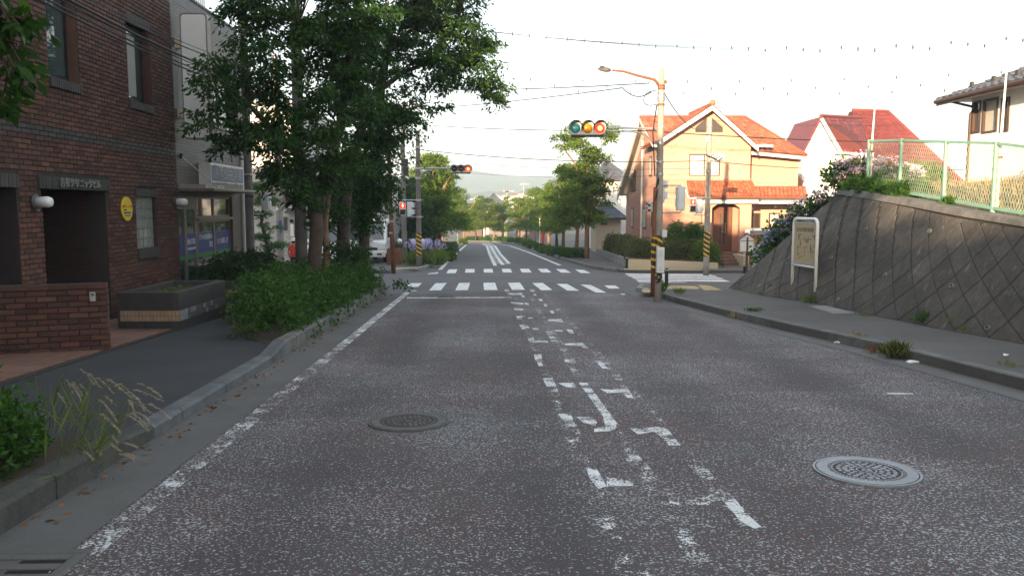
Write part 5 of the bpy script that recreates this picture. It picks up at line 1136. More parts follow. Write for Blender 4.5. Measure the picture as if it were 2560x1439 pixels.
for s_ in (-1,1):
    xa_, xb__ = xc+s_*.12+s_*.0, xc+s_*.62; zl, zh = Zr(331,Yh), Zr(300,Yh)
    ql = [(xa_,Yh-.03,zl),(xb__,Yh-.03,zl),(xb__,Yh-.03,zl+.22),(xa_,Yh-.03,zh+.1)]; b = MB(); b.prism(ql,(0,.028,0)); w = b.build('window', K['brown'], oh)
    cc = sum((Vector(p) for p in ql), Vector())/4; b = MB(); b.prism([cc+(Vector(p)-cc)*.8+Vector((0,-.006,0)) for p in ql],(0,.005,0)); b.build('pane', K['dkfilm'], w)
win_(X(1877,yw),X(1895,yw),Zr(573,yw),Zr(532,yw),yw-.04,K['dkfilm'],.05,K['brown'],0); win_(X(1916,yw),X(1943,yw),Zr(573,yw),Zr(532,yw),yw-.04,K['curtain'],.06,K['brown'],0)
b = MB(); b.tube([P(1881,523,yw-.06),P(1881,520,yw-.2)], .06, 8); b.build('porch_lamp', K['lampw'], oh); b = MB(); b.ball(P(1938,516,yw-.08), .07, 10); b.build('porch_lamp', K['lampw'], oh)
for Ya, Yb, pt_, pb_, cur in ((40.2,40.9,390,440,1),(38.2,38.9,388,440,1),(46.2,47.2,433,480,0),(45.4,46.1,425,478,0),(46,46.8,519,570,1),(41.6,42.6,519,572,1),(39.2,40.0,510,570,0)):
    zt__, zb__ = Zr(pt_,Ya), Zr(pb_,Ya); b = MB(); b.box(xL-.035,xL-.013,Ya,Yb,zb__,zt__); w = b.build('window', K['brown'], oh); b = MB(); b.box(xL-.042,xL-.036,Ya+.08,Yb-.08,zb__+.08,zt__-.08); b.build('pane', K['curtain'] if cur else K['glass'], w)
b = MB(); b.tube([(xL-.06,42.9,g0),(xL-.06,42.9,5.0)], .05, 8); b.build('downpipe', K['white'], oh)
b = MB(); b.box(xL-.3,xL-.013,39.0,40.3,Zr(508,39),Zr(505,39)); b.build('awning', K['irond2'], oh)
# garden wall, notice box, mail pillar, gate
gw0, gw1 = G(1571,670,.1), G(1795,672,.1)
t = thing('garden_wall', 'low cream garden wall with a brick cap under the hedge', 'wall', gw0)
hw = Zr(647,gw0.y); b = MB(); b.prism([(gw0.x,gw0.y,gw0.z-.2),(gw1.x,gw1.y,gw0.z-.2),(gw1.x,gw1.y,hw-.12),(gw0.x,gw0.y,hw)],(0,.2,0)); b.build('wall', K['cream'], t); n_ = 24
for k in range(n_):
    a, c = k/n_, (k+1)/n_; za_, zc_ = hw-.12*a, hw-.12*c; xa_, xc_ = gw0.x+(gw1.x-gw0.x)*a+.004, gw0.x+(gw1.x-gw0.x)*c-.004
    b = MB(); b.prism([(xa_,gw0.y-.015,za_+.002),(xc_,gw0.y-.015,zc_+.002),(xc_,gw0.y-.015,zc_+.045),(xa_,gw0.y-.015,za_+.045)],(0,.23,0)); b.build('cap_brick', K['brick'], t)
b = MB(); b.prism([(gw0.x-.01,gw0.y+.2,gw0.z-.2),(gw0.x-.01,gw0.y+.2,hw-.02),(5.35,52,gz(52)+.42),(5.35,52,gz(52)-.2)],(.2,0,0)); b.build('wall', K['conc'], t)
nbp = G(1866,676,.1); t = thing('notice_box', 'small house-shaped white notice box on a brown wooden post', 'notice board', nbp); Yb2 = nbp.y
b = MB(); b.beam(nbp-Vector((0,0,.1)), (nbp.x,nbp.y,Zr(593,Yb2)), .07,.07); b.build('post', K['wood'], t)
x0, x1, z0, z1, za = X(1849,Yb2), X(1880,Yb2), Zr(629,Yb2), Zr(596,Yb2), Zr(586,Yb2)
b = MB(); b.prism([(x0,Yb2-.02,z0),(x1,Yb2-.02,z0),(x1,Yb2-.02,z1),((x0+x1)/2,Yb2-.02,za),(x0,Yb2-.02,z1)],(0,.1,0)); b.build('box', K['white'], t)
for a, c in (((x0-.04,z1-.02),((x0+x1)/2,za+.03)),(((x0+x1)/2,za+.03),(x1+.04,z1-.02))): b = MB(); b.beam((a[0],Yb2+.03,a[1]),(c[0],Yb2+.03,c[1]),.18,.03,up=(0,1,0)) if False else b.prism([(a[0],Yb2-.06,a[1]),(c[0],Yb2-.06,c[1]),(c[0],Yb2-.06,c[1]+.03),(a[0],Yb2-.06,a[1]+.03)],(0,.2,0)); b.build('roof', K['rust'], t)
for z in (z0, Zr(602,Yb2)): b = MB(); b.box(x0,x1,Yb2-.03,Yb2-.0205,z-.012,z+.012); b.build('rail', K['irond2'], t)
mp_ = Vector((X(1889,33.4),33.4,gz(33.4)+.1)); t = thing('mail_pillar', 'apricot mailbox pillar with a little orange tiled roof', 'mailbox', mp_)
b = MB(); b.box(mp_.x-.2,mp_.x+.2,33.3,33.6,mp_.z-.1,Zr(592,33.4)); b.build('pillar', K['salmon'], t); b = MB(); zz = Zr(594,33.4); b.prism([(mp_.x-.27,33.2,zz),(mp_.x+.27,33.2,zz),(mp_.x+.2,33.2,zz+.14),(mp_.x-.2,33.2,zz+.14)],(0,.5,0)); b.build('roof', K['orange'], t)
b = MB(); b.box(mp_.x-.05,mp_.x+.07,33.29,33.299,Zr(608,33.4),Zr(603,33.4)); b.build('slot', K['black'], t)
b = MB(); b.lathe([(.03,0),(.05,.03),(.02,.1),(.09,.14),(.02,.22),(.01,.28)], (mp_.x-.15,33.5,zz+.1), 10); o = b.build('garden_lantern', K['conc']); tag(o, 'little stone lantern ornament above the mailbox pillar', 'ornament')
gf0, gf1 = Vector((X(1880,31.5),31.5,gz(31.5)+.1)), Vector((X(1905,33),33.0,gz(33)+.1)); t = thing('mesh_gate', 'small white wire mesh gate beside the notice box', 'gate', gf0)
for p in (gf0, gf1): b = MB(); b.tube([p, p+Vector((0,0,.95))], .03, 8); b.build('post', K['steel'], t)
for h in (.08,.93): b = MB(); b.tube([gf0+Vector((0,0,h)), gf1+Vector((0,0,h))], .02, 6); b.build('rail', K['steel'], t)
b = MB()
for k in range(18):
    a = gf0.lerp(gf1,k/18); c = gf0.lerp(gf1,min(1,(k+6)/18)); b.tube([a+Vector((0,0,.1)), c+Vector((0,0,.9))], .005, 3); b.tube([c+Vector((0,0,.1)), a+Vector((0,0,.9))], .005, 3)
b.build('wire_mesh', K['wire'], t, kind='stuff')
# ================================================================== RED ROOF HOUSE, WHITE HOUSE, FAR HOUSES
Yr = 44; rh = thing('red_roof_house', 'white house with large dark red tiled roofs behind the fence', 'house', (X(2150,Yr),Yr+3,gz(Yr)))
gA = [P(1994,392,Yr+4),P(2037,296,Yr),P(2088,378,Yr)]
b = MB(); zb0_ = gz(Yr)-.2; xw0, xw1 = X(1995,Yr), X(2084,Yr); b.prism([(xw0,Yr,zb0_),(X(2170,Yr),Yr,zb0_),(X(2170,Yr),Yr,Zr(380,Yr)),(X(2084,Yr),Yr,Zr(380,Yr)),(X(2037,Yr),Yr,Zr(300,Yr)),(xw0,Yr,Zr(388,Yr))],(0,.3,0)); b.build('wall', K['stucco'], rh)
b = MB(); b.box(X(2170,Yr),X(2400,Yr),Yr+.05,Yr+.3,zb0_,Zr(470,Yr)); b.build('wall', K['stucco'], rh); b = MB(); b.box(xw0+.01,xw0+.3,Yr+.3,Yr+8,zb0_,Zr(392,Yr)); b.build('wall', K['stucco'], rh)
rr = thing('roof', None, None, (X(2150,Yr),Yr+3,4)); rr.parent = rh; rr.location = org(rr)-org(rh)
apx = Vector((X(2036,Yr-.4),Yr-.4,Zr(292,Yr-.4))); q1 = [Vector((X(2090,Yr-.4),Yr-.4,Zr(380,Yr-.4))), P(2172,374,Yr-.2), P(2152,297,Yr+3.5), apx]
slab(rr, q1, .12, K['redbase']); tiles(rr, [p+Vector((0,0,.02)) for p in q1], 10, 10, K['redroof'], 60)
b = MB(); b.prism([apx,Vector((X(1990,Yr-.4),Yr-.4,Zr(392,Yr-.4))),Vector((X(1990,Yr-.4),Yr-.4,Zr(397,Yr-.4))),apx-Vector((0,0,.16))],(0,4,0)); b.build('rake', K['redroof'], rr)
b = MB(); b.beam(apx+Vector((.02,-.05,-.1)), q1[0]+Vector((0,-.05,-.1)), .06, .16); b.build('bargeboard', K['white'], rr)
q2 = [P(2168,455,Yr+.2), P(2425,478,Yr+.2), P(2425,478,Yr+.2).lerp(P(2218,281,Yr+4.5),1), P(2133,278,Yr+4.5)]
q2 = [P(2152,468,Yr+.1), P(2418,470,Yr+.1), P(2219,281,Yr+4.8), P(2131,278,Yr+4.8)]; slab(rr, q2, .12, K['redbase']); tiles(rr, [p+Vector((0,0,.02)) for p in q2], 22, 19, K['redroof'], 240)
q3 = [q2[1], q2[1]+Vector((0,8,0)), q2[2]+Vector((0,.6,0)), q2[2]]; slab(rr, q3, .12, K['redbase']); q4 = [q2[0]+Vector((0,6,0)), q2[0], q2[3], q2[3]+Vector((0,.5,0))]; slab(rr, q4, .12, K['redbase'])
b = MB(); b.tube([q2[3]+Vector((0,0,.06)), q2[2]+Vector((0,0,.06)), q2[1]+Vector((0,0,.08))], .1, 8); b.build('ridge_cap', K['redroof'], rr); b = MB(); b.tube([apx+Vector((0,0,.05)), q1[2]+Vector((0,0,.05))], .09, 8); b.build('ridge_cap', K['redroof'], rr)
b = MB(); b.beam(P(2088,382,Yr-.45),P(2142,384,Yr-.45),.1,.1); b.build('gutter', K['white'], rr)
x0, x1, z0, z1 = X(2032,Yr),X(2053,Yr),Zr(448,Yr),Zr(403,Yr); b = MB(); b.box(x0-.04,x1+.04,Yr-.04,Yr-.002,z0-.05,z1+.04); w = b.build('window', K['white'], rh)
for a, c in ((x0,(x0+x1)/2-.03),((x0+x1)/2+.03,x1)): b = MB(); b.box(a,c,Yr-.05,Yr-.041,z0,z1); b.build('pane', K['blind'], w)
# white house with grey slate roof on the bank
wh = thing('white_house', 'white house with grey slate hipped roof on the bank behind the fence', 'house', (14.5,20,2))
xw = 12.45; yF, yN = 22.6, 15.5; zb1, ze1 = 1.9, 4.55
wn_ = [(22.52,22.12,255,335),(22.02,21.35,250,335),(21.2,20.85,246,332)]
b = MB(); ops = [(o[1],o[0],Zr(o[3],o[0]),Zr(o[2],o[0])) for o in wn_]
ys_ = sorted({yN,yF}|{v for o in ops for v in o[:2]}); 
for a, c in zip(ys_, ys_[1:]):
    hit_ = [o for o in ops if o[0] < (a+c)/2 < o[1]]
    if hit_: b.box(xw,xw+.2,a,c,zb1,hit_[0][2]); b.box(xw,xw+.2,a,c,hit_[0][3],ze1)
    else: b.box(xw,xw+.2,a,c,zb1,ze1)
b.box(xw+.2,xw+7,yF-.2,yF,zb1-1.,ze1); b.box(xw+.2,xw+7,yN,yN+.2,zb1,ze1); b.box(xw+6.8,xw+7,yN+.2,yF-.2,zb1,ze1); b.build('wall', K['stucco'], wh)
for o in ops:
    b = MB(); f = .05; b.box(xw-.03,xw+.1,o[0],o[0]+f,o[2],o[3]); b.box(xw-.03,xw+.1,o[1]-f,o[1],o[2],o[3]); b.box(xw-.03,xw+.1,o[0]+f,o[1]-f,o[2],o[2]+f); b.box(xw-.03,xw+.1,o[0]+f,o[1]-f,o[3]-f,o[3]); w = b.build('window', K['brown'], wh); b = MB(); b.box(xw+.04,xw+.05,o[0]+f,o[1]-f,o[2]+f,o[3]-f); b.build('pane', K['dkfilm'] if o is not ops[1] else K['curtain'], w)
rt = thing('roof', None, None, (14,19,ze1)); rt.parent = wh; rt.location = org(rt)-org(wh); oe = .62
e0, e1_, e2, e3 = Vector((xw-oe,yF+oe,ze1+.05)), Vector((xw-oe,yN-oe,ze1+.05)), Vector((xw+7+oe,yN-oe,ze1+.05)), Vector((xw+7+oe,yF+oe,ze1+.05)); r0_, r1_ = Vector((xw+3.5,yF-3.0,ze1+1.75)), Vector((xw+3.5,yN+3.0,ze1+1.75))
for q in ([e0,e1_,r1_,r0_],[e2,e3,r0_,r1_],[e1_,e2,r1_],[e3,e0,r0_]): slab(rt, q, .06, K['slatebase'])
tiles(rt, [e0+Vector((0,0,.01)),e1_+Vector((0,0,.01)),r1_,r0_], 26, 14, K['slate'], 120, name='slate')
b = MB(); b.box(xw-oe,xw+7+oe,yN-oe,yF+oe,ze1-.0,ze1+.001+.03); b.build('soffit', K['white'], rt); b = MB(); b.tube([e0+Vector((-.05,0,-.06)), e1_+Vector((-.05,0,-.06))], .06, 8); b.build('gutter', K['brown'], rt); b = MB(); b.beam(e0+Vector((-.01,0,-.1)), e1_+Vector((-.01,0,-.1)), .03, .14); b.build('fascia', K['brown'], rt)
b = MB(); b.tube([e0+Vector((.1,-.4,-.08)),(xw-.05,yF-.25,ze1-.25),(xw-.05,yF-.05,ze1-.4),(xw-.05,yF-.05,zb1)], .035, 8); b.build('downpipe', K['brown'], wh)
for k in range(5): p = e0.lerp(e1_,.1+.12*k)+Vector((.45,0,.3)); b = MB(); b.box(p.x,p.x+.06,p.y-.06,p.y+.06,p.z-.06,p.z+.07); b.build('snow_guard', K['irondk'], rt)
# ================================================================== VEGETATION
RNG = np.random.default_rng(7)
def unit(v): return v/np.maximum(np.linalg.norm(v, axis=1, keepdims=True), 1e-9)
def leaf_mesh(name, pos, dirs, L, Wd, m, parent=None, origin=None, kind=None, fold=.18, rng=RNG):
    n = len(pos); L = L*rng.uniform(.7, 1.2, (n,1)); Wd = Wd*rng.uniform(.75, 1.2, (n,1)); d = unit(dirs)
    sd = unit(np.cross(d, unit(rng.normal(size=(n,3))+np.array([0,0,.8])))); nm = np.cross(d, sd)
    mid = pos+d*L*.5-nm*L*fold*.4; tip = pos+d*L-nm*L*fold
    v = np.stack([pos, mid+sd*Wd/2, tip, mid-sd*Wd/2], axis=1).reshape(-1,3)
    og = np.array(origin if origin is not None else org(parent))
    me = bpy.data.meshes.new(name); me.vertices.add(4*n); me.loops.add(4*n); me.polygons.add(n)
    me.vertices.foreach_set('co', (v-og).astype(np.float32).ravel()); me.loops.foreach_set('vertex_index', np.arange(4*n, dtype=np.int32))
    me.polygons.foreach_set('loop_start', np.arange(0,4*n,4,dtype=np.int32)); me.update(calc_edges=True); setmats(me, m)
    return link_mesh(name, me, parent, og, kind)
def clusters(blobs, n, rng, shell=.42):
    w = np.array([(b[1][0]*b[1][1]*b[1][2])**.7 for b in blobs]); w /= w.sum(); k = rng.choice(len(blobs), n, p=w)
    d = unit(rng.normal(size=(n,3))); r = rng.uniform(0,1,(n,1))**shell
    return np.array([blobs[i][0] for i in k])+d*r*np.array([blobs[i][1] for i in k])
def spray(cl, per, sig, rng, droop=.5, flat=.7):
    n = len(cl); base = np.repeat(cl, per, axis=0); off = rng.normal(size=(n*per,3))*np.array([sig,sig,sig*flat]); pos = base+off
    d = unit(off)*.6+rng.normal(size=(n*per,3))*.45+np.array([0,0,-droop]); return pos, d
def grow(name, label, base, limbs, blobs, ncl, per, L, Wd, lm, bm, group=None, cat='tree', sig=.24, seed=1, droop=.5, twigs=True, shell=.42, pad=.36):
    rng = np.random.default_rng(seed); t = thing(name, label, cat, base, group)
    b = MB()
    for pts, rad in limbs: b.tube(pts, rad, 9 if rad[0] > .06 else 6)
    b.build('trunk', bm, t, smooth=True, fix=False)
    cl = clusters(blobs, ncl, rng, shell); nodes = np.array([Vector(p) for pts, _ in limbs for p in (pts[1:] if len(pts) > 2 else pts)])
    if twigs:
        b = MB()
        for c in cl:
            dd = np.linalg.norm(nodes-c, axis=1)+np.maximum(0, nodes[:,2]-c[2])*.8; k = nodes[dd.argmin()]
            mid = (k+c)/2+rng.normal(size=3)*.08+np.array([0,0,.08]); b.tube([k, mid, c], [.02,.012,.005], 4, caps=False)
        b.build('twigs', K['twig'], t, kind='stuff', fix=False)
    # foliage hangs in separate flattened pads round the twig ends, so gaps and shaded undersides show
    n = len(cl); rp = rng.uniform(.75,1.3,n)*pad; per_i = per; idx = np.repeat(np.arange(n), per_i); N = len(idx)
    th = rng.uniform(0,2*math.pi,N); rr = np.sqrt(rng.uniform(0,1,N))*rp[idx]*rng.uniform(.7,1.25,N); tilt = rng.normal(size=(n,2))*.3; x_, y_ = rr*np.cos(th), rr*np.sin(th)
    z_ = (1-(rr/rp[idx])**2)*rp[idx]*.22+tilt[idx,0]*x_+tilt[idx,1]*y_+rng.normal(size=N)*pad*.16
    pos = cl[idx]+np.stack([x_,y_,z_],1); d = np.stack([np.cos(th),np.sin(th),np.zeros(N)],1)*.7+rng.normal(size=(N,3))*.45+np.array([0,0,-droop])
    leaf_mesh('crown', pos, d, L, Wd, lm, t, rng=rng); return t
def dup(root, loc, rotz=0, sc=1, label=None, group=None):
    r = root.copy(); C.objects.link(r); r.location = loc; r.rotation_euler = (0,0,rotz); r.scale = (sc,sc,sc) if not isinstance(sc, tuple) else sc
    if label: r['label'] = label
    if group: r['group'] = group
    for ch in list(root.children):
        c = ch.copy(); C.objects.link(c); c.parent = r
    return r
# ---- the cherry trees in the bed on the left
def PV(px, py, Y): return P(px, py, Y)
def tb(px, py, Y, rx, rz, ry=None): p = P(px, py, Y); return (tuple(p), (rx, ry or rx, rz))
b1 = Vector((X(787,16.7),16.7,gz(16.7)+.1))
grow('cherry_tree', 'thick brown trunked cherry tree nearest in the hedge bed', b1,
  [([b1-Vector((0,0,.1)), P(786,640,16.7), P(792,580,16.7), P(788,520,16.7)], [.17,.14,.145,.13]),
   ([P(788,525,16.7), P(780,450,16.6), P(750,390,16.4), P(680,323,16.2), P(620,260,15.9)], [.15,.11,.09,.07,.04]),
   ([P(790,530,16.7), P(815,420,16.9), P(850,320,17), P(862,200,17), P(882,110,17.1), P(886,50,17.2), P(840,-20,17.2)], [.15,.11,.095,.085,.07,.05,.03]),
   ([P(851,170,17), P(800,100,16.8), P(750,50,16.6)], [.06,.045,.03]), ([P(868,190,17), P(905,140,17.4), P(960,60,18)], [.05,.04,.03])],
  [tb(600,200,15.8,.75,.7), tb(690,110,16,1.0,.9), tb(700,270,16,.9,.7), tb(640,330,15.8,.75,.3), tb(560,370,15.6,.6,.16), tb(790,40,16.5,1.3,.8), tb(860,160,16.9,.9,.8), tb(760,360,16.3,.95,.55), tb(720,430,16.2,.7,.25), tb(640,30,16,.7,.6), tb(870,300,16.9,.9,.8), tb(840,-120,17,1.6,.9), tb(780,470,16.2,.65,.4), tb(850,420,16.8,.7,.5), tb(560,250,15.6,.5,.4), tb(520,300,15.6,.4,.2), tb(900,60,17,.9,.7)],
  205, 185, .12, .048, K['leafA'], K['bark'], 'cherry trees in the hedge bed', seed=3, sig=.22, droop=.6)
b2 = Vector((X(857,19.6),19.6,gz(19.6)+.1))
grow('cherry_tree', 'middle cherry tree whose crown arches out over the road', b2,
  [([b2-Vector((0,0,.1)), P(858,600,19.6), P(862,500,19.6), P(875,400,19.6)], [.2,.16,.15,.13]),
   ([P(875,405,19.6), P(893,350,19.6), P(920,283,19.7), P(955,215,19.8), P(968,130,19.9), P(975,50,20), P(1005,0,20)], [.13,.11,.1,.09,.075,.055,.04]),
   ([P(950,225,19.8), P(1010,180,20.3), P(1090,150,20.8), P(1180,150,21.2), P(1250,200,21.4)], [.07,.055,.04,.03,.015]), ([P(968,120,19.9), P(1050,60,20.3), P(1150,30,20.8)], [.06,.045,.02])],
  [tb(1010,110,20.2,1.0,.85), tb(1080,190,20.6,.9,.5), tb(1150,130,21,.9,.65), tb(1190,220,21.2,.6,.35), tb(1110,40,20.6,1.0,.7), tb(1215,110,21.3,.5,.55), tb(1235,250,21.4,.28,.3), tb(930,200,19.6,.9,.8), tb(1010,-30,20,1.3,.8), tb(1140,-40,20.6,.7,.5), tb(960,300,19.7,.7,.7), tb(1060,265,20.4,.5,.22), tb(880,380,19.4,.7,.6), tb(840,540,19.2,.5,.4)],
  195, 175, .12, .048, K['leafA'], K['bark'], 'cherry trees in the hedge bed', seed=5, sig=.2, droop=.65)
b3 = Vector((X(906,22),22.0,gz(22)+.1))
grow('cherry_tree', 'leafy cherry tree farthest in the hedge bed with low hanging sprays', b3,
  [([b3-Vector((0,0,.1)), P(910,600,22), P(915,520,22), P(930,430,22)], [.17,.15,.13,.11]), ([P(930,435,22), P(950,370,22), P(955,290,22), P(960,200,22.2)], [.1,.085,.07,.04]), ([P(918,500,22), P(880,440,21.8), P(850,400,21.6)], [.07,.05,.03])],
  [tb(900,440,21.8,.85,.6), tb(950,390,22,.65,.7), tb(940,490,22,.55,.5), tb(870,530,21.6,.55,.5), tb(950,300,22.2,.7,.7), tb(900,565,21.8,.4,.35), tb(820,500,21,.6,.4), tb(890,500,21.6,.7,.6)],
  95, 165, .12, .048, K['leafA'], K['bark'], 'cherry trees in the hedge bed', seed=8, sig=.19, droop=.6)
b4 = Vector((X(817,18.0),18.0,gz(18)+.1))
grow('young_tree', 'slender young tree stem close beside the thick cherry trunk', b4, [([b4-Vector((0,0,.1)), P(816,620,18), P(812,560,18), P(822,480,18), P(850,430,18)], [.09,.075,.07,.05,.03])], [tb(845,610,18,.25,.3), tb(850,450,18,.5,.3), tb(880,640,18.3,.3,.25)], 24, 60, .11, .045, K['leafA'], K['barkl'], seed=9, sig=.13, pad=.2)
b5 = Vector((-3.55,3.1,gz(3)+.1))
grow('cherry_tree', 'cherry branch with large leaves hanging in from beside the camera', b5, [([b5, (-3.5,3.2,1.2), (-3.45,3.5,2.4), (-3.3,4.2,3.2)], [.14,.12,.1,.08]), ([(-3.3,4.2,3.2), (-3.1,4.7,3.05), (-2.95,4.9,2.8)], [.05,.03,.012])],
  [tb(20,110,4.8,.13,.16), tb(45,190,4.8,.1,.12), tb(0,40,4.8,.2,.12), tb(15,240,4.8,.07,.08)], 20, 15, .11, .05, K['leafA'], K['bark'], seed=21, sig=.07, droop=.9, pad=.09)
b6 = Vector((-3.9,1.2,gz(1)+.1))  # unseen crown added overhead to darken the footway, brick front and near road
grow('cherry_tree', 'large unseen cherry tree added beside the camera, its crown shading the footway', b6, [([b6,(-3.9,1.3,1.5),(-3.8,1.6,3.0),(-3.7,2.2,4.6)],[.2,.17,.15,.1]), ([(-3.8,1.6,3.0),(-3.2,3.2,4.4),(-2.6,4.8,5.2)],[.1,.07,.04]), ([(-3.8,1.6,3.0),(-5,3,4.6),(-5.4,5,5.6)],[.1,.07,.04])], [((-3.8,1.5,5.2),(2.0,2.0,1.0)),((-2.8,3.6,5.0),(1.4,1.4,.7)),((-5.0,4.4,5.4),(1.5,1.8,.8)),((-3.6,6.0,5.6),(1.6,1.4,.6)),((-2.2,.6,5.0),(1.5,1.6,.8)),((-5.2,.5,4.8),(1.2,1.6,.9)),((-.8,-.5,5.4),(1.6,2.0,.7)),((-.6,-3.5,5.6),(1.8,2.0,.8)),((-3.5,-3.5,5.6),(2.2,2.2,1.0))], 190, 120, .14, .06, K['leafA'], K['bark'], seed=22, sig=.26, droop=.6)
# ---- hedge in the bed
def bush(name, label, pts, rxy, hgt, n, L, Wd, lm, cat='hedge', group=None, seed=1, base=None, lump=.12, core=True, up=.5):
    """clipped or loose shrub: pts = list of (x, y, z0) plan centres of overlapping domes"""
    rng = np.random.default_rng(seed); p0 = Vector(base or pts[0]); t = thing(name, label, cat, p0, group)
    P_ = np.array([pts[i] for i in rng.integers(0, len(pts), n)]); th = rng.uniform(0, 2*math.pi, n); ph = np.arccos(rng.uniform(-.25, 1, n)); r = rng.uniform(.62, 1.04, n)**.6
    cl = P_+np.stack([rxy*np.cos(th)*np.sin(ph)*r, rxy*np.sin(th)*np.sin(ph)*r, hgt*(.12+.88*np.maximum(np.cos(ph), -.1))*r], 1)+rng.normal(size=(n,3))*lump*.4
    # drop leaves buried deep in a neighbour dome
    C_ = np.array(pts); q = (cl[:,None,:]-C_[None])/np.array([rxy,rxy,hgt]); keep = (np.linalg.norm(q, axis=2).min(axis=1) > .55); cl = cl[keep]
    near_ = C_[np.linalg.norm((cl[:,None,:]-C_[None])[:,:,:2], axis=2).argmin(axis=1)]
    out = unit(unit(cl-near_)+rng.normal(size=cl.shape)*.35+np.array([0,0,up*.6])); nr = 7; o_ = np.repeat(out, nr, axis=0); side = unit(np.cross(o_, unit(rng.normal(size=o_.shape))))
    pos = np.repeat(cl, nr, axis=0)+rng.normal(size=o_.shape)*.008; leaf_mesh('foliage', pos, o_*rng.uniform(.25,1.0,(len(o_),1))+side*.8, L, Wd, lm, t, rng=rng)
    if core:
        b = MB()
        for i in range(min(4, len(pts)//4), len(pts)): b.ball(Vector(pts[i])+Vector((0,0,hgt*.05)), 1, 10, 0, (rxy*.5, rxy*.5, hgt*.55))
        b.build('dark_core', K['leafD'], t, smooth=True, kind='stuff', fix=False)  # solid dark core added inside the shrub to block the view through it
    b = MB()
    for k in range(min(60, len(cl))):
        c = cl[k]; q = near_[k]; b.tube([(q[0]+(c[0]-q[0])*.2, q[1]+(c[1]-q[1])*.2, q[2]), tuple(c)], [.008,.004], 4, caps=False)
    b.build('stems', K['twig'], t, kind='stuff', fix=False); return t
hp = []
for k in range(21):
    y = 12.1+k*.445; hp.append((-3.60+RD*(y-11)+.1*math.sin(k*1.7), y, gz(y)+.14-.12*abs(math.sin(k*2.3))))
    if 3 < k < 20: hp.append((-4.25+RD*(y-11)+.1*math.cos(k*2.1), y+.15, gz(y)+.14))
hp = [(x if y < 12.3 else x+.02, y, z) for x, y, z in hp]
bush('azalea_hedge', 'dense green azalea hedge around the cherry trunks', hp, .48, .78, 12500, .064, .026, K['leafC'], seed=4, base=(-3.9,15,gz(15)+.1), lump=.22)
# loose sprig at the far end of the hedge
sp = [P(985+k*7,705+abs(k-2)*2+k*1.0,20.8) for k in range(6)]; pos = np.repeat(np.array(sp),14,axis=0)+RNG.normal(size=(84,3))*.06
t = thing('hedge_sprig', 'loose leafy sprig sticking out over the gutter from the hedge end', 'plant', sp[0]); leaf_mesh('leaves', pos, RNG.normal(size=pos.shape)+np.array([.4,0,-.1]), .12, .05, K['leafA'], t); b = MB(); b.tube(sp, .008, 5); b.build('stem', K['twig'], t)
# dark bush in the second planter and shrubs beyond
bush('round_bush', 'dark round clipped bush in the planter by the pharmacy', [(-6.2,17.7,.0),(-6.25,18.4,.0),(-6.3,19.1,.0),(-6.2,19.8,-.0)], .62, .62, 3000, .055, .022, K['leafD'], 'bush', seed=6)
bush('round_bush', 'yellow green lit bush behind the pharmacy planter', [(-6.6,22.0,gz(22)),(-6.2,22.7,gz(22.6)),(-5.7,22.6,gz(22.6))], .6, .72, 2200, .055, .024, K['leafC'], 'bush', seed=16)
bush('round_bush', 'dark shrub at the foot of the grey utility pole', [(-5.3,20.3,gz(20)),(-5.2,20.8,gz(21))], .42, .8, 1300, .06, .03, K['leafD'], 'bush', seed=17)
# moss and weeds in the empty planter
c0, c1, zt = PL1
rg = np.random.default_rng(2); pos = np.stack([rg.uniform(c1.x-1.05,c0.x-.2,500), rg.uniform(c0.y+.25,c1.y-.15,500), np.full(500,zt-.11)],1); o = leaf_mesh('planter_weeds', pos, rg.normal(size=pos.shape)*.5+np.array([0,0,.7]), .06, .02, K['grass'], None, (c0.x,c0.y,zt)); tag(o, 'sparse weeds growing in the empty planter', 'weeds', kind='stuff')
# ---- foreground bush and foxtail grass
fb = G(10,1180,.14); bush('azalea_bush', 'bright green azalea bush at the near end of the footway', [(fb.x-.28,fb.y+.1,fb.z),(fb.x-.35,fb.y-.35,fb.z),(fb.x-.42,fb.y+.25,fb.z),(fb.x-.24,fb.y-.5,fb.z)], .40, .46, 2000, .058, .022, K['leafC'], 'bush', seed=11, lump=.16)
rgp = random.Random(4)
def foxtail(label, base, n, seed, reach=(.3,.75), h=(.25,.6)):
    r = random.Random(seed); t = thing('foxtail_grass', label, 'grass', base, 'foxtail grasses by the kerb'); bs = MB(); hp_, hd_ = [], []; bp, bd = [], []
    for k in range(n):
        b0 = Vector(base)+Vector((r.uniform(-.12,.12), r.uniform(-.2,.2), 0)); a = r.uniform(-.7,.9); L = r.uniform(*reach); hh = r.uniform(*h)
        d = Vector((math.cos(a), math.sin(a)*.7, 0)); pts = bez(b0, b0+d*L*.45+Vector((0,0,hh*1.45)), b0+d*L+Vector((0,0,hh*.72)), 9); bs.tube(pts, [.0022-.0001*i for i in range(len(pts))], 4, caps=False)
        for i in range(70):
            u = r.uniform(.72,1.); f = u*9; i0 = min(int(f),8); p = pts[i0].lerp(pts[i0+1], f-i0); dr = (pts[i0+1]-pts[i0]).normalized()
            hp_.append(p); hd_.append(dr*1.6+Vector((r.gauss(0,.28), r.gauss(0,.28), r.gauss(0,.28))))
        for i in range(3):
            p = b0+Vector((r.uniform(-.06,.06), r.uniform(-.06,.06), r.uniform(0,hh*.5))); bp.append(p); bd.append(Vector((r.gauss(.2,.5), r.gauss(0,.5), r.uniform(.3,1.2))))
    bs.build('stems', K['grass'], t, kind='stuff', fix=False); leaf_mesh('seed_heads', np.array(hp_), np.array(hd_), .032, .0045, K['seed'], t); leaf_mesh('blades', np.array(bp), np.array(bd), .26, .012, K['grass'], t, fold=.5)
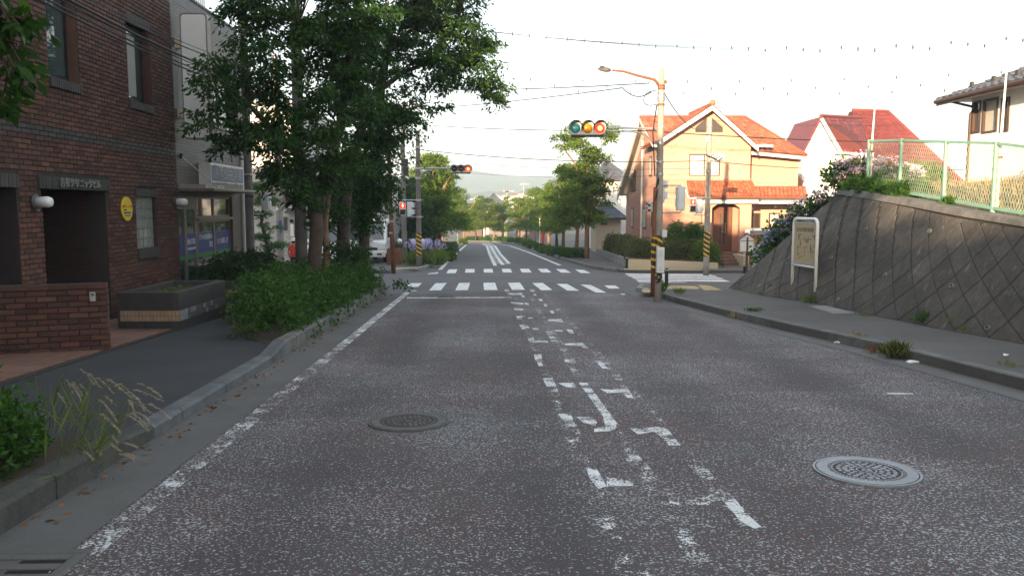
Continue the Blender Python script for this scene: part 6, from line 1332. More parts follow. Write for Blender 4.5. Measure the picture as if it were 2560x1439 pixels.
foxtail('tall foxtail grass arching over the footway behind the near bush', G(120,1150,.14)+Vector((0,.35,0)), 8, 1, (.3,.75), (.3,.5)); foxtail('foxtail grass leaning out over the dropped kerb', G(215,1150,.14), 8, 2, (.2,.65), (.22,.45)); foxtail('short dry foxtail tuft on the kerb edge', G(235,1165,.15), 7, 3, (.1,.32), (.08,.2)); foxtail('foxtail stalks standing behind the near azalea bush', G(40,1130,.14)+Vector((0,.5,0)), 9, 4, (.2,.5), (.35,.55))
# weeds along wall and kerbs
def weeds(label, base, n, w, h, m, seed, cat='weeds', d=.08, lw=.012):
    r = np.random.default_rng(seed); t = thing('weed_tuft', label, cat, base, 'weeds along the retaining wall and kerbs'); pos = np.array(base)+np.stack([r.normal(0,w*.4,n), r.normal(0,d,n), r.uniform(0,h*.35,n)],1)
    leaf_mesh('blades', pos, r.normal(size=(n,3))*.5+np.array([0,0,1]), h, lw, m, t, fold=.45, rng=r); return t
for i, (px, py, n, w, h, m, lab) in enumerate(((1985,738,420,.38,.24,'leafC','bushy green weeds at the left post of the map board'),(2035,757,260,.3,.16,'grass','grassy weeds at the near post of the map board'),(1920,737,160,.5,.1,'grass','thin grass along the foot of the wall end'),(2330,812,260,.3,.2,'leafC','green weed clump at the wall foot beyond the big kerb weed'),(2395,822,160,.3,.24,'grass','tall grass blades at the foot of the retaining wall'),(2440,832,180,.3,.13,'grass','low grass strip nearest the camera at the wall foot'),
    (1842,795,90,.14,.12,'dry','dry tuft growing from the kerb near the corner'),(2145,856,140,.14,.14,'dry','brownish weed growing from the kerb face'),(2238,893,260,.16,.17,'leafH','large brownish weed bush growing at the kerb'),(1885,777,90,.22,.05,'leafC','flat green weed on the footway by the kerb'),(1655,735,60,.08,.3,'leafC','thin green weed beside the corner pole'),(1698,735,120,.2,.14,'grass','grass tuft on the corner behind the bollard'),(2190,880,70,.2,.07,'litter','heap of dead leaves in the gutter by the weeds'),(2525,915,60,.14,.05,'grass','small grass tuft at the edge of the footway'),(2160,790,70,.15,.05,'grass','small grass patch on the footway beside the cover slab'))):
    b0 = G(px,py,.01 if m in ('litter',) or px in (2145,2238,1842) else .125); weeds(lab, b0, n, w, h, K[m], 30+i, lw=.03 if m in ('leafC','leafH','litter') else .012)
# leaf litter in the left gutter
r_ = np.random.default_rng(12); n = 260; yy = r_.uniform(4.5,21,n); pos = np.stack([LK(0)+RD*yy+.04+np.abs(r_.normal(0,.09,n)), yy, -SLOPE*yy+.008],1); o = leaf_mesh('leaf_litter', pos, r_.normal(size=(n,3))*np.array([1,1,.12]), .055, .028, K['litter'], None, (-3,12,gz(12)), fold=.05); tag(o, 'fallen brown leaves along the gutter', 'leaves', kind='stuff')
# turf on the bank
r_ = np.random.default_rng(14); n = 9000; xx = r_.uniform(7.95,13,n)**1.0; yy = r_.uniform(6,19.5,n); zz = np.array([zemb(a,c) for a, c in zip(xx,yy)]); o = leaf_mesh('bank_grass', np.stack([xx+.05,yy,zz-.02],1), r_.normal(size=(n,3))*.45+np.array([0,0,1]), .14, .012, K['dry'], None, (10,13,2), fold=.4); tag(o, 'dry yellowish grass covering the bank behind the fence', 'grass', kind='stuff')
bush('bank_weeds', 'green creeping weeds spilling over the far top of the retaining wall', [(7.85,18.6,2.03),(7.9,18.0,1.97),(7.95,17.4,1.92),(7.95,16.8,1.86),(8.2,16.9,1.9),(8.3,18.2,2.0),(8.5,19.0,2.05)], .34, .24, 2000, .085, .03, K['leafC'], 'weeds', seed=19, core=False)
bush('bank_shrub', 'sunlit yellowish shrub behind the green fence', [(9.9,20.6,2.0),(10.3,20.4,2.0)], .45, .7, 1100, .09, .035, K['leafB'], 'bush', seed=20); bush('bank_shrub', 'rounded shrub in front of the white house wall', [(11.6,17.0,2.1),(11.8,16.2,2.1)], .6, .8, 1500, .085, .035, K['leafB'], 'bush', seed=23)
t = weeds('tall single weed standing at the green fence', Vector((7.95,15.0,zemb(8,15))), 160, .1, .14, K['leafC'], 77, lw=.03); 
for o in t.children: pass
# ---- hydrangeas on the end slope
def hydrangea(label, blobs, n, seed, pm):
    rng = np.random.default_rng(seed); c0 = Vector(blobs[0][0]); t = thing('hydrangea', label, 'hydrangea', (c0.x,c0.y,c0.z-.8), 'hydrangea bushes on the end of the bank'); cl = clusters(blobs, n, rng, .3); pos, d = spray(cl, 16, .12, rng, .1); leaf_mesh('foliage', pos, d, .14, .085, K['leafC'], t, rng=rng)
    fl = clusters(blobs, int(n*.75), rng, .1); fl = fl[fl[:,2] > np.array([b[0][2] for b in blobs]).min()-.4]; P_, D_ = [], []
    for c in fl:
        rr = rng.uniform(.09,.15); u = unit(rng.normal(size=(26,3))); u[:,2] = np.abs(u[:,2])*.9; P_.append(c+np.array([-.03,-.16,.12])+u*rr*np.array([1,1,.65])); D_.append(u+rng.normal(size=u.shape)*.6)
    leaf_mesh('flower_heads', np.concatenate(P_), np.concatenate(D_), .045, .042, pm, t, rng=rng, fold=.05)
    b = MB()
    for c in cl[:24]: b.tube([(c0.x+(c[0]-c0.x)*.3,c0.y+(c[1]-c0.y)*.3,c0.z-.8), tuple(c)], [.012,.006], 4, caps=False)
    b.build('stems', K['twig'], t, kind='stuff', fix=False)
def hb(px, py, Y, r, rz): return (tuple(P(px,py,Y)), (r,r,rz))
hydrangea('pink hydrangea bush high on the end of the bank', [hb(2020,530,22.6,.42,.22), hb(1985,560,22.8,.35,.22), hb(2060,505,22.2,.35,.16)], 90, 41, K['pink']); hydrangea('blue violet hydrangea bush low on the end of the bank', [hb(1930,612,23.2,.3,.22), hb(1960,580,23,.35,.2), hb(1905,640,23.6,.2,.2)], 80, 42, K['bluep']); hydrangea('pink flowered hydrangea at the far end of the green fence', [hb(2110,440,20.2,.3,.28), hb(2145,425,20,.25,.25)], 70, 43, K['pink']); hydrangea('pale hydrangea seen through the green fence', [hb(2210,440,19.6,.45,.3), hb(2250,450,19.2,.4,.22)], 70, 44, K['pink'])
# ---- hedge and shrubs of the orange house
hh = [(5.15+k*.3,33.75,gz(33.7)+.15) for k in range(11)]+[(5.35+.02*k,34.2+k*.55,gz(34+k*.5)+.2) for k in range(28)]
bush('clipped_hedge', 'tall brownish green clipped hedge in front of the orange house', hh, .5, 1.12, 9000, .075, .038, K['leafH'], seed=50, base=(6.5,33.8,gz(33.8)), lump=.12)
bush('garden_shrub', 'bright green shrub behind the striped pole', [(X(1752,33.3),33.3,gz(33)+.2),(X(1770,33.3),33.4,gz(33)+.2)], .42, .95, 1500, .1, .03, K['leafB'], 'shrub', seed=51); bush('garden_shrub', 'dark feathery shrub rising above the clipped hedge', [(X(1728,34.6),34.6,gz(34)+.4),(X(1745,34.6),34.7,gz(34)+.4),(X(1690,35),35.2,gz(34)+.5)], .5, 1.45, 2200, .12, .03, K['leafC'], 'shrub', seed=52)
# ---- street trees beyond the crossing (few prototypes, many individuals)
def proto(seed, H_, r, L=.17, n=95, per=130):
    rg2 = random.Random(seed); limbs = [([(0,0,-.2),(rg2.uniform(-.1,.1),rg2.uniform(-.1,.1),H_*.25),(rg2.uniform(-.2,.2),0,H_*.5),(rg2.uniform(-.3,.3),.1,H_*.8)], [.15,.11,.09,.04])]
    for k in range(4): a = k*1.6+seed; limbs.append(([(0,0,H_*(.25+.08*k)),(r*.35*math.cos(a),r*.35*math.sin(a),H_*(.42+.1*k)),(r*.7*math.cos(a),r*.7*math.sin(a),H_*(.55+.1*k))], [.07,.05,.02]))
    blobs = [((rg2.uniform(-.5,.5)*r,rg2.uniform(-.5,.5)*r,H_*(.3+.66*k/11)), (r*rg2.uniform(.45,.72)*(1.1-.5*k/11),)*2+(H_*.085,)) for k in range(12)]
    return limbs, blobs, n, per, L
def stree(seed, H_, r, label, loc, rot, lm, bm, **kw):
    limbs, blobs, n, per, L = proto(seed, H_, r, **kw); t = grow('street_tree', label, Vector((0,0,0)), limbs, blobs, n, per, L, L*.42, lm, bm, 'street trees beyond the crossing', seed=seed, sig=.26, droop=.35, twigs=False, pad=.42); t.location = loc; t.rotation_euler = (0,0,rot); return t
def at(x, y): return (x, y, gz(y)+.1)
A_ = stree(61, 7.0, 2.05, 'tallest green street tree beside the orange house', at(3.98,43.6), .3, K['leafB'], K['barkl'], n=135, per=135)
B_ = stree(62, 5.9, 2.0, 'spreading street tree second from the crossing, leaning toward the road', at(4.1,52.5), 1.2, K['leafB'], K['barkl'])
C_ = stree(63, 5.6, 1.8, 'forked sunlit street tree above the lilac flowers', at(X(1090,47),47), 2.0, K['leafB'], K['barkl'])
D_ = stree(64, 6.2, 2.2, 'dark street tree behind the no-stopping sign', at(X(1092,66),66), .5, K['leafB'], K['bark'])
for i, (src, px, Y, s, rot, lab) in enumerate(((C_,1407,62,1.0,1.,'third street tree along the far footway'),(D_,1391,68,.92,2.,'fourth street tree along the far footway'),(B_,1372,76,.98,3.,'fifth street tree along the far footway'),(A_,1356,82,.8,4.,'sixth street tree along the far footway'),(C_,1338,89,1.,5.,'seventh street tree along the far footway'),(D_,1316,95,.95,.6,'eighth street tree where the far road bends'),(B_,1296,101,.95,1.7,'ninth street tree where the far road bends'),
    (D_,1258,108,.9,2.2,'street tree at the bend facing the end of the road'),(C_,1236,108,.95,3.3,'street tree behind the bend with a slim pale trunk'),(B_,1212,107,.95,.2,'rounded street tree behind the end of the road'),(D_,1190,106,.9,1.4,'street tree at the inside of the bend'),(C_,1160,92,1.05,2.7,'street tree overhanging the inside of the bend'),(B_,1100,58,1.0,4.4,'street tree close behind the forked sunlit tree'),(A_,1108,76,.8,5.1,'street tree between the sign and the bend'),(A_,1075,56,.95,2.1,'tall tree rising behind the far signal arm'))):
    dup(src, at(X(px,Y),Y), rot, s, lab)
def evergreen(label, x, y, H_, r, seed):
    z0 = gz(y); limbs = [([(x,y,z0),(x+.1,y,z0+H_*.5),(x,y,z0+H_*.9)],[.16,.1,.03])]; rg2 = random.Random(seed)
    bl = [((x+rg2.uniform(-.5,.5)*r,y+rg2.uniform(-.5,.5)*r,z0+H_*(.2+.75*k/8)), (r*rg2.uniform(.6,.85),)*2+(H_*.12,)) for k in range(9)]
    grow('garden_tree', label, Vector((x,y,z0)), limbs, bl, 80, 100, .15, .06, K['leafD'], K['bark'], 'dark garden trees behind the far corner', seed=seed, sig=.26, twigs=False)
evergreen('dark garden tree behind the rusty pole', X(985,42),42,4.0,1.5,71); evergreen('dark garden tree behind the far signal pole', X(1026,44),44,3.7,1.5,72); evergreen('dense dark tree filling the gap left of the forked tree', X(1065,48),48,4.2,1.7,73); evergreen('dark tree behind the parked truck', X(940,52),52,4.6,2.0,74); evergreen('dark green tree between the far lamp post and forked tree', X(1050,60),60,4.8,2.2,75)
# trained garden pine behind the pharmacy corner
pz = Vector((X(665,30),30,gz(30))); lm_ = [([pz, pz+Vector((.15,0,.9)), pz+Vector((-.1,0,1.9)), pz+Vector((.1,0,3.2))],[.1,.08,.06,.03])]; bl = []
for k, (dx, dz, rr) in enumerate(((-.3,.7,.5),(.3,1.0,.5),(-.2,1.35,.5),(.25,1.75,.45),(-.25,2.15,.45),(.1,2.6,.5),(-.2,3.1,.5),(.2,3.4,.5))): bl.append(((pz.x+dx,pz.y,pz.z+dz),(rr,rr,.13))); lm_.append(([pz+Vector((0,0,dz-.15)), pz+Vector((dx,0,dz-.05))],[.03,.015]))
grow('garden_pine', 'trained garden pine with flat foliage pads behind the pharmacy', pz, lm_, bl, 90, 110, .1, .02, K['leafC'], K['bark'], seed=80, sig=.13, droop=-.5, twigs=False, pad=.22)
# agapanthus clump
ap = [(X(1030+9*k,35.2+.3*(k%3)),35.2+.3*(k%3),gz(35)+.12) for k in range(9)]
for g_, (ks, lab) in enumerate(((range(0,3),'lilac agapanthus clump to the left of the striped far pole'),(range(3,9),'lilac agapanthus clump to the right of the striped far pole'))):
    r = np.random.default_rng(90+g_); pts = [ap[k] for k in ks]; t = thing('agapanthus', lab, 'flowers', pts[0], 'agapanthus in the far corner bed'); P0 = np.array(pts)[r.integers(0,len(pts),420)]+r.normal(size=(420,3))*np.array([.12,.15,0]); leaf_mesh('leaves', P0, r.normal(size=P0.shape)*.35+np.array([0,0,1.]), .55, .035, K['grass'], t, fold=.5, rng=r)
    b = MB(); P_, D_2 = [], []
    for k in range(8*len(pts)//3):
        q = np.array(pts)[r.integers(0,len(pts))]+r.normal(size=3)*np.array([.14,.15,0]); h = r.uniform(.72,1.0); tp = q+np.array([r.normal()*.06,r.normal()*.06,h]); b.tube([tuple(q),tuple(tp)],[.009,.007],4,caps=False); u = unit(r.normal(size=(46,3))); P_.append(tp+u*.085); D_2.append(u)
    b.build('stalks', K['grass'], t, kind='stuff', fix=False); leaf_mesh('flower_heads', np.concatenate(P_), np.concatenate(D_2), .07, .035, K['lilac'], t, rng=r)
bush('garden_shrub', 'small yellow green shrub next to the agapanthus', [(X(1094,38),38,gz(38)+.12),(X(1100,39),39,gz(39)+.12)], .3, .55, 500, .1, .035, K['leafY'], 'shrub', seed=95)
# low clipped shrubs along the far footways
S_ = bush('clipped_shrub', 'rounded clipped shrub in front of the tallest street tree', [(0,0,0),(.6,.2,0),(-.5,.3,0)], .55, .72, 900, .1, .045, K['leafC'], 'shrub', group='clipped shrubs lining the far road', seed=97, base=(0,0,0)); S_.location = (X(1432,44.6),44.6,gz(44.6)+.1); S_.scale = (.72,)*3
S2_ = bush('clipped_shrub', 'yellowish clipped shrub second in the far row', [(0,0,0),(.6,.3,0),(-.6,.2,0)], .55, .68, 900, .1, .045, K['leafY'] if False else K['leafB'], 'shrub', group='clipped shrubs lining the far road', seed=98, base=(0,0,0)); S2_.location = (X(1388,51.5),51.5,gz(50)+.1); S2_.scale = (.66,)*3
k = 0
for px, Y, lab in ((1403,48,'clipped shrub just beyond the largest one in the far row'),(1368,56,'third clipped shrub along the far right kerb'),(1352,62,'fourth clipped shrub along the far right kerb'),(1338,68,'fifth clipped shrub along the far right kerb'),(1325,74,'sixth clipped shrub along the far right kerb'),(1312,80,'seventh clipped shrub along the far right kerb'),(1298,87,'eighth clipped shrub along the far right kerb'),(1282,94,'ninth clipped shrub where the kerb bends'),(1266,100,'tenth clipped shrub where the kerb bends'),(1250,104,'clipped shrub at the bend below the slim trunk'),(1222,106,'clipped shrub facing the end of the road'),(1200,107,'clipped shrub at the far end of the road'),(1180,107,'last clipped shrub at the inside of the bend'),
    (1110,42,'clipped shrub beside the yellow green shrub'),(1118,48,'clipped shrub along the far left kerb'),(1120,56,'clipped shrub near the no-stopping sign'),(1126,70,'clipped shrub behind the no-stopping sign'),(1158,86,'clipped shrub before the inside of the bend')):
    dup((S_,S2_)[k % 2], (X(px,Y),Y,gz(Y)+.1), k*.8, .62 if Y < 75 else .8, lab); k += 1
# ================================================================== CABLES
def cable(label, a, b_, d, r=.012, n=16, clips=0, grp='overhead cables'):
    t = thing('overhead_cable', label, 'cable', a, grp); pts = sag(a, b_, d, n); b = MB(); b.tube(pts, r, 5); b.build('wire', K['rubber'], t)
    for k in range(clips):
        f = (k+.5)/clips*n; i = int(f); p = pts[i].lerp(pts[i+1], f-i); b = MB(); b.beam(p+Vector((0,0,-.05)), p+Vector((0,0,.05)), .025, .03, up=(0,1,0)); b.build('clip', K['irondk'], t)
    return t
for k, dy in enumerate((0,7,14)): cable('high sagging overhead wire with clips, %s of three' % ('topmost','middle','lowest')[k], P(800+dy*6,20+dy*.6,24), P(3000+dy*6,40+dy*.6,24), 1.0, .006, 20, 16)
for k, (y0, y1) in enumerate(((186,168),(200,190),(214,203))): cable('thin faint overhead wire behind the corner pole top, %s of three' % ('upper','middle','lower')[k], P(1000+k*60,y0,28), P(2700+k*60,y1,28), .35, .003, 16, 13)
tp = Vector((pb.x,pb.y,0))
cable('cable from the corner pole top to the far lamp post', P(1625,208,Y1), P(1015,222,38), .1); cable('cable from the corner pole down to the far corner trees', P(1556,220,Y1+1), P(1020,273,38), .08)
cable('short slack cable at the corner pole top', P(1556,220,Y1+1), P(1628,230,Y1), .15)
cable('long cable from the far lamp post past the signal to the corner pole', P(1012,308,38), P(1640,327,Y1+.3), .1, .011); cable('long cable from the corner pole along the orange house to the red roof', P(1650,330,Y1+.2), P(2700,345,30), .2, .012)
cable('lower long cable from the far pole to the orange house', P(1046,374,Y3), P(1765,402,Y2), .2, .014); cable('lower cable running on across the orange house', P(1765,402,Y2), P(2700,400,34), .4, .014)
cable('thin cable over the hills below the others', P(1046,396,Y3), P(1765,420,Y2), .2, .007); cable('lowest thin cable over the far trees', P(1046,418,Y3+4), P(1765,432,Y2), .3, .006)
cable('slanting cable from the corner pole to the striped pole', P(1660,232,Y1), P(1765,325,Y2), .3, .012); cable('cable across the red roofed house', P(1765,300,Y2), P(2700,268,30), .4, .006)
b = MB(); b.tube(bez(P(1640,262,Y1-.1), P(1600,270,Y1-.2), P(1612,238,Y1-.1),8)+bez(P(1612,238,Y1-.1),P(1620,228,Y1-.1),P(1640,226,Y1-.1),4), .01, 5); o = b.build('cable_loop', K['rubber']); tag(o, 'black cable loop hanging off the corner pole top', 'cable', 'overhead cables')
b = MB(); b.tube([P(1642,262,Y1-.09), P(1632,330,Y1-.12), P(1637,440,Y1-.12)], .014, 5); o = b.build('drop_cable', K['rubber']); tag(o, 'black cable running down the corner pole', 'cable', 'overhead cables')
b = MB(); b.beam(P(1650,220,Y1), P(1662,204,Y1), .03, .03); b.ball(P(1663,205,Y1), .045, 8); o = b.build('pole_bracket', K['rust']); tag(o, 'small rusty bracket on top of the corner pole', 'bracket')
# bundle along the brick building
up_ = Vector((X(627,22.9),22.9,gz(22.9)+.1))
t = conc_pole('utility_pole', 'dark utility pole beside the pharmacy corner', up_, 9.0, .15, .11, K['poledk'], 'utility pole')
band(t, up_, Zr(438,22.9), Zr(434,22.9), .15, K['steel'], 'clamp'); band(t, up_, Zr(492,22.9), Zr(488,22.9), .155, K['irondk'], 'clamp')
for k, (y0, y1, r, lab) in enumerate(((-60,200,.02,'thick black cable passing the brick facade, main strand'),(-75,170,.012,'black cable highest along the brick facade'),(-48,206,.009,'thin cable just under the main strand'),(-30,214,.012,'second black cable below the main strand'),(-18,222,.014,'lowest black cable along the brick facade'),(-85,160,.007,'thin cable above the others along the brick facade'))):
    cable(lab, P(60,y0,8.2), P(618,y1,22.7), .12, r)
t = thing('cable_closure', 'long black cable splice box hanging on the strand near the pharmacy window', 'splice box', P(572,186,21)); b = MB(); b.tube([P(548,172,20.4), P(555,178,20.6), P(582,192,21.4), P(588,196,21.5)], [.03,.12,.12,.03], 10); b.build('case', K['black'], t)
b = MB(); b.tube([P(585,192,21.4), P(595,225,22), P(598,232,22.1), P(606,200,22.3)], .018, 5); b.build('cable', K['rubber'], t)
# grey pole by the trees, small pole with plates, pedestrian signal seen from behind
gp_ = Vector((X(756,21.2),21.2,gz(21.2)+.1)); conc_pole('utility_pole', 'grey utility pole standing between the bushes and the thick trunk', gp_, 8.6, .16, .12, K['poledk'], 'utility pole')
sp_ = Vector((X(704,33),33,gz(33)+.1)); t = conc_pole('utility_pole', 'slim concrete pole with a blue plate in front of the grey building', sp_, 7.5, .15, .12, K['pole'], 'utility pole')
b = MB(); b.box(X(706,33),X(713,33),32.8,32.84,Zr(580,33),Zr(551,33)); b.build('plate', K['signblue'], t); b = MB(); b.box(X(699,33),X(704,33),32.8,32.84,Zr(526,33),Zr(513,33)); b.build('plate', K['whiteclean'], t)
for py in (490,535): b = MB(); b.tube([Vector((up_.x,up_.y,Zr(py,22.9))), Vector((X(664,22.9),22.9,Zr(py,22.9)))], .02, 8); b.build('arm', K['steel'], bpy.data.objects['utility_pole'])
ped_signal('white pedestrian signal seen from behind next to the utility pole', Vector((X(667,22.9),23.1,Zr(525,22.9))), .26, 44/FPX*22.9, R(186), False)
# ================================================================== BUILDINGS ACROSS THE LEFT SIDE STREET
def block(name, label, x0, x1, y0, y1, z1, m, cat='building', group=None, wins=(), roofm=None, rise=0, side=None):
    g = gz(y0); t = thing(name, label, cat, ((x0+x1)/2,(y0+y1)/2,g), group); b = MB(); b.box(x0,x1,y0,y1,g-.3,z1); b.build('wall', m, t)
    for (a, c, e_, f_) in wins:
        b = MB(); b.box(a,c,y0-.04,y0-.002,e_,f_); w = b.build('window', K['irond2'], t); b = MB(); b.box(a+.06,c-.06,y0-.05,y0-.041,e_+.06,f_-.06); b.build('pane', K['glass'], w)
    for (a, c, e_, f_) in side or ():
        b = MB(); b.box(x0-.04,x0-.002,a,c,e_,f_); w = b.build('window', K['irond2'], t); b = MB(); b.box(x0-.05,x0-.041,a+.06,c-.06,e_+.06,f_-.06); b.build('pane', K['glass'], w)
    if rise:
        o = .45; A, B, Cc, D = [Vector(p) for p in ((x0-o,y0-o,z1),(x1+o,y0-o,z1),(x1+o,y1+o,z1),(x0-o,y1+o,z1))]; h = min(x1-x0,y1-y0)/2+o; R0, R1 = Vector((x0-o+h,(y0+y1)/2,z1+rise)), Vector((x1+o-h,(y0+y1)/2,z1+rise))
        b = MB(); b.face([A,B,R1,R0]); b.face([Cc,D,R0,R1]); b.face([B,Cc,R1]); b.face([D,A,R0]); b.face([A,D,Cc,B]); ro = b.build('roof', roofm or K['slate'], t); tiles(ro, [A+Vector((0,0,.02)),B+Vector((0,0,.02)),R1+Vector((0,0,.02)),R0+Vector((0,0,.02))], 14, 8, roofm or K['slate'])
        b = MB(); b.box(x0-o,x1+o,y0-o-.03,y0-o,z1-.12,z1+.02); b.build('fascia', K['brown'], t)
    return t
K['greytile'] = tilemat('grey_wall_tile',(.42,.42,.41),(.25,.25,.25),.2,.1); K['sand'] = mat('sand_render',(.50,.42,.32),.85,.1,2,.2,60)
xa, xb__ = X(560,40), X(748,40); bl_ = block('grey_building', 'pale grey tiled building behind the trained pine', xa, xb__, 40, 50, 6.6, K['greytile'], wins=((X(683,40),X(690,40),Zr(482,40),Zr(462,40)),(X(640,40),X(660,40),Zr(482,40),Zr(455,40)),(X(713,40),X(723,40),Zr(575,40),Zr(542,40)),(X(684,40),X(697,40),Zr(515,40),Zr(500,40))))
for z in (Zr(503,40),Zr(487,40)): b = MB(); b.box(xa-.02,xb__+.02,39.94,39.99,z-.15,z+.15); b.build('tile_band', K['tanwall'], bl_)
b = MB(); b.prism([(X(724,39.9),39.9,Zr(533,40)),(X(724,39.9),39.9,Zr(520,40)),(X(724,39.9),39.3,Zr(533,40))],(.75,0,0)); b.build('awning', K['irondk'], bl_); b = MB(); b.box(X(731,40),X(739,40),39.9,39.98,Zr(590,40),Zr(560,40)); b.build('shutter', K['white'], bl_); b = MB(); b.ball((X(735,40),39.85,Zr(552,40)), .1, 8); b.build('lamp', K['black'], bl_)
block('beige_house', 'beige rendered house behind the parked truck', X(770,50), X(990,50), 50, 58, 2.8, K['sand'], 'house', wins=((X(860,50),X(880,50),Zr(560,50),Zr(525,50)),(X(950,50),X(962,50),Zr(555,50),Zr(520,50))), roofm=K['slate'], rise=1.1)
b = MB(); b.box(X(838,47),X(868,47),46.9,47.1,Zr(622,47),Zr(612,47)); o = b.build('banner', K['signblue']); tag(o, 'narrow blue banner strip behind the parked cars', 'banner')
# gate pillars with globe lamps
for i, (px, Y, lab) in enumerate(((1000,37.2,'gate pillar with white globe lamp beside the brown planter box'),(1034,38.5,'gate pillar with globe lamp left of the striped far pole'),(1058,39.2,'gate pillar with globe lamp right of the striped far pole'))):
    p = Vector((X(px,Y),Y,gz(Y)+.1)); t = thing('gate_pillar', lab, 'gate pillar', p, 'gate pillars with globe lamps'); zt_ = Zr(614,Y); b = MB(); b.box(p.x-.16,p.x+.16,Y-.16,Y+.16,p.z-.1,zt_); b.box(p.x-.2,p.x+.2,Y-.2,Y+.2,zt_+.001,zt_+.06); b.build('pillar', K['tanwall'], t); b = MB(); b.lathe([(.05,0),(.05,.06)], (p.x,Y,zt_+.06), 8); b.build('lamp_base', K['irondk'], t); b = MB(); b.ball((p.x,Y,zt_+.2), .13, 12); b.build('globe', K['lampw'], t, smooth=True)
p = Vector((X(988,36),36,gz(36)+.1)); t = thing('planter_box', 'brown brick planter box with a dark shrub at the far gate', 'planter', p); b = MB(); b.box(p.x-.35,p.x+.25,36,36.6,p.z-.1,Zr(622,36)); b.build('box', K['rust'], t); pos = np.array([p.x-.05,36.3,Zr(615,36)])+np.random.default_rng(3).normal(size=(260,3))*np.array([.18,.15,.15]); leaf_mesh('plant', pos, np.random.default_rng(4).normal(size=pos.shape)+np.array([0,0,.6]), .12, .03, K['leafD'], t)
# ================================================================== VEHICLES
def wheel(t, x, y, z, r, w=.2):
    b = MB(); b.lathe([(r*.6,-w/2),(r*.95,-w/2),(r,-w*.3),(r,w*.3),(r*.95,w/2),(r*.6,w/2)], (x,y,z), 20, 0, 'X'); wo = b.build('wheel', K['rubber'], t); b = MB(); b.lathe([(.02,-w*.51),(r*.6,-w*.45),(r*.6,w*.45),(.02,w*.51)], (x,y,z), 14, 0, 'X'); b.build('rim', K['steel'], wo)
def headlamp(t, x0, x1, y, z0, z1): b = MB(); b.box(x0,x1,y-.03,y+.05,z0,z1); b.build('headlight', K['lampw'], t, bev=.02)
Yt = 37.6; gT = gz(Yt)+.1; t = thing('parked_truck', 'white box truck parked facing the street behind the cherry trees', 'truck', (X(922,Yt),Yt+1,gT)); xr = X(967,Yt); xl = xr-1.75
b = MB(); pr = [(Yt,gT+.42),(Yt,gT+.95),(Yt+.08,gT+1.05),(Yt+.4,gT+1.95),(Yt+1.55,gT+2.0),(Yt+1.55,gT+.42)]; b.prism([(xl,y,z) for y, z in pr],(1.75,0,0)); b.build('cab', K['whiteclean'], t, bev=.05)
b = MB(); b.prism([(xl+.12,Yt+.08,gT+1.08),(xr-.12,Yt+.08,gT+1.08),(xr-.16,Yt+.37,gT+1.88),(xl+.16,Yt+.37,gT+1.88)],(0,-.02,.012)); b.build('windscreen', K['glass'], t)
b = MB(); b.box(xr-.005,xr+.01,Yt+.45,Yt+1.3,gT+1.15,gT+1.8); b.build('side_window', K['glass'], t)
b = MB(); b.box(xl-.05,xr+.05,Yt+1.65,Yt+5.2,gT+.75,gT+2.75); b.build('cargo_box', K['steel'], t, bev=.02)
b = MB(); b.box(xl+.03,xr-.03,Yt-.06,Yt+.05,gT+.28,gT+.55); b.build('bumper', K['whiteclean'], t, bev=.03); b = MB(); b.box((xl+xr)/2+.1-.16,(xl+xr)/2+.1+.16,Yt-.075,Yt-.061,gT+.36,gT+.47); b.build('number_plate', K['irond2'], t); b = MB(); b.box(xr-.42,xr-.2,Yt-.07,Yt-.061,gT+.37,gT+.46); b.build('fog_lamp', K['irond2'], t)
b = MB(); b.box(xl+.2,xr-.4,Yt-.015,Yt-.001,gT+.6,gT+.72); b.build('grille', K['black'], t)
headlamp(t, xr-.36, xr-.04, Yt, gT+.62, gT+.9); headlamp(t, xl+.04, xl+.36, Yt, gT+.62, gT+.9)
for x in (xl+.12, xr-.12):
    for y in (Yt+.75, Yt+4.2): wheel(t, x, y, gT+.34, .34)
for x, s in ((xr,1),(xl,-1)): b = MB(); b.box(x+s*.05,x+s*.2,Yt+.25,Yt+.3,gT+1.3,gT+1.65); b.build('mirror', K['black'], t)
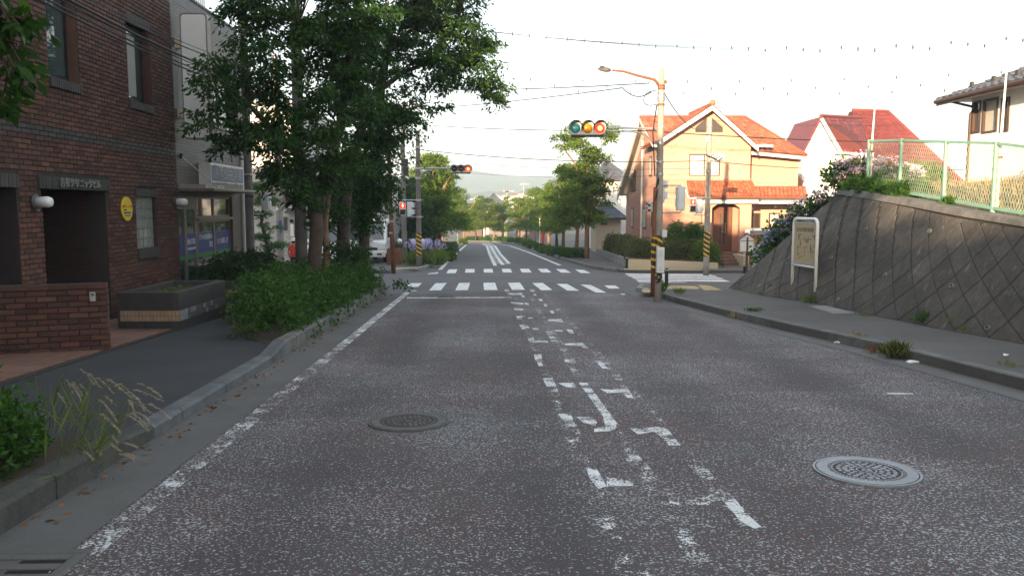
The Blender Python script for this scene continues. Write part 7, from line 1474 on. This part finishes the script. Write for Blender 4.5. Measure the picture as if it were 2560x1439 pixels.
def car(label, x, y, gzv, m, face=-1, w=1.68, L=4.1, h=1.5, cat='car'):
    t = thing('parked_car', label, cat, (x,y,gzv)); f = lambda v: y-face*-1*0+v   # nose at y, body to y+L
    pr = [(0,.3),(0,.62),(.12,.78),(.95,.92),(1.6,h-.06),(2.1,h),(3.3,h-.02),(3.9,.98),(4.1,.9),(4.1,.32)]; s = L/4.1; b = MB(); b.prism([(x-w/2,y+a*s,gzv+c) for a, c in pr],(w,0,0)); b.build('body', m, t, bev=.07)
    b = MB(); b.prism([(x-w*.42,y+.98*s,gzv+.96),(x+w*.42,y+.98*s,gzv+.96),(x+w*.38,y+1.57*s,gzv+h-.1),(x-w*.38,y+1.57*s,gzv+h-.1)],(0,-.03,.02)); b.build('windscreen', K['glass'], t)
    for sx in (-1,1): b = MB(); b.prism([(x+sx*(w/2+.004),y+a*s,gzv+c) for a, c in ((1.15,.96),(1.7,h-.12),(3.2,h-.12),(3.7,.98))],(-sx*.01,0,0)); b.build('side_window', K['glass'], t); b = MB(); b.box(min(x+sx*w/2,x+sx*(w/2+.18)),max(x+sx*w/2,x+sx*(w/2+.18)),y+1.05*s,y+1.15*s,gzv+.95,gzv+1.1); b.build('mirror', m, t, bev=.02)
    headlamp(t, x-w*.46, x-w*.26, y+.02, gzv+.6, gzv+.76); headlamp(t, x+w*.26, x+w*.46, y+.02, gzv+.6, gzv+.76)
    b = MB(); b.box(x-w*.22,x+w*.22,y-.02,y-.002,gzv+.42,gzv+.56); b.build('grille', K['black'], t)
    for sx in (-1,1):
        for a in (.75,3.3): wheel(t, x+sx*(w/2-.08), y+a*s, gzv+.3, .3)
    return t
car('silver car parked between the cherry trunks', X(868,36.5), 36.4, gz(36.5)+.1, K['silver'], h=1.6); car('white van parked behind the thick cherry trunk', X(812,34.5), 34.3, gz(34.5)+.1, K['whiteclean'], h=1.95, cat='van'); car('white car parked by the orange house mailbox', X(1928,35.2), 34.9, gz(35)+.1, K['whiteclean'], h=1.55)
# ================================================================== PEOPLE
def person(label, base, H_, shirt, trous, face=0, hat=None, arms=((-.10,.25),(.10,.22))):
    t = thing('person', label, 'person', base); s = H_/1.7
    V = [(0,0,.92),(0,0,1.12),(0,0,1.36),(0,.0,1.48),(0,.01,1.60),(.10,0,.86),(.11,.02,.48),(.11,.06,.07),(.11,-.08,.04),(-.10,0,.86),(-.11,-.06,.48),(-.11,.1,.09),(-.11,-.04,.04),(.19,0,1.38),(.25,.02,1.12),(.22,-.12,.9),(-.19,0,1.38),(-.25,.02,1.12),(-.22,-.12,.9),(.21,-.19,.84),(-.21,-.19,.84)]
    E = [(0,1),(1,2),(2,3),(3,4),(0,5),(5,6),(6,7),(7,8),(0,9),(9,10),(10,11),(11,12),(2,13),(13,14),(14,15),(15,19),(2,16),(16,17),(17,18),(18,20)]
    Rr = [.13,.12,.13,.055,.1,.085,.06,.04,.035,.085,.06,.04,.035,.055,.042,.03,.055,.042,.03,.03,.03]; Rr = Rr[:21]
    Rr = [.13,.12,.13,.055,.1,.085,.06,.045,.035,.085,.06,.045,.035,.055,.042,.032,.055,.042,.032,.035,.035]
    me = bpy.data.meshes.new('b'); me.from_pydata([Vector(v)*s for v in V], E, []); o = bpy.data.objects.new('tmp', me); C.objects.link(o)
    o.modifiers.new('s','SKIN'); 
    for k, sv in enumerate(me.skin_vertices[0].data): sv.radius = (Rr[k]*s*(1.25 if k < 3 else 1), Rr[k]*s); sv.use_root = k == 0
    o.modifiers.new('u','SUBSURF').levels = 2
    dg = bpy.context.evaluated_depsgraph_get(); m2 = bpy.data.meshes.new_from_object(o.evaluated_get(dg)); bpy.data.objects.remove(o)
    setmats(m2, [K['skin'], shirt, trous]); 
    for p in m2.polygons:
        z = p.center.z/s; x = abs(p.center.x)/s
        p.material_index = 2 if z < .93 and x < .2 and z > .1 else (1 if .93 <= z < 1.46 and not (x > .21 and z < 1.2) else 0); p.use_smooth = True
    m2.transform(Matrix.Rotation(face,4,'Z')); link_mesh('body', m2, t, base)
    c = Vector(base)+Vector((0,0,1.63*s)); b = MB(); b.ball(c+Vector((0,.01*s,0)), .115*s, 12, 0, (.9,1,1.1)); b.build('hair', K['hair'], t, smooth=True)
    if hat: b = MB(); b.lathe([(.19*s,0),(.2*s,.012*s),(.125*s,.03*s),(.12*s,.1*s),(.08*s,.15*s),(.02*s,.165*s)], c+Vector((0,0,-.0*s)), 16); b.build('hat', hat, t, smooth=True)
    return t
person('child in a red shirt and white sun hat walking away', Vector((X(737,28),28,gz(28)+.02)), 1.30, K['cloth'], K['trous'], math.pi, K['hat']); person('distant person in red on the far footway under the trees', Vector((X(1357,80),80,gz(80)+.1)), 1.6, K['cloth'], K['cloth'], math.pi)
# ================================================================== FAR BEYOND THE BEND
block('detached_house', 'white house with brown roofs between the street trees and the orange house', X(1496,60), X(1562,60), 60, 68, Zr(448,60), K['stucco'], 'house', None, wins=((X(1502,60),X(1512,60),Zr(500,60),Zr(470,60)),), roofm=K['slate'], rise=1.6)
block('detached_house', 'low annex with a brown roof behind the clipped hedge', X(1488,56), X(1550,56), 56, 59.5, Zr(545,56), K['sand'], 'house', None, wins=((X(1500,56),X(1516,56),Zr(562,56),Zr(553,56)),), roofm=K['slate'], rise=1.2)
block('detached_house', 'pinkish house glimpsed at the end of the road', X(1222,122), X(1268,122), 122, 130, Zr(540,122), K['poledk'], 'house', None, roofm=K['slate'], rise=2)
block('detached_house', 'small beige house glimpsed behind the bend trees', X(1160,126), X(1205,126), 126, 134, Zr(545,126), K['brown'], 'house', None, roofm=K['orange'], rise=1.6)
block('detached_house', 'grey roofed house beyond the bend behind the trees', X(1205,150), X(1262,150), 150, 160, Zr(512,150), K['stucco'], 'house', None, roofm=K['slate'], rise=2.2)
block('detached_house', 'cream house far right of the bend behind the street trees', X(1290,128), X(1350,128), 128, 137, Zr(530,128), K['poledk'], 'house', None, roofm=K['slate'], rise=2)
b = MB(); b.box(X(1215,113),X(1262,113),113,113.4,gz(113),Zr(586,113)); o = b.build('boundary_wall', K['conc']); tag(o, 'pale concrete boundary wall facing the end of the road', 'wall')
for i, (px, py, Y, lab) in enumerate(((1188,491,170,'distant utility pole with crossarm above the bend trees'),(1244,486,190,'pale distant utility pole left of the hillside houses'),(1268,472,210,'distant pole with a lamp above the far trees'),(1309,455,240,'tallest distant pole against the hills'))):
    p = Vector((X(px,Y),Y,gz(Y))); t = conc_pole('utility_pole', lab, p, Zr(py,Y), .22, .15, K['pole'], 'utility pole', 'distant utility poles'); b = MB(); b.beam((p.x-1.,Y,Zr(py,Y)-.6),(p.x+1.6,Y,Zr(py,Y)-.6),.12,.12); b.build('crossarm', K['steel'], t)
lp = Vector((X(1299,95),95,gz(95))); t = conc_pole('lamp_post', 'slim street lamp post leaning over the far bend', lp, Zr(492,95), .09, .05, K['rust'], 'lamp post'); b = MB(); b.tube([(lp.x,95,Zr(492,95)), P(1285,482,95), P(1270,478,95)], [.05,.045,.04], 6); b.build('lamp_arm', K['rust'], t); b = MB(); b.tube([P(1272,479,95),P(1262,478,95)], [.1,.06], 8); b.build('street_lamp', K['irondk'], t)
lp = Vector((X(1349,62),62,gz(62)+.1)); t = thing('sign_post', 'slim white post among the far street trees', 'post', lp); b = MB(); b.tube([lp,(lp.x,62,Zr(545,62))], .035, 8); b.build('post', K['white'], t)
gr0, gr1 = Vector((X(1118,74),74,gz(74)+.1)), Vector((X(1143,79),79,gz(79)+.1)); t = thing('guard_rail', 'low grey guard rail beside the no-stopping sign', 'guard rail', gr0)
for p in (gr0, gr0.lerp(gr1,.5), gr1): b = MB(); b.tube([p,p+Vector((0,0,.8))], .04, 6); b.build('post', K['steel'], t)
for h in (.45,.78): b = MB(); b.tube([gr0+Vector((0,0,h)),gr1+Vector((0,0,h))], .04, 6); b.build('rail', K['steel'], t)
# hills
def hill(label, Y0, Y1, x0, x1, prof, seed, m):
    b = MB(); nx_, ny_ = 90, 26; g = gz(200)-.1; idx = {}
    for j in range(ny_+1):
        for i in range(nx_+1):
            x = x0+(x1-x0)*i/nx_; y = Y0+(Y1-Y0)*j/ny_; f = math.sin(min(1,j/(ny_*.7))*math.pi/2)**1.2; px = 1280+x/Y1*FPX; h = prof(px)
            z = g+(h-g)*f+noise.noise(Vector((x*.012,y*.012,seed)))*6*f+noise.noise(Vector((x*.05,y*.05,seed+3)))*3.5*f+abs(noise.noise(Vector((x*.13,y*.13,seed))))*3*f
            idx[i,j] = b.p((x,y,z if j else g-2))
    for j in range(ny_):
        for i in range(nx_): b.f.append([idx[i,j],idx[i+1,j],idx[i+1,j+1],idx[i,j+1]]); b.m.append(0)
    o = b.build('hill', m, origin=(0,Y0,g), smooth=True, fix=False); return pre(o, label)
K['wood_far'] = mat('wooded_hill',(.055,.085,.035),.95,.5,.05,.6,.3,c2=(.03,.055,.025))
def prof1(px): return Zr(445+(1-math.exp(-((px-1215)/260)**2))*25+4*math.sin(px*.03),1500)
def prof2(px): return Zr(490-8*math.exp(-((px-1330)/60)**2)+3*math.sin(px*.07),900)
hill('far wooded hill fading into the haze', 1000, 1500, -900, 900, prof1, 1, K['wood_far']); hill('nearer wooded hill with houses on its slope', 600, 900, -500, 500, prof2, 5, K['wood_far'])
rg = random.Random(9)
HH = None
for k in range(26):
    px = 1228+k*4.2+rg.uniform(-1,1); py = 499-abs(k-16)*.15+rg.uniform(-2,2.5)-(4 if k > 11 else 0); Y = 640; p = P(px,py,Y)
    if HH is None:
        HH = thing('hillside_house', 'tiny white house in the row on the far hillside', 'house', p, 'white houses on the far hillside'); b = MB(); b.box(p.x-1.6,p.x+1.6,Y-3,Y+3,p.z-9,p.z+1.6); b.build('wall', K['stucco'], HH); b = MB(); b.prism([(p.x-2,Y-3.4,p.z+1.6),(p.x+2,Y-3.4,p.z+1.6),(p.x,Y-3.4,p.z+2.8)],(0,6.8,0)); b.build('roof', K['salmon'], HH)
    else: dup(HH, p, rg.uniform(-.1,.1), rg.uniform(.8,1.25))
# ================================================================== UNSEEN HOUSES AND TREES ADDED BEHIND THE CAMERA TO SHADE THE STREET
block('unseen_shade_house', 'unseen two storey house added next to the brick building for shade', -16, -7.4, -2.2, 6.4, 7.4, K['stucco'], 'house', None)
block('unseen_shade_house', 'unseen low block added beside the camera to shade the near road', -15.5, -7.6, -15.8, -3.2, 3.6, K['sand'], 'house', None, roofm=K['slate'], rise=.9)
block('unseen_shade_house', 'unseen long block added up the street for shade', -16, -7.4, -75, -36, 8.6, K['tanwall'], 'house', None)
block('unseen_shade_house', 'unseen lower block shaped to let sun reach the retaining wall', -16, -7.5, -36, -26.3, 6.5, K['sand'], 'house', None)  # added block kept low so a patch of sun passes over it
block('unseen_shade_house', 'unseen block added behind the camera to shade the retaining wall', -16, -7.4, -26.3, -17.2, 8.6, K['tanwall'], 'house', None)
for i, (x, y, H_, r, lab) in enumerate(((-6.2,-15.2,7.2,1.6,'unseen tree added behind the camera to dapple the sunlight'),(-6.0,-22,6.4,1.5,'second unseen tree added behind the camera to dapple the sunlight'),(-6.3,-4.5,5.0,1.2,'small unseen tree added beside the camera to dapple the sunlight'))): dup(D_ if i % 2 else A_, (x,y,gz(y)), i*1.3, (r/2.0,r/2.0,H_/6.4), lab, 'trees behind the camera')  # unseen trees added to break up the sunlight
# ================================================================== HAZE
b = MB(); b.box(-1100,1100,-140,1700,-12,130); hz = b.build('haze', [], origin=(0,0,-12)); hz['kind'] = 'stuff'; hz['label'] = 'pale evening haze over the street and hills'
hm = bpy.data.materials.new('haze'); hm.use_nodes = True; hn = hm.node_tree; hn.nodes.remove(hn.nodes['Principled BSDF']); pv = hn.nodes.new('ShaderNodeVolumePrincipled')
pv.inputs['Color'].default_value = (.68,.84,1,1); pv.inputs['Density'].default_value = 0.0007; pv.inputs['Anisotropy'].default_value = 0; hn.links.new(pv.outputs[0], hn.nodes['Material Output'].inputs['Volume']); hz.data.materials.append(hm); hz.visible_shadow = True
